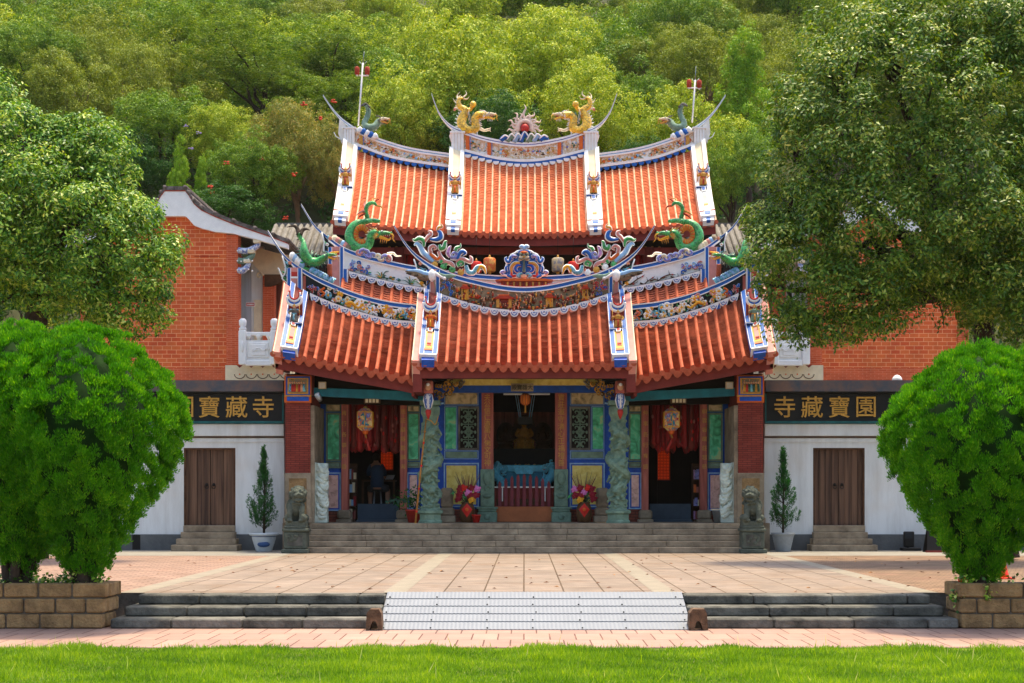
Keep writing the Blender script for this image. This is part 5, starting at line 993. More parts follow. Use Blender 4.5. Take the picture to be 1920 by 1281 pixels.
# scroll clouds on the centre ridge
Y = YF + .15
for sx, lab in ((1, 'curling cloud scrolls in many colours on the centre ridge beside the red patterned drum lantern'), (-1, 'curling cloud scrolls in many colours on the centre ridge beside the grey patterned drum lantern')):
    t = thing('cloud_scroll', lab, 'ornament', (wx(830, Y) * sx, Y, ZtC(wx(830, Y))), 'cloud scrolls on the centre ridge'); q = lambda a, b: W(720 + a / 8, 440 + b / 8, Y); mb = MB('blue', sx); SC = lambda pts, w, m: scroll(mb, [q(*p) for p in pts], w, m)
    SC(((740, 410), (670, 340), (590, 270), (540, 180), (490, 135), (450, 160)), [.07, .09, .09, .08, .06, .02], 'paleblue'); SC(((600, 180), (590, 90), (530, 60), (460, 85), (430, 60)), [.03, .08, .08, .05, .015], 'green'); SC(((610, 100), (660, 30), (700, 0), (700, -40), (660, -60)), [.05, .06, .06, .05, .02], 'pink'); SC(((690, 70), (790, 75), (850, 40), (840, -30), (800, -60)), [.04, .08, .09, .07, .03], 'blue'); SC(((800, -60), (820, -110), (870, -120), (850, -170)), [.04, .05, .04, .01], 'gold')
    SC(((830, 150), (850, 210), (900, 190), (920, 110), (950, 100)), [.04, .08, .08, .05, .015], 'green'); SC(((700, 270), (690, 200), (740, 165), (780, 200), (740, 230)), [.06, .06, .05, .04, .02], 'pink'); SC(((690, 290), (740, 330), (800, 370), (840, 320), (810, 260)), [.07, .07, .06, .05, .02], 'orange'); SC(((840, 430), (870, 390), (920, 400), (940, 440), (900, 460)), [.05, .06, .06, .05, .02], 'green'); SC(((820, 250), (850, 330), (910, 400), (1000, 430), (1040, 480), (1000, 510)), [.05, .06, .07, .07, .06, .02], 'pink')
    SC(((990, 340), (960, 280), (980, 200), (1010, 170)), [.04, .07, .05, .015], 'lilac'); SC(((1000, 340), (1060, 350), (1090, 290), (1040, 270), (1010, 310)), [.07, .07, .06, .04, .02], 'purple'); SC(((1070, 240), (1090, 200), (1140, 180), (1150, 130)), [.06, .06, .04, .01], 'green'); SC(((1100, 370), (1130, 290), (1180, 250), (1220, 280), (1180, 310)), [.05, .07, .07, .05, .02], 'blue'); SC(((1080, 410), (1160, 360), (1240, 390), (1300, 410), (1310, 350), (1280, 320)), [.05, .06, .06, .06, .05, .02], 'pink'); SC(((1130, 480), (1110, 430), (1160, 405), (1190, 440), (1150, 470)), [.05, .06, .05, .05, .02], 'green'); SC(((1120, 530), (1170, 560), (1200, 510)), [.05, .07, .03], 'orange'); SC(((1230, 460), (1260, 560), (1340, 570), (1390, 500), (1430, 480), (1470, 520)), [.05, .08, .08, .07, .06, .02], 'aqua')
    SC(((1400, 560), (1440, 480), (1500, 500), (1530, 590)), [.05, .07, .06, .02], 'yellow')
    for k in range(4): mb.ball(q(760 + 130 * k, 450 + 40 * k), (.1, .08, .1), random.choice(['gold', 'white', 'green']), 7, 5)
    mb.build('scrolls', t)
# central shell crest
Y = 46.95; t = thing('roof_crest', 'blue white edged scroll crest with a mask face, middle of the rear ridge', 'ornament', (0, Y, ZtR(0))); q = lambda a, b: W(900 + a / 8, 440 + b / 8, Y); q2 = lambda a, b: tuple(q(a, b)[i] for i in (0, 2))
L_ = [(660, 225), (620, 240), (560, 255), (520, 285), (470, 305), (450, 350), (440, 400), (400, 440), (390, 500), (380, 550), (320, 590), (400, 620), (440, 650), (520, 640), (660, 660)]
poly = [q2(*p) for p in L_] + [q2(1324 - a, b) for a, b in L_[::-1][1:-1]]; mb = MB('blue'); mb.prism(poly, Y, Y + .12, 'blue'); mb.tube(smooth_path([Vector((a, Y - .02, b)) for a, b in poly[:15]], 2), .035, 6, 'white'); mb.tube(smooth_path([Vector((-a, Y - .02, b)) for a, b in poly[:15]], 2), .035, 6, 'white'); mb.build('plate', t)
mb = MB('blue')
for sg in (1, -1):
    qq = lambda a, b: Vector((q(a, b).x * sg, Y - .06, q(a, b).z))
    for pts, w, m in ((((460, 330), (440, 410), (400, 400), (385, 360), (410, 345)), [.05, .06, .06, .04, .02], 'blue'), (((530, 360), (540, 330), (490, 325), (475, 370), (500, 390)), [.02, .05, .05, .05, .02], 'purple'), (((600, 430), (520, 440), (470, 500), (480, 590)), [.05, .07, .06, .03], 'gold'), (((620, 470), (560, 470), (530, 520), (560, 560), (590, 540)), [.03, .06, .06, .05, .02], 'deepblue'), (((400, 560), (390, 500), (420, 480)), [.05, .05, .02], 'blue'), (((350, 600), (320, 570), (350, 550), (370, 580)), [.04, .05, .04, .02], 'purple'), (((480, 640), (420, 620), (430, 590)), [.06, .05, .02], 'blue'), (((660, 225), (640, 180), (610, 185), (620, 210)), [.05, .06, .05, .02], 'paleblue'), (((600, 650), (570, 620), (620, 590), (640, 620)), [.05, .06, .05, .02], 'aqua'), (((580, 290), (600, 260), (660, 255)), [.04, .05, .05], 'blue'), (((540, 620), (480, 620), (470, 560)), [.05, .06, .03], 'red')): scroll(mb, [qq(*p) for p in pts], w, m)
mb.build('scrolls', t)
mb = MB('jade'); mat('maskgrey', '8c8a72', .7, .4, 14)
for a_, b_, rx, rz, m_ in ((660, 275, .13, .05, 'orange'), (612, 300, .05, .06, 'maskgrey'), (708, 300, .05, .06, 'maskgrey'), (660, 318, .1, .06, 'maskgrey'), (615, 345, .07, .05, 'cream'), (705, 345, .07, .05, 'cream'), (660, 372, .15, .045, 'maskgrey'), (660, 345, .05, .05, 'gold')): mb.ball(q(a_, b_) - Vector((0, .09, 0)), (rx, .08, rz), m_, 10, 6)
for sg in (-1, 1): mb.ball(q(660 + 38 * sg, 322) - Vector((0, .16, 0)), .022, 'black', 7, 5); mb.tube(smooth_path([q(660 + 20 * sg, 375) - Vector((0, .12, 0)), q(660 + 70 * sg, 385), q(660 + 90 * sg, 360)], 3), [.04, .03, .012], 6, 'cream'); mb.tube([q(660 + 15 * sg, 306) - Vector((0, .15, 0)), q(660 + 70 * sg, 296) - Vector((0, .1, 0))], [.025, .01], 5, 'dkgreen')
mb.prism([q2(648, 390), q2(672, 390), q2(686, 570), q2(634, 570)], Y - .14, Y - .05, 'jade'); mb.box(q2(652, 0)[0], Y - .15, q2(0, 560)[1], q2(668, 0)[0], Y - .139, q2(0, 400)[1], 'dkstone'); mb.ball(q(660, 640) - Vector((0, .1, 0)), (.1, .06, .08), 'flesh', 8, 6); mb.build('mask', t)
# cranes
Y = YF - .25
for sx, lab in ((1, 'white flying crane with grey wings on the ridge end beside the painted orchid panel'), (-1, 'white flying crane with grey wings on the ridge end beside the painted plum branches')):
    t = thing('crane_statue', lab, 'statue', (wx(812, Y) * sx, Y, wz(530, Y)), 'cranes on the centre ridge ends'); q = lambda a, b: W(720 + a / 8, 440 + b / 8, Y); mb = MB('white', sx); mb.ball(q(720, 615), (.11, .12, .17), 'white', 10, 8); mb.tube(smooth_path([q(720, 580), q(780, 590), q(850, 630), q(905, 655)], 4), [.08, .055, .04, .035], 8, 'white'); mb.ball(q(905, 655), (.06, .05, .05), 'white', 7, 5); mb.tube([q(915, 655), q(960, 645)], [.02, .005], 5, 'orange'); mb.build('body', t)
    mb = MB('palebark', sx); wg = lambda pts, w, m: mb.tube(smooth_path([q(*p) for p in pts], 4), w, 8, m, .35); wg(((690, 610), (600, 590), (500, 550), (330, 540)), [.08, .085, .06, .02], 'paleblue'); wg(((690, 640), (600, 640), (480, 590), (320, 550)), [.09, .1, .075, .02], 'palebark'); wg(((800, 590), (900, 630), (1000, 625), (1080, 620)), [.06, .07, .06, .02], 'jade')
    for k in range(6): mb.tube([q(660 - 50 * k, 640 - 10 * k), q(620 - 58 * k, 690 - 22 * k)], [.05, .012], 5, 'bark' if k % 2 else 'palebark')
    mb.build('wings', t); mb = MB('bark', sx); mb.tube([q(700, 670), q(660, 740), q(620, 770)], [.04, .02, .01], 6, 'wood'); mb.tube([q(740, 670), q(770, 760), q(775, 900)], [.03, .02, .012], 6, 'stepstone'); mb.build('legs', t)
# figurines in the verge niches
figurine('warrior_statue', 'small grey robed warrior statue on the outer verge beside the brick gable', 'statue', niS, 1, 'greystone', 'aqua', .5, 'warrior statues on the front roofs'); figurine('warrior_statue', 'small green robed warrior statue on the outer verge beside the huge tree', 'statue', niS, -1, 'jade', 'gold', .5, 'warrior statues on the front roofs')
figurine('warrior_statue', 'small orange robed warrior statue under the crane beside the painted orchid panel', 'statue', niC, 1, 'orange', 'yellow', .5, 'warrior statues on the front roofs'); figurine('warrior_statue', 'small golden robed warrior statue under the crane beside the painted plum branches', 'statue', niC, -1, 'gold', 'brickred', .5, 'warrior statues on the front roofs')
for (p, sx, w), lab in zip(nicB, ('small gold warrior statue on the outer rear roof verge nearer the flowering tree', 'small gold warrior statue on the inner rear verge nearer the flowering tree', 'small orange brown warrior statue on the outer rear roof verge nearer the huge tree', 'small gold warrior statue on the inner rear verge nearer the huge tree')): figurine('warrior_statue', lab, 'statue', p, sx, 'gold', 'orange' if w == 'inner' else 'brickred', .7, 'warrior statues on the rear roof')
# ---------- foliage ----------
def leaf_obj(name, P, D, N_, L_, Wd, m, parent=None, fold=.25, tone=None, off=None):
    """P base points, D leaf directions, N_ normals; every leaf is one folded diamond"""
    n = len(P); D = D / np.linalg.norm(D, axis=1)[:, None]; Sd = np.cross(D, N_); Sd /= (np.linalg.norm(Sd, axis=1)[:, None] + 1e-9); N2 = np.cross(Sd, D)
    L_ = np.broadcast_to(L_, n)[:, None]; Wd = np.broadcast_to(Wd, n)[:, None]
    V = np.empty((n, 4, 3)); mid = P + D * L_ * .5 + N2 * Wd * fold
    V[:, 0] = P; V[:, 1] = mid + Sd * Wd * .5; V[:, 2] = P + D * L_; V[:, 3] = mid - Sd * Wd * .5
    if off is not None: V -= np.array(off)
    me = bpy.data.meshes.new(name); me.vertices.add(4 * n); me.vertices.foreach_set('co', V.reshape(-1).astype(np.float32))
    me.loops.add(4 * n); me.loops.foreach_set('vertex_index', np.arange(4 * n, dtype=np.int32)); me.polygons.add(n); me.polygons.foreach_set('loop_start', np.arange(0, 4 * n, 4, dtype=np.int32)); me.polygons.foreach_set('loop_total', np.full(n, 4, dtype=np.int32))
    me.materials.append(MATS[m] if isinstance(m, str) else m); me.update(calc_edges=True)
    at = me.attributes.new('tone', 'FLOAT', 'FACE'); at.data.foreach_set('value', (rng.random(n) if tone is None else tone).astype(np.float32))
    o = bpy.data.objects.new(name, me); COL.objects.link(o)
    if parent is not None: o.parent = parent
    return o
def unit(n): v = rng.normal(size=(n, 3)); return v / np.linalg.norm(v, axis=1)[:, None]
def clump_leaves(C, Rr, per, up=.35, outw=None, rad=(.35, 1.0)):
    """leaves filling clumps: C (K,3) centres, Rr (K) radii"""
    K = len(C); idx = np.repeat(np.arange(K), per); d = unit(len(idx))
    if outw is not None: d = d + outw[idx] * .55; d /= np.linalg.norm(d, axis=1)[:, None]
    r = Rr[idx] * (rad[0] + (rad[1] - rad[0]) * rng.random(len(idx)) ** .5)
    P = C[idx] + d * r[:, None] * np.array([1, 1, .8]); n = d + .7 * unit(len(idx)) + np.array([0, 0, up]); n /= np.linalg.norm(n, axis=1)[:, None]
    D = np.cross(n, unit(len(idx))); D[:, 2] -= .25; tone = .25 * rng.random(K)[idx] + .75 * rng.random(len(idx))
    return P, D, n, tone
leaf_mat('ficusleaf', [(0, '264e10'), (.45, '4e841c'), (.78, '9cba38'), (1, 'e8e884')], .2, .45, .35)
leaf_mat('ficusleafdark', [(0, '264a10'), (.5, '56801e'), (.8, '98a83a'), (1, 'e4dc80')], .2, .45, .35)
leaf_mat('juniper', [(0, '225c06'), (.5, '489408'), (1, '84b424')], .3, .6, .2)
leaf_mat('coniferleaf', [(0, '14401a'), (.6, '235c22'), (1, '3a7a2a')], .2, .6, .2)
leaf_mat('grassblade', [(0, '44700c'), (.5, '749c1c'), (.88, 'a0b838'), (1, 'd0cc80')], .4, .5, .3)
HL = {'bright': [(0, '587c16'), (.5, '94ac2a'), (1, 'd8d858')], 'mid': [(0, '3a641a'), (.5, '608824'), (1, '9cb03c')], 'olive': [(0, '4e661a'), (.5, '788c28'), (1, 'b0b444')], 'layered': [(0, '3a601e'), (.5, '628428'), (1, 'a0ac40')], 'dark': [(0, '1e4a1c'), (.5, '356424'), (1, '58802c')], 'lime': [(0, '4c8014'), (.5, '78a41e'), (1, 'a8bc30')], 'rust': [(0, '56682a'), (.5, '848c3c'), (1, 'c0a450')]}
for k_, v_ in HL.items(): leaf_mat('leaf_' + k_, v_, .2, .55, .2)
def limbs(mb, base, tip, r0, m='bark', wob=.15, n=6, r1=None):
    a, b = Vector(base), Vector(tip); L_ = (b - a).length; P = [a.lerp(b, k / n) + Vector((random.uniform(-1, 1), random.uniform(-1, 1), 0)) * wob * L_ * .12 * (0 if k in (0, n) else 1) for k in range(n + 1)]
    mb.tube(smooth_path(P, 3), [r0, r0 * .75, r0 * .5, r1 or r0 * .3], 7, m)
# ---------- big spreading trees ----------
def big_tree(label, base, lobes, m, per, leaf, seed, parts=True, tw=()):
    """lobes: ellipsoids (x,y,z,rx,ry,rz) of the crown; leaves sit in clumps near the lobes' skins"""
    global rng
    rng = np.random.default_rng(seed); random.seed(seed); t = thing('ficus_tree', label, 'tree', base, 'ficus trees over the plaza'); C = []; O = []; Rr = []
    for (x, y, z, rx, ry, rz) in lobes:
        area = (rx * ry + ry * rz + rx * rz) / 3; K = int(area * 72); d = unit(K); d = d[(d[:, 1] < .55)]; rr_ = .72 + .34 * rng.random(len(d)) ** .7; inn = rng.random(len(d)) < .4; rr_[inn] *= .35 + .4 * rng.random(inn.sum())
        c = np.array([x, y, z]) + d * rr_[:, None] * np.array([rx, ry, rz]); keep = np.ones(len(c), bool)
        for (a, b, e, p, q, s_) in lobes:     # not deep inside another lobe
            if (a, b, e) == (x, y, z): continue
            keep &= (((c - np.array([a, b, e])) / np.array([p, q, s_])) ** 2).sum(1) > .5
        C.append(c[keep]); O.append(d[keep]); Rr.append(.24 + .42 * rng.random(keep.sum()) ** 1.8)
    C = np.vstack(C); O = np.vstack(O); Rr = np.concatenate(Rr); P, D, n, tone = clump_leaves(C, Rr, per, .65, O, (.5, 1.0))
    for (x0, y0, z0, x1, y1, z1, kk) in tw:
        u = rng.random(kk); Q = np.outer(1 - u, (x0, y0, z0)) + np.outer(u, (x1, y1, z1)) + rng.normal(size=(kk, 3)) * .11; P = np.vstack([P, Q]); n2 = unit(kk); n = np.vstack([n, n2]); D = np.vstack([D, np.cross(n2, unit(kk)) - np.array([0, 0, .3])]); tone = np.concatenate([tone, rng.random(kk) * .5])
    s_ = leaf * (.7 + .6 * rng.random(len(P))); leaf_obj('crown', P, D, n, s_, s_ * .42, m, t, .18, tone, base)
    mb = MB('bark'); b = Vector(base); top = Vector(lobes[0][:3]); fork = Vector((b.x + (top.x - b.x) * .2, b.y + .3, 6.4)); limbs(mb, b, fork, .42, 'bark', .1, 4, .3)
    for (x, y, z, rx, ry, rz) in lobes: limbs(mb, fork, (x, y, z), .2, 'bark', .3)
    sel = rng.choice(len(C), min(170, len(C)), False)
    for i in sel:
        l = min(lobes, key=lambda q: (C[i][0] - q[0]) ** 2 + (C[i][2] - q[2]) ** 2); limbs(mb, Vector(l[:3]).lerp(Vector(C[i]), .12), C[i], .05, 'bark', .4, 3)
    for (x0, y0, z0, x1, y1, z1, kk) in tw: limbs(mb, (x0, y0, z0), (x1, y1, z1), .03, 'bark', .5, 4)
    mb.build('trunk', t); return t
def lobe(px, py, rpx, rpy, Y, ry=None): s_ = Y / F; return (wx(px, Y), Y, wz(py, Y), rpx * s_, ry or rpx * s_ * .9, rpy * s_)
YT = 38.0
big_tree('broad sunlit ficus tree at the picture side opposite the huge tree, above the twin junipers', (wx(60, YT), YT, 0), [lobe(90, 400, 150, 150, YT), lobe(10, 320, 120, 140, YT), lobe(190, 340, 72, 100, YT - .5), lobe(230, 465, 80, 90, YT), lobe(218, 545, 100, 70, YT - .5), lobe(120, 500, 110, 100, YT + .5), lobe(-80, 400, 150, 220, YT), lobe(60, 275, 80, 55, YT), lobe(-5, 195, 35, 45, YT + 1), lobe(272, 562, 42, 46, YT - .3), lobe(285, 480, 34, 60, YT), lobe(160, 270, 60, 50, YT), lobe(235, 410, 40, 45, YT), lobe(120, 430, 130, 130, YT - 1.3), lobe(230, 480, 90, 90, YT - .9)], 'ficusleaf', 130, .11, 101)
YT2 = 37.0
big_tree('huge dark leaved ficus tree with hanging twigs overhanging the brick wing', (wx(1890, YT2), YT2 + .5, 0), [lobe(1710, 280, 240, 250, YT2), lobe(1564, 350, 150, 170, YT2), lobe(1514, 500, 105, 100, YT2 - .5), lobe(1594, 560, 110, 65, YT2 - .7), lobe(1670, 420, 150, 105, YT2 - .5), lobe(1810, 405, 150, 115, YT2), lobe(1910, 300, 170, 260, YT2), lobe(1650, 110, 130, 110, YT2 + .5), lobe(1790, 70, 150, 110, YT2 + .5), lobe(1594, 210, 120, 120, YT2), lobe(1474, 420, 60, 90, YT2), lobe(1890, 540, 110, 60, YT2 + .3), lobe(1534, 600, 60, 40, YT2 - .5), lobe(1479, 545, 50, 70, YT2 - .3), lobe(1489, 300, 60, 80, YT2), lobe(1940, 80, 130, 120, YT2), lobe(1900, 580, 90, 55, YT2), lobe(1960, 600, 80, 50, YT2 - .6), lobe(1850, 500, 100, 80, YT2 - 1), lobe(1750, 380, 170, 150, YT2 - 1.2), lobe(1634, 450, 140, 120, YT2 - 1)], 'ficusleafdark', 130, .11, 102,
         tw=[(*W(1690, 520, 36.5), *W(1715, 585, 36.5), 130), (*W(1750, 520, 36.5), *W(1770, 615, 36.5), 120), (*W(1710, 540, 36.4), *W(1770, 560, 36.4), 110), (*W(1600, 580, 36.3), *W(1560, 640, 36.3), 120), (*W(1490, 610, 36.2), *W(1505, 640, 36.2), 80)])
# ---------- clipped junipers ----------
def juniper(label, px, Y, py_top, py_bot, half, seed, zb=.19):
    global rng
    rng = np.random.default_rng(seed); random.seed(seed); x = wx(px, Y); zt, z0 = wz(py_top, Y), wz(py_bot, Y); h = zt - z0; rmax = half * Y / F; base = (x, Y, zb); t = thing('clipped_juniper', label, 'tree', base, 'clipped junipers in the planters')
    K = 1400; uu = np.linspace(0, 1, 400); pf_ = np.interp(uu, [0, .13, .36, .58, .8, .95, 1], [.2, .34, .75, 1, .82, .45, .2]); cdf = np.cumsum(pf_); u = np.interp(rng.random(K), cdf / cdf[-1], uu); u = np.sort(u); u = np.interp((np.arange(K) + .5) / K, cdf / cdf[-1], uu); a = np.arange(K) * 2.399963 + .25 * rng.normal(size=K)
    prof = lambda u: np.interp(u, [0, .04, .13, .24, .36, .47, .58, .68, .8, .9, .96, 1], [.14, .2, .34, .54, .75, .91, 1, .98, .82, .56, .32, .06]); lum = np.array([noise.noise(Vector((2.2 * math.cos(q) * (1 + p), 2.2 * math.sin(q) * (1 + p), 5 * p + seed))) for p, q in zip(u, a)]); r = prof(u) * rmax * (.99 + .05 * np.sin(3 * a + seed) + .13 * lum); C = np.stack([x + r * np.cos(a), Y + r * np.sin(a), z0 + u * h + .06 * rng.normal(size=K)], 1)
    sl_ = np.gradient(prof(np.linspace(0, 1, 50)) * rmax, h / 50); nz = -np.interp(u, np.linspace(0, 1, 50), sl_); nrm = np.stack([np.cos(a), np.sin(a), np.clip(nz, -.8, 2.5)], 1); nrm /= np.linalg.norm(nrm, axis=1)[:, None]
    ax = nrm * .75 + np.array([0, 0, .75]); ax /= np.linalg.norm(ax, axis=1)[:, None]; R0 = .1 + .1 * rng.random(K); per = 190; idx = np.repeat(np.arange(K), per)
    d = ax[idx] * 1.0 + unit(len(idx)) * .8; d /= np.linalg.norm(d, axis=1)[:, None]; f = rng.random(len(idx)) ** .6; P = C[idx] + (d * (R0[idx] * (.15 + .75 * f))[:, None]) * np.array([1, 1, 1.15]) - ax[idx] * (R0[idx] * .35)[:, None]
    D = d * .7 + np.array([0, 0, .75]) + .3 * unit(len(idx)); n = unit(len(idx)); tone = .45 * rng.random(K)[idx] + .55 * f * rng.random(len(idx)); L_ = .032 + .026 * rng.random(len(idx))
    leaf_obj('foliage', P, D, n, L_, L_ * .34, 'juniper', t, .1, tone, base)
    mb = MB('dkgreen'); mat('juniperheart', '1a3c0c', .95, .3, 8); Kp = [(max(.02, float(prof(v)) * rmax * .68), z0 + v * h * .97) for v in np.linspace(0, 1, 14)]; mb.lathe(Kp, (x, Y, 0), 20, 'juniperheart'); mb.build('dark_core', t)  # added solid core; the crown's inner shade is put into its dark green
    mb = MB('bark'); 
    for k in range(4): q = k * 1.6; limbs(mb, (x + .1 * math.cos(q), Y + .1 * math.sin(q), zb - .08), (x + .3 * math.cos(q), Y + .3 * math.sin(q), z0 + .7), .1, 'bark', .3, 4, .06)
    mb.build('trunk', t); return t
juniper('clipped round juniper in the two trunk planter, its trunk beside the dark steps', 158, 23.97, 618, 1072, 176, 201); juniper('clipped round juniper at the picture edge, two trunk planter', 35, 24.0, 616, 1068, 138, 202); juniper('wide clipped round juniper in front of the orange traffic cone', 1838, 23.97, 655, 1084, 170, 203); juniper('tall clipped juniper at the picture edge beyond the one above the orange cone', 2005, 24.05, 622, 1035, 140, 204)
# ivy in the planters
def ivy(x0, x1, y0, y1, z, n, lab, seed, hang=()):
    global rng
    rng = np.random.default_rng(seed); P = np.stack([x0 + (x1 - x0) * rng.random(n), y0 + (y1 - y0) * rng.random(n), z + .14 * rng.random(n) ** 2], 1)
    for hx_, hy, hz, k in hang: P = np.vstack([P, np.array([hx_, hy, hz]) + rng.normal(size=(k, 3)) * np.array([.05, .015, .09])])
    m = len(P); nn = unit(m) * .6 + np.array([0, -.3, .7]); o = leaf_obj('ivy', P, np.cross(nn, unit(m)), nn, .055 + .03 * rng.random(m), .05, 'ficusleaf', None, .1); return props(o, lab, 'ground cover', None, 'stuff')
ivy(-9.5, -6.3, 23.75, 24.3, .19, 1300, 'low green ivy covering the soil around the twin trunks', 5, [(-6.5, 23.68, .12, 12)])
ivy(6.45, 10.5, 23.75, 24.3, .19, 240, 'sparse ivy creeping over the planter blocks below the orange cone', 6, [(6.5, 23.66, .22, 70), (6.42, 23.7, .06, 40), (6.85, 23.55, .12, 26), (7.5, 23.55, .13, 20), (8.0, 23.9, .35, 60)])
# ---------- lawn ----------
rng = np.random.default_rng(55); n = 150000; x = -7.2 + 14.6 * rng.random(n); y = 15.6 + 5.2 * rng.random(n); keep = y < 20.55 + .16 * np.sin(x * 3.1) + .12 * np.sin(x * 9.7 + 1) + .1 * rng.normal(size=n); x, y = x[keep], y[keep]; n = len(x)
patch = .5 + .5 * np.sin(x * 2.1 + 1.3 * np.sin(y * 2.7)) * np.sin(y * 3.3 + x); P = np.stack([x, y, np.full(n, -.46)], 1); D = np.stack([.45 * rng.normal(size=n), .45 * rng.normal(size=n), np.ones(n)], 1); N_ = unit(n); N_[:, 2] = 0
L_ = (.055 + .06 * rng.random(n)) * (.75 + .5 * patch); tall = rng.random(n) < .004; L_[tall] *= 2.4; L_ *= .8 + .5 * np.clip(np.sin(x * 1.3 + 2) * np.sin(x * 4.1), -.4, 1)
props(leaf_obj('grass', P, D, N_, L_, .009, 'grassblade', None, .1, np.clip(.6 * rng.random(n) + .5 * patch - .15 + .25 * tall, 0, 1)), 'short bright green lawn grass along the bottom edge', 'grass', None, 'stuff')
# fallen leaves
n = 130; x = rng.uniform(-9, 11, n); y = 25 + 14 * rng.random(n); P = np.stack([x, y, np.full(n, .012)], 1); N_ = np.tile([0, 0, 1.], (n, 1)) + .25 * unit(n); leaf_mat('deadleaf', [(0, '4a2c18'), (.5, '7a4a24'), (1, 'a0702c')], .1)
props(leaf_obj('fallen_leaves', P, np.cross(N_, unit(n)), N_, .07 + .05 * rng.random(n), .05, 'deadleaf', None, .3), 'dry brown leaves scattered over the plaza', 'leaves', None, 'stuff')
# ---------- hillside ----------
def hill_z(x, y): return 2.5 + np.clip(y - 63, 0, None) * .47 + 1.2 * np.sin(x * .09 + y * .05) + .7 * np.sin(x * .21 - y * .13)
mat('hillsoil', '3c3420', 1, .4, .6, .4, 6, col2='3f4a1c')
nx, ny = 70, 40; xs = np.linspace(-90, 90, nx); ys = np.linspace(62.5, 190, ny); vs = [(a, b, float(hill_z(a, b)) if b > 63 else -.2) for b in ys for a in xs]
mb = MB('hillsoil'); mb.add(vs, [(j * nx + i, j * nx + i + 1, (j + 1) * nx + i + 1, (j + 1) * nx + i) for j in range(ny - 1) for i in range(nx - 1)], None, True); mb.build('hill', kind='structure')
PROTO = {}
def proto_crown(kind, k):
    """unit crown (radius 1, height 2, centred) for a hillside tree"""
    global rng
    rng = np.random.default_rng(900 + 13 * k + len(kind)); form = {'bright': 0, 'mid': 0, 'dark': 0, 'olive': 1, 'layered': 2, 'lime': 3, 'rust': 1}[kind]; lob = []
    if form == 2:
        for j in range(26): a = rng.random() * 6.28; r = .85 * rng.random() ** .5; z = rng.uniform(-.8, .8); lob.append((r * math.cos(a) * (1 - .3 * abs(z)), r * math.sin(a), z + .1, .34 + .2 * rng.random(), .1))
    elif form == 3:
        for j in range(18): z = rng.uniform(-1, 1); a = rng.random() * 6.28; r = .5 * (1 - z) * .6; lob.append((r * math.cos(a), r * math.sin(a), z, .3 - .1 * z, .3))
    else:
        for j in range(30 if form == 0 else 34):
            d = unit(1)[0]; d[2] = abs(d[2]) * 1.3 - .5; d /= np.linalg.norm(d); r = .45 + .42 * rng.random(); s_ = (.26 + .18 * rng.random()) * (1 if form == 0 else .75); lob.append((d[0] * r, d[1] * r, d[2] * r * .95, s_, s_ * .85))
    C = []; Rr = []; O = []
    for (x, y, z, a, b) in lob:
        K = 20; d = unit(K); C.append(np.array([x, y, z]) + d * np.array([a, a, b]) * (.75 + .3 * rng.random((K, 1)))); O.append(d); Rr.append((.08 + .07 * rng.random(K)) * (1 if form != 2 else .9))
    C, O, Rr = np.vstack(C), np.vstack(O), np.concatenate(Rr); P, D, n, tone = clump_leaves(C, Rr, 70 if form != 2 else 56, .5 if form != 2 else 1.2, O); s_ = .036 * (.7 + .6 * rng.random(len(P)))
    if form == 2: D[:, 2] *= .3
    o = leaf_obj('crown', P, D, n, s_, s_ * (.5 if form != 1 else .36), 'leaf_' + kind, None, .2, tone)
    mb = MB('palebark' if kind in ('olive', 'rust') else 'bark'); random.seed(k); limbs(mb, (0, 0, -2.1), (random.uniform(-.1, .1), 0, -.2), .075, None, .3, 5)
    for (x, y, z, a, b) in lob[:8]: limbs(mb, (0, 0, -.9 + .5 * random.random()), (x * .7, y * .7, z * .7), .03, None, .4, 4)
    tr = mb.build('trunk'); me = (o.data, tr.data); bpy.data.objects.remove(o); bpy.data.objects.remove(tr); return me
for kd in HL:
    for k in range(2): PROTO[kd, k] = proto_crown(kd, k)
def hill_tree(kind, k, X, Y, zc, rx, rz, label, group, rot, z0=None):
    t = thing('hillside_tree', label, 'tree', (X, Y, zc - 2.1 * rz), group)
    for nm, me in zip(('crown', 'trunk'), PROTO[kind, k]):
        o = bpy.data.objects.new(nm, me); COL.objects.link(o); o.parent = t; o.location = (0, 0, 2.1 * rz); o.scale = (rx, rx, rz); o.rotation_euler = (0, 0, rot)
    return t
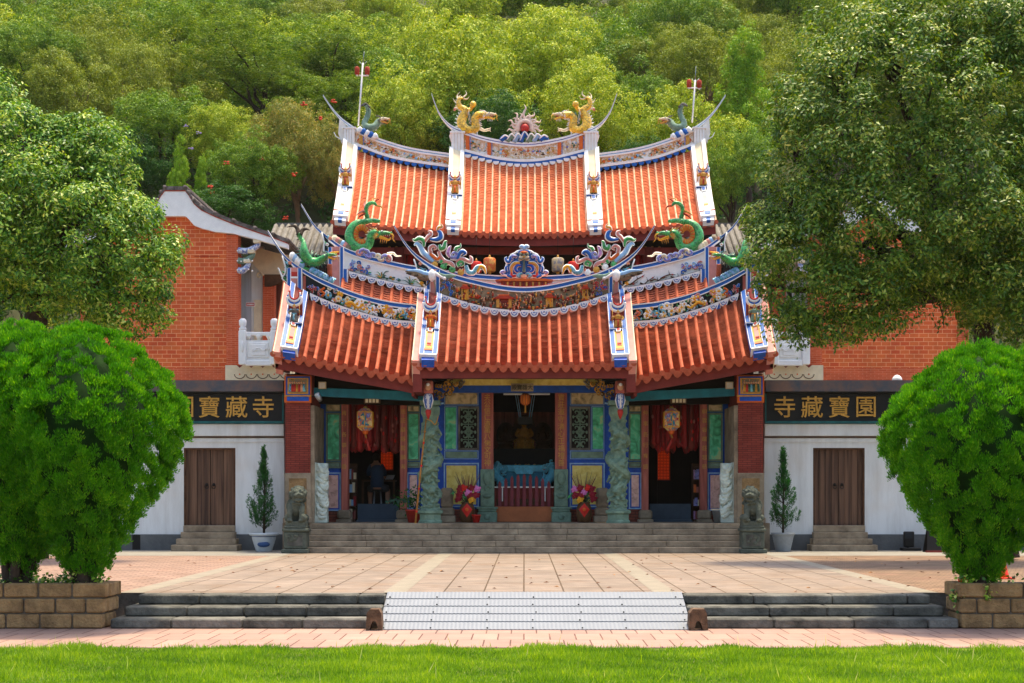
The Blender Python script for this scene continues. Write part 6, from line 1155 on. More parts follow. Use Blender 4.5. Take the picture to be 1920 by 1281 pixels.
TR = [  # kind, px, py, half width, half height, Y, label
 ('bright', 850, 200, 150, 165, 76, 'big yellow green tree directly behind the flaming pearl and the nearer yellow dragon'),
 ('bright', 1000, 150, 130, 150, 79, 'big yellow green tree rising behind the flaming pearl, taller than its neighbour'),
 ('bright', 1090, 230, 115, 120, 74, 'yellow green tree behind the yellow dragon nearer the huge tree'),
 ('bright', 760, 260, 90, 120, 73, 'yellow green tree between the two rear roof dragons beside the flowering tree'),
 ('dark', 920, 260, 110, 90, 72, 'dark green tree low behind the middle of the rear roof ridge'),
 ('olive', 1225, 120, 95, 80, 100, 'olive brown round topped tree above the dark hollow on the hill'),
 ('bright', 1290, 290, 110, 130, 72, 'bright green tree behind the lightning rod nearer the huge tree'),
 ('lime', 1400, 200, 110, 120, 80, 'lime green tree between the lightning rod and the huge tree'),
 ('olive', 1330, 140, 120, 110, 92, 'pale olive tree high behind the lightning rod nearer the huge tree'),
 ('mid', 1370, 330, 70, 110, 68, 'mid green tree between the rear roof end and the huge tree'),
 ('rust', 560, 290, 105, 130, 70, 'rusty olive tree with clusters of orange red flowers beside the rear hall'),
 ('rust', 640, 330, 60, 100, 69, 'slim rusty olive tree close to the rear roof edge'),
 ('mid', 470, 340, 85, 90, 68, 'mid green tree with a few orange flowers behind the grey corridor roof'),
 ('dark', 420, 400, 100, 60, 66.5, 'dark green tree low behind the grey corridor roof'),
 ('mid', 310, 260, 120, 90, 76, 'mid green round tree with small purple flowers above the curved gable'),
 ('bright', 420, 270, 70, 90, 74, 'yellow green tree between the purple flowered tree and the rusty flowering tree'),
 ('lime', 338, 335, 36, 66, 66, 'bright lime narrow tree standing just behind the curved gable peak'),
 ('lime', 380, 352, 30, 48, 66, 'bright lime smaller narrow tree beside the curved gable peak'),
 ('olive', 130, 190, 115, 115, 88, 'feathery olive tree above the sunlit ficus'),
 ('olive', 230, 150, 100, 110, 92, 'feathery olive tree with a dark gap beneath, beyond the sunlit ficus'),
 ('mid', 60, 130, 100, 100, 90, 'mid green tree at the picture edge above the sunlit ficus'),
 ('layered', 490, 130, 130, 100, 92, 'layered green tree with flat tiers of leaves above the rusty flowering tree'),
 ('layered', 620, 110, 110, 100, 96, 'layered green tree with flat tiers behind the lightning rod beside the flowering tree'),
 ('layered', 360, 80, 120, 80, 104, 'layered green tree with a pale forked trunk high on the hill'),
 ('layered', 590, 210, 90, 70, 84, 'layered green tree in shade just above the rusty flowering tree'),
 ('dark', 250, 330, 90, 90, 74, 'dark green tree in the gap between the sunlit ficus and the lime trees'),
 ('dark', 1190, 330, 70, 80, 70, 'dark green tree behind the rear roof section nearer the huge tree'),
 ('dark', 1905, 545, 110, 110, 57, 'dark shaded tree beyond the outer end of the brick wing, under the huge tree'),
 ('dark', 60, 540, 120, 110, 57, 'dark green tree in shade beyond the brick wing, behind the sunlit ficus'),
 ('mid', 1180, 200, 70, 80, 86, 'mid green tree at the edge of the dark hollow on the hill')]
random.seed(77)
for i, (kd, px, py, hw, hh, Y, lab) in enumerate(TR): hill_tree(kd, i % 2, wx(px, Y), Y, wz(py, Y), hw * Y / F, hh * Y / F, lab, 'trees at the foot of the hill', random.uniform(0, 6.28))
NAMES = {'mid': 'mid green hillside tree', 'olive': 'olive green hillside tree', 'layered': 'flat tiered green hillside tree', 'bright': 'yellow green hillside tree', 'dark': 'dark green hillside tree'}
for Y, n in ((100, 12), (110, 13), (121, 14), (133, 14)):
    for j in range(n):
        w = 24 * Y / 100 * 1.5; px = -80 + 2080 * (j + random.uniform(.25, .75)) / n; X = wx(px, Y); kd = random.choice(['mid', 'olive', 'layered', 'bright', 'bright', 'olive', 'mid', 'layered'])
        if 650 < px < 1150: kd = random.choice(['bright', 'mid', 'bright'])
        if 1150 < px < 1260 and Y < 105: continue
        rz = random.uniform(3.6, 4.8); z = float(hill_z(X, Y)) + rz * 1.5; row = 'the lowest rows' if Y < 115 else 'the top of the picture'
        hill_tree(kd, j % 2, X, Y, z, random.uniform(3.6, 5.0), rz, NAMES[kd] + ' high on the slope, close to ' + ('the darker hollows' if Y < 115 else 'the top of the picture'), NAMES[kd] + 's on the slope near ' + ('the hollows' if Y < 115 else 'the top'), random.uniform(0, 6.28))
# undergrowth that closes the floor of the wood
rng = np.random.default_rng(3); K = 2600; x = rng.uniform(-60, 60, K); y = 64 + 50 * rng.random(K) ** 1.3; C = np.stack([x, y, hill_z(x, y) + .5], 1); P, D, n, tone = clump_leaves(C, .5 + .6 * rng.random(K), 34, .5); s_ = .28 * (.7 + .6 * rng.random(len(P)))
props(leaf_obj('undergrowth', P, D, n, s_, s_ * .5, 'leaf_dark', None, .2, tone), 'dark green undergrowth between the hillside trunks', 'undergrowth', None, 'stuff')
# orange red flower heads of the flowering tree
mat('tulipflower', 'c83c14', .6, .2, 6); mat('lilacflower', 'a890c0', .6, .2, 6)
ft = [o for o in COL.objects if o.get('label', '').startswith('rusty olive tree with')][0]; pt_ = [o for o in COL.objects if 'small purple flowers' in o.get('label', '')][0]; mt = [o for o in COL.objects if 'a few orange flowers' in o.get('label', '')][0]
for par, m_, pts, Y, s_ in ((ft, 'tulipflower', ((600, 222), (493, 297), (553, 327), (660, 255), (625, 190), (570, 195), (668, 262)), 66.6, .075), (mt, 'tulipflower', ((425, 305), (396, 351), (535, 409), (397, 362)), 65.2, .065), (pt_, 'lilacflower', ((372, 250), (358, 280), (350, 235)), 71.4, .05)):
    for px, py in pts:
        mb = MB(m_)
        for k in range(7): mb.ball(W(px + random.uniform(-5, 5), py + random.uniform(-3, 3), Y + random.uniform(-.2, .2)), (s_ * random.uniform(.5, 1), s_ * .6, s_ * .5), m_, 6, 4)
        mb.build('flower_head', par)
# ---------- carved stone ----------
def carved(mb, name, parent, vox, disp, size, lab=None):
    o = mb.build(name, parent); r = o.modifiers.new('fuse', 'REMESH'); r.mode = 'VOXEL'; r.voxel_size = vox; r.use_smooth_shade = True
    tx = bpy.data.textures.get('carving%g' % size) or bpy.data.textures.new('carving%g' % size, 'CLOUDS'); tx.noise_scale = size; tx.noise_depth = 2
    d = o.modifiers.new('carving', 'DISPLACE'); d.texture = tx; d.strength = disp; d.mid_level = .5; d.texture_coords = 'GLOBAL'; return o
def dragon_column(sx, lab, seed):
    Y = YC; x = wx(807, Y); r = random.Random(seed); t = thing('dragon_column', lab, 'column', (x * sx, Y, .75), 'dragon columns'); z = lambda p: wz(p, Y)
    mb = MB('jade', sx); mb.lathe([(.34, .75), (.34, .8), (.3, .84), (.3, .98), (.36, 1.02), (.36, 1.08), (.26, 1.12), (.24, 1.16)], (x, Y, 0), 8, 'jade', False, math.pi / 8); mb.build('base', t)
    mb = MB('jade', sx); mb.lathe([(.2, z(790)), (.22, z(782)), (.27, z(776)), (.27, z(764)), (.22, z(760))], (x, Y, 0), 8, 'jade', False, math.pi / 8); mb.box(x - .27, Y - .27, z(760), x + .27, Y + .27, z(752)); mb.lathe([(.1, z(752)), (.1, z(720))], (x, Y, 0), 10, 'maroon'); mb.build('capital', t)
    mb = MB('jade', sx); z0, z1 = 1.14, z(788); mb.lathe([(.2, z0), (.2, z1)], (x, Y, 0), 20); P = []
    for k in range(46): u = k / 45; a = -1.4 + u * 2 * math.pi * 2.1; P.append((x + .235 * math.cos(a), Y + .235 * math.sin(a), z0 + .15 + (z1 - z0 - .35) * u))
    mb.tube(P, [.05, .1, .12, .12, .11, .09], 9)
    for k in range(1, 44, 1): mb.tube([P[k], Vector(P[k]) + (Vector(P[k]) - Vector((x, Y, P[k][2]))) * .38 + Vector((0, 0, .05))], [.045, .01], 5)
    for k in range(95): a = r.uniform(math.pi, 2 * math.pi); zz = r.uniform(z0, z1); mb.ball((x + .2 * math.cos(a), Y + .2 * math.sin(a), zz), (r.uniform(.04, .09), r.uniform(.05, .1), r.uniform(.03, .08)), None, 7, 5)
    for zz, d in ((z1 - .35, 1), (z0 + 1.2, -1), (z0 + .5, 1)): mb.ball((x + .05 * d, Y - .24, zz), (.12, .12, .13), None, 9, 7); mb.ball((x + .1 * d, Y - .32, zz - .04), (.07, .07, .05)); mb.tube([(x - .2, Y - .2, zz + .1), (x + .24, Y - .22, zz - .2)], [.06, .03], 6); mb.ball((x + .02 * d, Y - .33, zz + .05), (.03, .03, .03))
    for k in range(14): a = r.uniform(math.pi, 2 * math.pi); zz = r.uniform(z0 + .2, z1 - .2); mb.tube([(x + .24 * math.cos(a), Y + .24 * math.sin(a), zz), (x + .3 * math.cos(a + .5), Y + .3 * math.sin(a + .5), zz - .15)], [.06, .03], 6)
    carved(mb, 'carved_shaft', t, .012, .055, .07)
dragon_column(1, 'pale green carved dragon column with a bamboo pole leaning on it', 1); dragon_column(-1, 'pale green carved dragon column without a pole, nearer the steel bucket', 2)
def slab_(sx, lab, seed):
    Y = 43.05; r = random.Random(seed); x0, x1 = wx(588, Y), wx(612, Y); z1 = wz(867, Y); t = thing('carved_stone_panel', lab, 'stone panel', ((x0 + x1) / 2 * sx, Y, .75), 'pale carved panels by the piers'); mb = MB('jadewhite', sx); mb.box(x0, Y, .8, x0 + .06, Y + .3, z1); mb.bbox(x0, Y + .06, .75, x1 + .02, Y + .3, z1 - .02, .01); mb.bbox(x0 - .02, Y - .03, .75, x1 + .03, Y + .3, .95, .02); mb.build('slab', t)
    mb = MB('jadewhite', sx); zz = .95; mb.box(x0 + .05, Y + .03, .93, x1, Y + .1, z1 - .04)
    for k in range(15): z_ = .95 + (z1 - 1.0) * k / 15; a = x0 + .06 + r.random() * .1; mb.tube(smooth_path([(a, Y + .03, z_ + .12), (a + .1, Y - .05, z_ + r.uniform(-.05, .05)), (a + .2, Y - .02, z_ - .04), (a + .26, Y + .02, z_ + .1)], 3), [.03, .06, .05, .02], 7)
    for k in range(40): mb.ball((r.uniform(x0 + .07, x1), Y + .02, r.uniform(.95, z1 - .05)), (r.uniform(.03, .06), .06, r.uniform(.02, .05)), None, 7, 5)
    carved(mb, 'relief', t, .012, .02, .04)
slab_(1, 'pale carved stone panel beside the brick pier with the coloured relief', 4); slab_(-1, 'pale carved stone panel behind the steel bucket', 5)
def lion(sx, lab):
    Y = 41.55; x = wx(557, Y); t = thing('stone_lion', lab, 'statue', (x * sx, Y, 0), 'stone guardian lions'); mb = MB('lionstone', sx); zp = .68
    mb.bbox(x - .36, Y - .36, 0, x + .34, Y + .36, .11, .02); mb.bbox(x - .3, Y - .3, .11, x + .28, Y + .3, zp - .12, .03); mb.bbox(x - .34, Y - .34, zp - .12, x + .32, Y + .34, zp - .04, .02); mb.bbox(x - .3, Y - .3, zp - .04, x + .28, Y + .3, zp + .03, .02); mb.box(x - .2, Y - .315, .2, x + .18, Y - .3, zp - .2, 'dkstone')
    for k in range(12): mb.ball((x + random.uniform(-.16, .14), Y - .315, random.uniform(.24, .48)), (.05, .02, .04), None, 6, 4)
    mb.build('pedestal', t)
    mb = MB('lionstone', sx); B = lambda a, b, c: (x + a, Y + b, zp + .03 + c); mb.box(x - .27, Y - .26, zp + .02, x + .26, Y + .28, zp + .14)
    mb.ball(B(-.06, .12, .32), (.22, .2, .22)); mb.ball(B(-.02, -.02, .5), (.19, .18, .26))                       # haunches, chest
    for d, f in ((-.14, 0), (.13, 0)): mb.tube(smooth_path([B(d, -.08, .55), B(d * 1.15, -.18, .35), B(d * 1.1, -.2, .14)], 4), [.09, .075, .065], 8); mb.ball(B(d * 1.1, -.25, .14), (.08, .09, .05))
    mb.ball(B(.2, -.24, .2), .1); mb.ball(B(-.24, .05, .2), (.1, .17, .1)); mb.ball(B(.2, .1, .2), (.1, .17, .1))
    mb.ball(B(.04, -.1, .8), (.2, .19, .19)); mb.ball(B(.08, -.27, .78), (.14, .1, .07)); mb.ball(B(.08, -.25, .66), (.12, .09, .045)); mb.ball(B(.09, -.35, .81), (.05, .035, .035))   # head, muzzle, jaw
    for d in (-.07, .14): mb.ball(B(.04 + d * .9, -.26, .88), (.045, .03, .035)); mb.tube([B(.02 + d * .6, -.24, .93), B(.05 + d * 1.5, -.22, .92)], [.03, .02], 6)
    for d in (-1, 1): mb.ball(B(.03 + .2 * d, -.08, .82), (.04, .06, .08))
    for k in range(48): a = random.uniform(0, 6.28); q = random.uniform(.2, 1.35); mb.ball(B(.03 + .21 * math.sin(q) * math.cos(a), -.02 + .18 * math.sin(q) * math.sin(a) + .02, .8 + .2 * math.cos(q)), random.uniform(.035, .055), None, 7, 5)
    for k in range(26): mb.ball(B(random.uniform(-.2, .2), random.uniform(-.05, .22), random.uniform(.5, .75)), random.uniform(.04, .06), None, 7, 5)
    mb.tube(smooth_path([B(-.15, .25, .3), B(-.25, .25, .5), B(-.18, .2, .72)], 4), [.07, .08, .04], 7); mb.tube([B(-.1, -.2, .6), B(.14, -.22, .56)], .035, 6)
    carved(mb, 'body', t, .014, .025, .05)
lion(1, 'weathered stone lion on a pedestal beside the potted conifer in the blue patterned pot'); lion(-1, 'weathered stone lion on a pedestal beside the potted conifer in the plain ribbed pot')
def stele(px, lab):
    Y = 44.2; x = wx(px, Y); t = thing('drum_stone', lab, 'stone', (x, Y, .75), 'grey door stones'); mb = MB('stepstone'); mb.bbox(x - .24, Y - .2, .745, x + .24, Y + .3, .93, .02); mb.bbox(x - .2, Y - .15, .93, x + .2, Y + .25, 1.15, .04); mb.bbox(x - .17, Y - .1, 1.15, x + .17, Y + .2, 1.7, .05); mb.bbox(x - .11, Y - .115, 1.22, x + .11, Y - .09, 1.62, .01); mb.build('block', t)
stele(838, 'grey brown door stone between the dragon column with the pole and a vase of flowers'); stele(1129, 'grey brown door stone between the dragon column without a pole and a vase of flowers')
# ---------- vases ----------
def vase(px, lab, seed):
    global rng
    Y = 44.0; x = wx(px, Y); zb = .745; r = random.Random(seed); t = thing('flower_vase', lab, 'vase', (x, Y, zb), 'flower vases by the middle door'); mb = MB('pottery'); mb.lathe([(.15, 0), (.18, .04), (.22, .2), (.2, .42), (.15, .52), (.18, .56), (.17, .56), (.12, .5)], (x, Y, zb), 18); mb.build('pot', t)
    mb = MB('redpaper'); zc = zb + .36; mb.add([(x, Y - .225, zc - .22), (x + .15, Y - .2, zc), (x, Y - .225, zc + .17), (x - .15, Y - .2, zc), (x, Y - .25, zc)], [(0, 1, 4), (1, 2, 4), (2, 3, 4), (3, 0, 4)]); mb.ball((x, Y - .25, zc), (.05, .012, .05), 'orange', 8, 5); mb.build('red_paper', t)
    mb = MB('dkgreen')
    for k in range(16):
        a = r.uniform(.35, 2.8); L2 = r.uniform(.2, .5); mb.tube([(x, Y, zb + .5), (x + L2 * math.cos(a), Y - r.uniform(-.1, .15), zb + .55 + L2 * math.sin(a))], [.012, .006], 4, 'dkgreen'); leaf(mb, (x + L2 * math.cos(a), Y - .1, zb + .5 + L2 * math.sin(a)), .17, r.uniform(0, 3), 'green' if k % 3 else 'dkgreen')
    mb.build('stems', t)
    mb = MB('redpaper'); mat('crimson', '8a1428', .6, .2, 8); mat('rosepink', 'd678b4', .6, .15, 8)
    for dx, dz, m_ in ((-.22, .78, 'crimson'), (-.2, .93, 'crimson'), (0.02, .82, 'rosepink'), (.12, .95, 'crimson'), (.27, .92, 'rosepink'), (-.1, .95, 'redpaper'), (.25, .75, 'crimson'), (.12, .63, 'yellow'), (-.25, .65, 'crimson'), (.08, .75, 'crimson')):
        dx = dx if px < 980 else -dx
        c = Vector((x + dx, Y - .16, zb + dz))
        for k in range(9): a = k * 2.4; q = .02 + .008 * k; mb.ball(c + Vector((q * math.cos(a), -.02 + .004 * k, q * math.sin(a))), (.045, .025, .04), m_, 6, 4)
    mb.build('blooms', t)
    mb = MB('agedred')
    for k in range(34): a = r.uniform(.95, 2.2); L2 = r.uniform(.6, .85); mb.tube(smooth_path([(x, Y, zb + .55), (x + .5 * L2 * math.cos(a), Y, zb + .55 + L2 * .6), (x + L2 * math.cos(a) * .85, Y, zb + .55 + L2)], 2), [.006, .008, .003], 4, 'maroon' if k % 2 else 'palebark')
    mb.build('dry_grass', t)
vase(876, 'brown vase of red and pink flowers on the side near the bamboo pole', 3); vase(1095, 'brown vase of red and pink flowers on the side near the steel bucket', 4)
def pot(px, py, w, h, Y, lab, m, plant=False):
    x = wx(px, Y); zb = .745; t = thing('red_pot', lab, 'pot', (x, Y, zb)); mb = MB(m); mb.lathe([(w * .7, 0), (w, h * .85), (w * 1.08, h * .86), (w * 1.08, h), (w * .9, h), (w * .85, h * .85)], (x, Y, zb), 16); mb.build('pot', t)
    if plant:
        n = 260; c = np.array([x - .05, Y, zb + h + .25]); P = c + rng.normal(size=(n, 3)) * np.array([.2, .13, .16]); leaf_obj('foliage', P, unit(n), unit(n), .11, .05, 'coniferleaf', t, .2, None, (x, Y, zb))
        mb = MB('dkgreen'); mb.tube(smooth_path([(x, Y, zb + h), (x - .3, Y, zb + h + .25), (x - .75, Y - .05, zb + h + .22)], 4), [.015, .01, .004], 5)
        for k in range(16): leaf(mb, (x - .25 - .035 * k, Y - .02, zb + h + .24 + random.uniform(-.05, .05)), .12, random.uniform(0, 3), 'dkgreen')
        mb.build('stem', t)
pot(777, 965, .24, .36, 43.9, 'red pot with a leafy green plant behind the bamboo pole', 'red', True); pot(893, 972, .12, .22, 43.8, 'small red pot beside the vase nearer the bamboo pole', 'redpaper')
t = thing('steel_bucket', 'steel bucket with a board on top beside the carved panel', 'bucket', (wx(1347, 43.3), 43.3, .745)); mb = MB('steel'); x = wx(1347, 43.3); mb.lathe([(.12, 0), (.17, .33), (.18, .34), (.165, .33), (.12, .03)], (x, 43.3, .745), 18); mb.tube([(x + .17 * math.cos(a), 43.3, 1.05 + .05 * math.sin(a)) for a in np.linspace(math.pi, 2 * math.pi, 9)], .008, 5); mb.build('pail', t); mb = MB('cream'); mb.bbox(x - .2, 43.2, 1.09, x + .24, 43.45, 1.13, .008); mb.build('board', t)
t = thing('bamboo_pole', 'long thin bamboo pole leaning against the dragon column with hooked cord at its top', 'pole', W(779, 981, 42.7)); mb = MB('bamboo'); mb.tube([W(779, 981, 42.7), W(790, 870, 42.75), W(799, 786, 42.8)], [.028, .024, .018], 8)
for k in range(9): mb.ball(W(779 + 2.2 * k, 981 - 21.5 * k, 42.7), .034, 'redpaper' if k % 2 else 'bamboo', 7, 5)
mb.build('cane', t); mb = MB('gold'); mb.tube(smooth_path([W(799, 786, 42.8), W(808, 789, 42.75), W(816, 796, 42.8), W(822, 781, 42.8)], 4), .014, 5, 'gold'); mb.build('cord', t)
# ---------- lanterns ----------
def hexlantern(px, lab, flip):
    Y = 43.9; x = wx(px, Y); z = lambda p: wz(p, Y); t = thing('hanging_lantern', lab, 'lantern', (x, Y, z(810)), 'yellow hexagonal lanterns'); mb = MB('lanternpaint'); mb.lathe([(.12, z(808)), (.235, z(801)), (.235, z(773)), (.12, z(766))], (x, Y, 0), 6, 'lanternpaint', False, R(90)); mb.build('body', t)
    mb = MB('yellow')
    for k in range(6): a = R(90) + k * math.pi / 3; mb.tube([(x + .24 * math.cos(a), Y + .24 * math.sin(a), z(801)), (x + .24 * math.cos(a), Y + .24 * math.sin(a), z(773))], .014, 5, 'yellow')
    for zz, r_ in ((773, .245), (801, .245)): mb.lathe([(r_, z(zz) - .012), (r_, z(zz) + .012)], (x, Y, 0), 6, 'yellow', False, R(90))
    mb.lathe([(.04, z(766)), (.06, z(764)), (.02, z(762))], (x, Y, 0), 8, 'gold'); mb.lathe([(.09, z(808)), (.07, z(813)), (.03, z(815))], (x, Y, 0), 10, 'orange'); mb.build('frame', t)
    mb = MB('aqua')    # painted dragon
    mb.tube(smooth_path([(x - .1 * flip, Y - .235, z(780)), (x - .02 * flip, Y - .238, z(778)), (x + .02 * flip, Y - .238, z(787)), (x - .05 * flip, Y - .238, z(795)), (x + .12 * flip, Y - .235, z(797))], 4), [.02, .03, .035, .03, .015], 6, 'teal', .4); mb.ball((x + .1 * flip, Y - .22, z(780)), (.06, .015, .06), 'purple', 7, 5); mb.ball((x - .15 * flip, Y - .2, z(786)), (.025, .015, .03), 'red', 6, 4); mb.build('painted_dragon', t)
    mb = MB('red'); mb.tube([(x, Y, z(815)), (x + .03, Y, z(822))], .02, 5, 'gold'); mb.tube([(x + .03, Y, z(822)), (x + .12 * flip, Y, z(845))], [.02, .045], 7, 'red'); mb.tube([(x, Y, z(764)), (x, Y, z(742))], .008, 4, 'black'); mb.build('tassel', t)
    t2 = thing('lantern_hanger', 'carved wooden hanger of small squares above the ' + lab.split(' with')[0] + (' near the seated person' if px < 900 else ' nearer the steel bucket'), 'hanger', (x, Y, z(753)), 'lantern hangers'); mb = MB('stepstone'); mb.bbox(wx(px - 2, Y), Y - .1, z(757), wx(px + 28, Y), Y + .1, z(747), .01, 'wood')
    for k in range(4): mb.box(wx(px + 1 + 6.6 * k, Y), Y - .12, z(755.5), wx(px + 5.6 + 6.6 * k, Y), Y - .1, z(748.5), 'cream')
    mb.build('carving', t2)
hexlantern(685, 'yellow hexagonal lantern with a teal dragon, in the doorway with the seated person', 1); hexlantern(1259, 'yellow hexagonal lantern with a blue dragon, in the doorway with the long orange light wall', -1)
def drum(px, py, hw, hh, Y, lab, m, grp):
    x = wx(px, Y); s_ = Y / F; z = wz(py, Y); t = thing('drum_lantern', lab, 'lantern', (x, Y, z), grp); mb = MB(m); mb.lathe([(hw * s_ * .8, -hh * s_), (hw * s_, -hh * s_ * .85), (hw * s_, hh * s_ * .85), (hw * s_ * .8, hh * s_)], (x, Y, z), 16, m); mb.build('body', t); mb = MB('gold'); mb.lathe([(.03, hh * s_), (.05, hh * s_ + .05), (.015, hh * s_ + .12)], (x, Y, z), 8); mb.lathe([(.05, -hh * s_ - .09), (.07, -hh * s_)], (x, Y, z), 8); mb.tube([(x, Y, z + hh * s_ + .1), (x, Y, z + hh * s_ + .9)], .01, 4, 'black'); mb.build('fittings', t)
paint_mat('drumred', ['c88a30', 'd0501c', 'd8a040', 'c02c18'], 6); paint_mat('drumgrey', ['a89060', 'c8b080', '7a7a80', 'b8a070'], 6)
drum(918, 497, 11.5, 13, 57.6, 'orange and red patterned drum lantern under the rear eaves beside the blue crest', 'drumred', None); drum(1046, 497, 11.5, 13, 57.6, 'greyish tan patterned drum lantern under the rear eaves beside the blue crest', 'drumgrey', None)
drum(893, 502, 10, 11, 57.7, 'round red lantern behind the cloud scrolls beside the orange drum lantern', 'redpaper', None); drum(1075, 502, 10, 11, 57.7, 'round red lantern behind the cloud scrolls beside the greyish drum lantern', 'redpaper', None)
mat('deepred', '98181c', .6, .2, 5)
for sx in (1, -1):
    for k in range(5): drum(730 + 13 * k if sx == 1 else 1236 - 13 * k, 482, 6, 16, 59.6, 'dark red lantern hanging in the row beneath the rear eaves behind the ' + ('orchid' if sx == 1 else 'plum branch') + ' ridge', 'deepred', 'dark red lanterns behind the ' + ('orchid' if sx == 1 else 'plum branch') + ' ridge')
Y = 44.3; x = wx(985, Y); z = lambda p: wz(p, Y); t = thing('round_lantern', 'small ribbed orange lantern hanging in the middle doorway', 'lantern', (x, Y, z(760))); mb = MB('orange'); mat('lanternorange', 'd8782a', .6, .15, 6)
mb.lathe([(.06, z(760)), (.13, z(756)), (.145, z(750)), (.13, z(742)), (.06, z(738))], (x, Y, 0), 12, 'lanternorange'); mb.build('body', t); mb = MB('maroon')
for k in range(12): a = k * math.pi / 6; mb.tube([(x + q * math.cos(a), Y + q * math.sin(a), zz) for q, zz in ((.065, z(760)), (.135, z(756)), (.15, z(750)), (.135, z(742)), (.065, z(738)))], .006, 4)
mb.tube([(x, Y, z(760)), (x, Y, z(774))], [.02, .03], 6, 'gold'); mb.build('ribs', t)
t = thing('tube_lamp', 'thin white tube lamp across the top of the middle doorway', 'lamp', W(985, 739, 44.5)); mb = MB('lampwhite'); mb.tube([W(944, 739, 44.5), W(1031, 739, 44.5)], .028, 8); mb.build('tube', t)
t = thing('hanging_canopy', 'black box hung on white straps in the middle doorway', 'hanging', W(983, 790, 46)); mb = MB('black'); mb.box(wx(972, 46), 45.8, wz(796, 46), wx(998, 46), 46.3, wz(783, 46)); mb.build('box', t); mb = MB('white')
for a, b in ((966, 974), (970, 977), (1003, 996), (999, 992)): mb.tube([W(a, 738, 46), W(b, 784, 46)], .012, 5, 'paleblue')
mb.build('straps', t)
# ---------- inside the doors ----------
t = thing('picket_gate', 'low maroon picket gate with a white rail across the middle doorway', 'gate', (0, 45.1, .75)); mb = MB('agedred'); mat('picket', '7c3038', .6, .2, 6); Y = 45.1; z = lambda p: wz(p, Y)
for k in range(9): px = 937 + 11.5 * k; zt = 905 - 17 * math.cos((k - 4) / 4 * 1.35); x = wx(px, Y); mb.prism([(x - .045, z(951)), (x - .045, z(zt + 6)), (x, z(zt)), (x + .045, z(zt + 6)), (x + .045, z(951))], Y - .03, Y, 'picket')
mb.build('pickets', t); mb = MB('white'); mb.fbox(927, 912.5, 1038, 914.5, Y, .03, 'white'); mb.fbox(941, 914.5, 943, 940, Y + .03, .03); mb.fbox(1021, 914.5, 1023, 940, Y + .03, .03); mb.build('rail', t); mb = MB('maroon'); mb.fbox(927, 915, 1038, 951, Y + .08, .03, 'maroon')
for k in range(8): mb.fbox(931 + 13.5 * k, 935, 938 + 13.5 * k, 947, Y + .06, .03, 'wood')
mb.build('lower_board', t)
t = thing('altar_table', 'teal carved altar table with dragon heads behind the picket gate', 'table', (0, 46.8, .75), None); mb = MB('aqua'); mat('altarteal', '6cc8e0', .55, .3, 8); Y = 46.5; z = lambda p: wz(p, Y)
mb.bbox(wx(938, Y), Y, z(885), wx(1028, Y), Y + .8, z(872), .03, 'altarteal'); mb.bbox(wx(945, Y), Y + .05, z(912), wx(1021, Y), Y + .7, z(885), .02, 'teal'); mb.prism([(wx(958, Y), z(874)), (wx(1008, Y), z(874)), (wx(998, Y), z(889)), (wx(968, Y), z(889))], Y - .06, Y, 'altarteal'); mb.bbox(wx(930, Y), Y + .05, .75, wx(1036, Y), Y + .7, z(935), .02, 'teal')
for px in range(950, 1020, 9): mb.tube([W(px, 935, Y + .1), W(px, 910, Y + .1)], .035, 6, 'altarteal')
mb.build('table', t)
for sg in (1, -1):
    mb = MB('altarteal', sg); x = wx(940, Y); mb.T = None; dragon_head(mb, (x, Y - .1, z(880)), 1 if sg == 1 else 1, .3, 'altarteal', 'altarteal', 'altarteal'); mb.tube(smooth_path([(x - .1, Y, z(868)), (x - .15, Y, z(890)), (x, Y - .05, z(905)), (x - .12, Y, z(930))], 4), [.1, .14, .13, .1], 8, 'altarteal')
    for k in range(14): curl(mb, (x + random.uniform(-.2, .15), Y - .12, z(random.uniform(862, 908))), .07, k, .8, 'altarteal', 'aqua', .028)
    mb.build('dragon_head', t)
def buddha(px, Y, s_, zb, lab, m):
    x = wx(px, Y); t = thing('seated_statue', lab, 'statue', (x, Y, zb), 'seated altar statues'); mb = MB(m); mb.lathe([(.5 * s_, 0), (.55 * s_, .1 * s_), (.42 * s_, .2 * s_), (.5 * s_, .3 * s_)], (x, Y, zb), 16); mb.ball((x, Y, zb + .42 * s_), (.5 * s_, .3 * s_, .16 * s_)); mb.ball((x, Y, zb + .75 * s_), (.28 * s_, .2 * s_, .36 * s_)); mb.ball((x, Y, zb + 1.25 * s_), (.15 * s_, .16 * s_, .19 * s_)); mb.ball((x, Y, zb + 1.43 * s_), .07 * s_)
    for d in (-1, 1): mb.tube(smooth_path([(x + .25 * d * s_, Y, zb + .98 * s_), (x + .38 * d * s_, Y - .05, zb + .7 * s_), (x + .08 * d * s_, Y - .25 * s_, zb + .55 * s_)], 4), [.1 * s_, .09 * s_, .06 * s_], 8)
    mb.build('figure', t); mb = MB('wood'); mb.prism([(x + 1.0 * s_ * .6 * math.cos(a), zb + .85 * s_ + .85 * s_ * math.sin(a)) for a in np.linspace(-.4, math.pi + .4, 18)], Y + .3, Y + .36, 'wood'); mb.build('halo', t)
buddha(983, 49, .62, 2.9, 'gilded seated statue in the middle of the altar', 'gold'); buddha(948, 49.3, .5, 2.9, 'dark seated statue on the altar, on the bamboo pole side', 'wood'); buddha(1018, 49.3, .5, 2.9, 'dark seated statue on the altar, on the steel bucket side', 'wood')
mb = MB('black'); mb.box(-1.45, 48.4, .75, 1.45, 50, 2.9); t = thing('altar_bench', 'dark altar bench carrying the seated statues and brass candlesticks', 'altar', (0, 49, .75)); mb.build('bench', t); mb = MB('goldpaint')
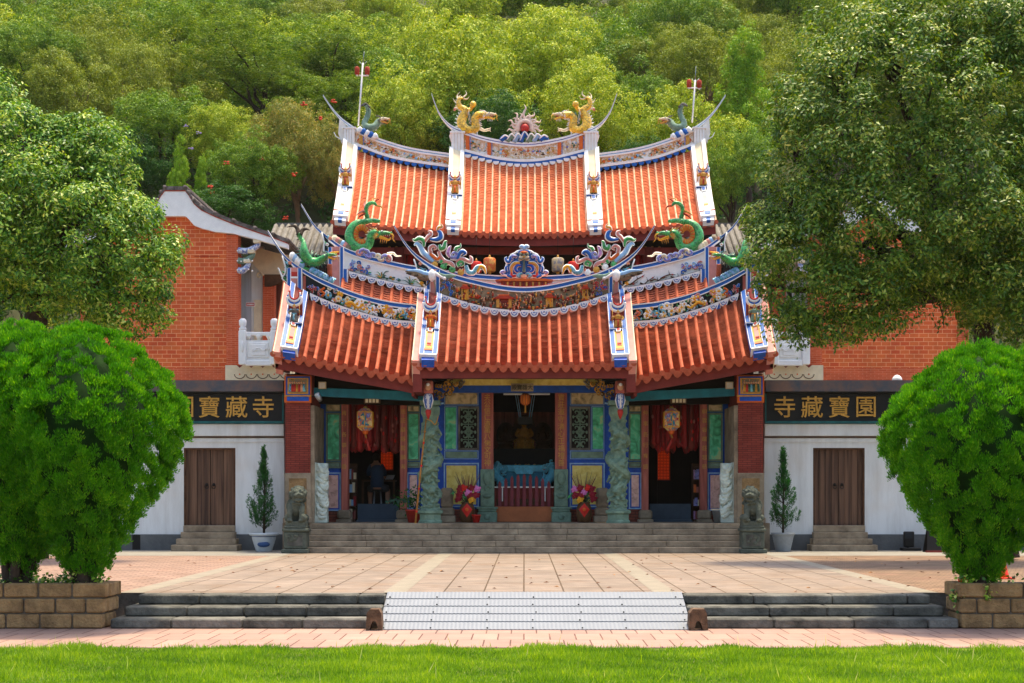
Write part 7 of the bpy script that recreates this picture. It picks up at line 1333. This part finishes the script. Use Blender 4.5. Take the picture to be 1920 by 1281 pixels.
for px in (965, 972, 984, 989, 1000): mb.lathe([(.06, 0), (.02, .03), (.015, .2), (.05, .22), (.03, .26)], (wx(px, 48.5), 48.5, 2.9 - .0), 8, 'goldpaint'); mb.ball((wx(px + 2, 48.4), 48.4, 2.35), (.07, .03, .09), 'goldpaint', 7, 5)
mb.build('candlesticks', t)
for sx, px0, n_ in ((1, 655, 13), (-1, 1220, 13)):
    side = 'seated person' if sx == 1 else 'orange light wall'; r = random.Random(8 + sx); t = thing('prayer_streamers', 'dark red prayer streamers filling the top of the doorway with the ' + ('seated person' if sx == 1 else 'long orange light wall'), 'streamers', (wx(px0 + 45, 46.5), 46.5, 3.4), 'prayer streamers'); mb = MB('curtain')
    for k in range(60): px = px0 + r.random() * 92; Y = r.uniform(45.22, 46.2); zb = wz(r.uniform(828, 852), Y); x = wx(px, Y); w = r.uniform(.04, .09); mb.tube([(x, Y, 4.65), (x, Y, zb + .3), (x, Y, zb + .1), (x, Y, zb)], [w * .6, w, w * 1.25, w * .3], 6, r.choice(['curtain', 'deepred', 'curtain', 'maroon']))
    for k in range(30): px = px0 + r.random() * 92; Y = 45.2; mb.ball(W(px, r.uniform(780, 845), Y), (.035, .03, .06), r.choice(['deepred', 'redpaper', 'agedred']), 6, 4)
    mb.build('strands', t)
mat('wishglow', 'ff5a10', .5, .1, 5, emit=('ff4a08', .14)); mat('wishdim', '6a1a08', .6, .2, 5)
for (a, b, c, d, lab) in ((714, 847, 738, 882, 'small glowing orange grid of wish lights behind the seated person'), (1233, 843, 1257, 901, 'long glowing orange grid of wish lights in the doorway nearer the steel bucket')):
    Y = 48.5; t = thing('light_wall', lab, 'light panel', W((a + b) / 2, d, Y), None); t.location = (wx((a + c) / 2, Y), Y, wz(d, Y)); mb = MB('wishdim'); mb.fbox(a, b, c, d, Y, .1, 'wishdim'); mb.fbox(a - .5, d, c + .5, 972, Y, .1, 'nearblack'); mb.build('panel', t); mb = MB('wishglow'); ny = int((d - b) / 2.9)
    for i in range(8):
        for j in range(ny): mb.fbox(a + 1 + i * (c - a - 2) / 8, b + 1 + j * (d - b - 2) / ny, a + 1 + i * (c - a - 2) / 8 + 1.4, b + 1 + j * (d - b - 2) / ny + 1.5, Y - .02, .02)
    mb.build('light_grid', t)
def rack(px0, px1, lab, cols, seed):
    Y = 45.6; r = random.Random(seed); x0, x1 = wx(px0, Y), wx(px1, Y); t = thing('display_rack', lab, 'shelf', ((x0 + x1) / 2, Y, .75), None); mb = MB('wood')
    for k in range(5): mb.box(x0, Y, .78 + .38 * k, x1, Y + .4, .81 + .38 * k)
    mb.box(x0, Y + .38, .75, x1, Y + .42, 2.4); mb.box(x0, Y, .75, x0 + .02, Y + .38, 2.4); mb.build('shelf', t)
    for k in range(4):
        x = x0 + .025
        while x < x1 - .05: w = r.uniform(.04, .09); mb = MB('cream'); mb.box(x, Y + .03, .812 + .38 * k, min(x + w, x1) - .005, Y + .25, .812 + .38 * k + r.uniform(.15, .3), r.choice(cols)); x += w; mb.build('packet', t)
rack(653, 667, 'narrow shelf of red and cream packets just inside the doorway with the seated person', ['cream', 'maroon', 'agedred', 'paleblue', 'deepred'], 2); rack(1299, 1313, 'narrow shelf of orange and lilac packets just inside the doorway nearer the steel bucket', ['orange', 'cream', 'lilac', 'purple', 'agedred'], 3)
# the person seated inside
Y = 46.9; q = lambda a, b, dy=0: W(a, b, Y + dy); me = bpy.data.meshes.new('person'); t = thing('person', 'person in dark shirt and shorts on a stool, back turned, leaning over a table', 'person', q(708, 945)); off = world_off(t)
J = [(708, 913, 0), (707, 902, .02), (706, 884, .08), (705, 873, .14), (705, 867, .18), (705, 860, .22), (705, 853, .24), (696, 875, .12), (690, 888, .2), (699, 897, .42), (715, 875, .12), (721, 887, .2), (722, 897, .42), (703, 915, .02), (694, 917, .4), (694, 944, .42), (713, 915, .02), (727, 916, .25), (727, 945, .2), (694, 972, .42), (694, 974, .55), (727, 972, .2), (727, 974, .34)]
Ed = [(0, 1), (1, 2), (2, 3), (3, 4), (4, 5), (5, 6), (3, 7), (7, 8), (8, 9), (3, 10), (10, 11), (11, 12), (0, 13), (13, 14), (14, 15), (0, 16), (16, 17), (17, 18), (15, 19), (19, 20), (18, 21), (21, 22)]
RD = [.15, .14, .16, .14, .06, .085, .08, .07, .05, .035, .07, .05, .035, .1, .085, .06, .1, .085, .06, .045, .035, .045, .035]
me.from_pydata([q(a, b, c) - off for a, b, c in J], Ed, []); po = bpy.data.objects.new('body', me); COL.objects.link(po); po.parent = t; mat('shirtdark', '26405a', .85, .15, 6); mat('skin', 'b88468', .6, .1, 8); md = po.modifiers.new('skin', 'SKIN'); me.skin_vertices
for i, sv in enumerate(me.skin_vertices[0].data if me.skin_vertices else []): sv.radius = (RD[i], RD[i]); sv.use_root = (i == 0)
ss = po.modifiers.new('smooth', 'SUBSURF'); ss.levels = ss.render_levels = 2; me.materials.append(MATS['skin'])
mb = MB('shirtdark'); mb.lathe([(.19, -.02), (.2, .1), (.19, .3), (.2, .5), (.15, .6), (.07, .64)], (q(707, 912)[0], Y + .03, q(707, 913)[2]), 16); mb.tube(smooth_path([q(698, 873, .1), q(692, 884, .16), q(692, 890, .25)], 3), [.09, .08, .07], 9); mb.tube(smooth_path([q(713, 873, .1), q(720, 884, .16), q(721, 890, .25)], 3), [.09, .08, .07], 9); mb.build('shirt', t)
mb = MB('shirtdark'); mat('shorts', '3c424a', .85, .15, 6); mb.tube([q(705, 914), q(694, 917, .38)], [.14, .11], 10, 'shorts'); mb.tube([q(711, 914), q(726, 916, .22)], [.14, .11], 10, 'shorts'); mb.build('shorts', t)
mb = MB('black'); mb.ball(q(705, 858, .2), (.105, .12, .13), 'black', 12, 9); mb.build('hair', t)
for hxp in (699, 722):
    mb = MB('skin'); c = q(hxp, 897, .46); mb.ball(c, (.04, .05, .018), 'skin', 8, 5)
    for k in range(4): mb.tube([c + Vector((-.03 + .02 * k, .03, 0)), c + Vector((-.034 + .022 * k, .075 + .01 * (k in (1, 2)), -.005)), c + Vector((-.034 + .022 * k, .1 + .012 * (k in (1, 2)), -.018))], [.009, .008, .006], 6)
    mb.tube([c + Vector((.035 if hxp < 710 else -.035, 0, 0)), c + Vector((.06 if hxp < 710 else -.06, .04, -.005))], [.01, .007], 6); mb.build('hand', t)
t = thing('stool', 'tall metal stool under the seated person', 'stool', (q(708, 916)[0], Y, .75)); mb = MB('steel'); c = q(708, 919); mb.lathe([(.17, -.03), (.18, 0), (.17, .02)], c, 16, 'black')
for k in range(4): a = .78 + k * 1.57; mb.tube([c + Vector((.12 * math.cos(a), .12 * math.sin(a), -.02)), Vector((c.x + .2 * math.cos(a), c.y + .2 * math.sin(a), .75))], .014, 6)
mb.build('frame', t)
t = thing('counter_table', 'dark table with white papers in front of the seated person', 'table', (q(712, 905)[0], 47.6, .75)); mb = MB('wood'); mb.bbox(wx(680, 47.6), 47.25, wz(903, 47.6), wx(742, 47.6), 48.1, wz(900, 47.6), .01)
for a in (682, 740): mb.box(wx(a, 47.6) - .03, 47.3, .75, wx(a, 47.6) + .03, 47.36, wz(903, 47.6))
mb.build('table', t); mb = MB('paleblue'); mb.add([(wx(722, 47.3), 47.26, wz(900, 47.6) + .012), (wx(737, 47.3), 47.26, wz(900, 47.6) + .012), (wx(739, 47.3), 47.6, wz(900, 47.6) + .14), (wx(724, 47.3), 47.6, wz(900, 47.6) + .14)], [(0, 1, 2, 3)], 'white'); mb.build('papers', t)
# ---------- cone, potted conifers ----------
Y = 29.0; x = wx(1877, Y); t = thing('traffic_cone', 'orange red traffic cone standing on the plaza behind the planter with the wide juniper', 'cone', (x, Y, 0)); mat('conered', 'd8340e', .5, .12, 4); mb = MB('conered'); mb.bbox(x - .2, Y - .2, .0, x + .2, Y + .2, .03, .01); mb.lathe([(.15, .03), (.13, .08), (.035, .52), (.025, .53)], (x, Y, 0), 18, 'conered'); mb.build('cone', t); mb = MB('orange'); mb.lathe([(.095, .26), (.076, .35)], (x, Y, 0), 18, 'orange'); mb.build('band', t)
Y = 24.0; x = wx(1812, Y); t = thing('orange_net_bag', 'bright orange bundle lying in the ivy under the juniper', 'bag', (x, Y, .19)); mb = MB('conered'); mat('netorange', 'e0481a', .6, .3, 12, .6, 40); mb.ball((x, Y, .25), (.13, .1, .07), 'netorange', 14, 8)
for k in range(9): a = k * .7; mb.tube(smooth_path([(x + .12 * math.cos(a), Y - .08, .2), (x + .06 * math.cos(a), Y - .1, .27), (x, Y - .06, .32)], 3), .008, 4, 'orange')
mb.build('bundle', t)
def conifer(px, lab, potlab, ptype, seed, sh):
    global rng
    rng = np.random.default_rng(seed); Y = 42.5; x = wx(px, Y); t = thing('potted_conifer', lab, 'potted plant', (x, Y, 0), 'potted conifers by the white walls'); m = 'potwhite' if ptype else 'greytile'; mat('potplain', '8b9296', .6, .15, 4); mb = MB('potwhite' if ptype else 'potplain'); w = .36 if ptype else .31
    pr = [(w * .55, 0), (w * .6, .03), (w * .75, .2), (w * .88, .36), (w * .9, .42), (w * 1.08, .44), (w * 1.08, .5), (w * .95, .5), (w * .9, .44)]
    if not ptype: pr = [(w * .6, 0)] + [(w * (.62 + .3 * k / 12) + (.008 if k % 2 else 0), .02 + .034 * k) for k in range(13)] + [(w * 1.02, .45), (w * 1.05, .5), (w * .9, .5)]
    mb.lathe(pr, (x, Y, 0), 26); mb.lathe([(w * .92, .44), (.05, .46)], (x, Y, 0), 14, 'soil')
    po_ = mb.build('pot', t)
    if ptype: mb = MB('potblue'); mb.ball((x + .03, Y - .25, .2), (.17, .06, .08), 'potblue', 12, 6); mb.lathe([(w * .9, .395), (w * .905, .415)], (x, Y, 0), 26, 'potblue'); mb.build('blue_pattern', po_)
    mb = MB('bark'); mb.tube([(x, Y, .44), (x + .01, Y, 1.2), (x + .03, Y, 2.5)], [.035, .03, .01], 7)
    K = 120; tips = []
    for k in range(K):
        u = rng.random(); zz = .75 + 1.95 * u; rr_ = np.interp(u, [0, .12, .3, .5, .7, 1], [.22, .42, .38, .24, .12, .03]) * (.5 + .6 * rng.random()); a = rng.random() * 6.28; tips.append((x + sh * (1 - u) * .05 + rr_ * math.cos(a), Y + rr_ * math.sin(a), zz + .12, a, rr_))
        if k % 2: mb.tube([(x, Y, zz - .2), (x + rr_ * .9 * math.cos(a), Y + rr_ * .9 * math.sin(a), zz)], [.012, .004], 4)
    mb.build('stem', t); T = np.array(tips); idx = np.repeat(np.arange(K), 60); f = rng.random(len(idx)); d = np.stack([np.cos(T[idx, 3]) * .35, np.sin(T[idx, 3]) * .35, np.ones(len(idx))], 1)
    P = T[idx, :3] - d * (.26 * (1 - f))[:, None] + rng.normal(size=(len(idx), 3)) * (.028 * (1.3 - f))[:, None]; D = d + .8 * unit(len(idx)); leaf_obj('foliage', P, D, unit(len(idx)), .05 + .03 * rng.random(len(idx)), .016, 'coniferleaf', t, .1, f * .6 + .4 * rng.random(len(idx)), (x, Y, 0))
conifer(495, 'slender dark conifer in a white pot with a blue oval pattern', '', True, 71, -1); conifer(1468, 'slender dark conifer in a plain grey ribbed pot', '', False, 72, 1)
# ---------- air ----------
hm = bpy.data.materials.new('air'); hm.use_nodes = True; ht = hm.node_tree; ht.nodes.remove(ht.nodes['Principled BSDF']); pv = ht.nodes.new('ShaderNodeVolumePrincipled'); pv.inputs['Color'].default_value = (1, .93, .78, 1); pv.inputs['Density'].default_value = .0001; pv.inputs['Anisotropy'].default_value = .35
ht.links.new(pv.outputs[0], ht.nodes['Material Output'].inputs['Volume']); MATS['air'] = hm
mb = MB('air'); mb.box(-110, -12, -6, 110, 200, 85); hz = mb.build('haze', kind='stuff'); hz['label'] = 'thin warm haze over the wooded hillside'; hz.display_type = 'WIRE'
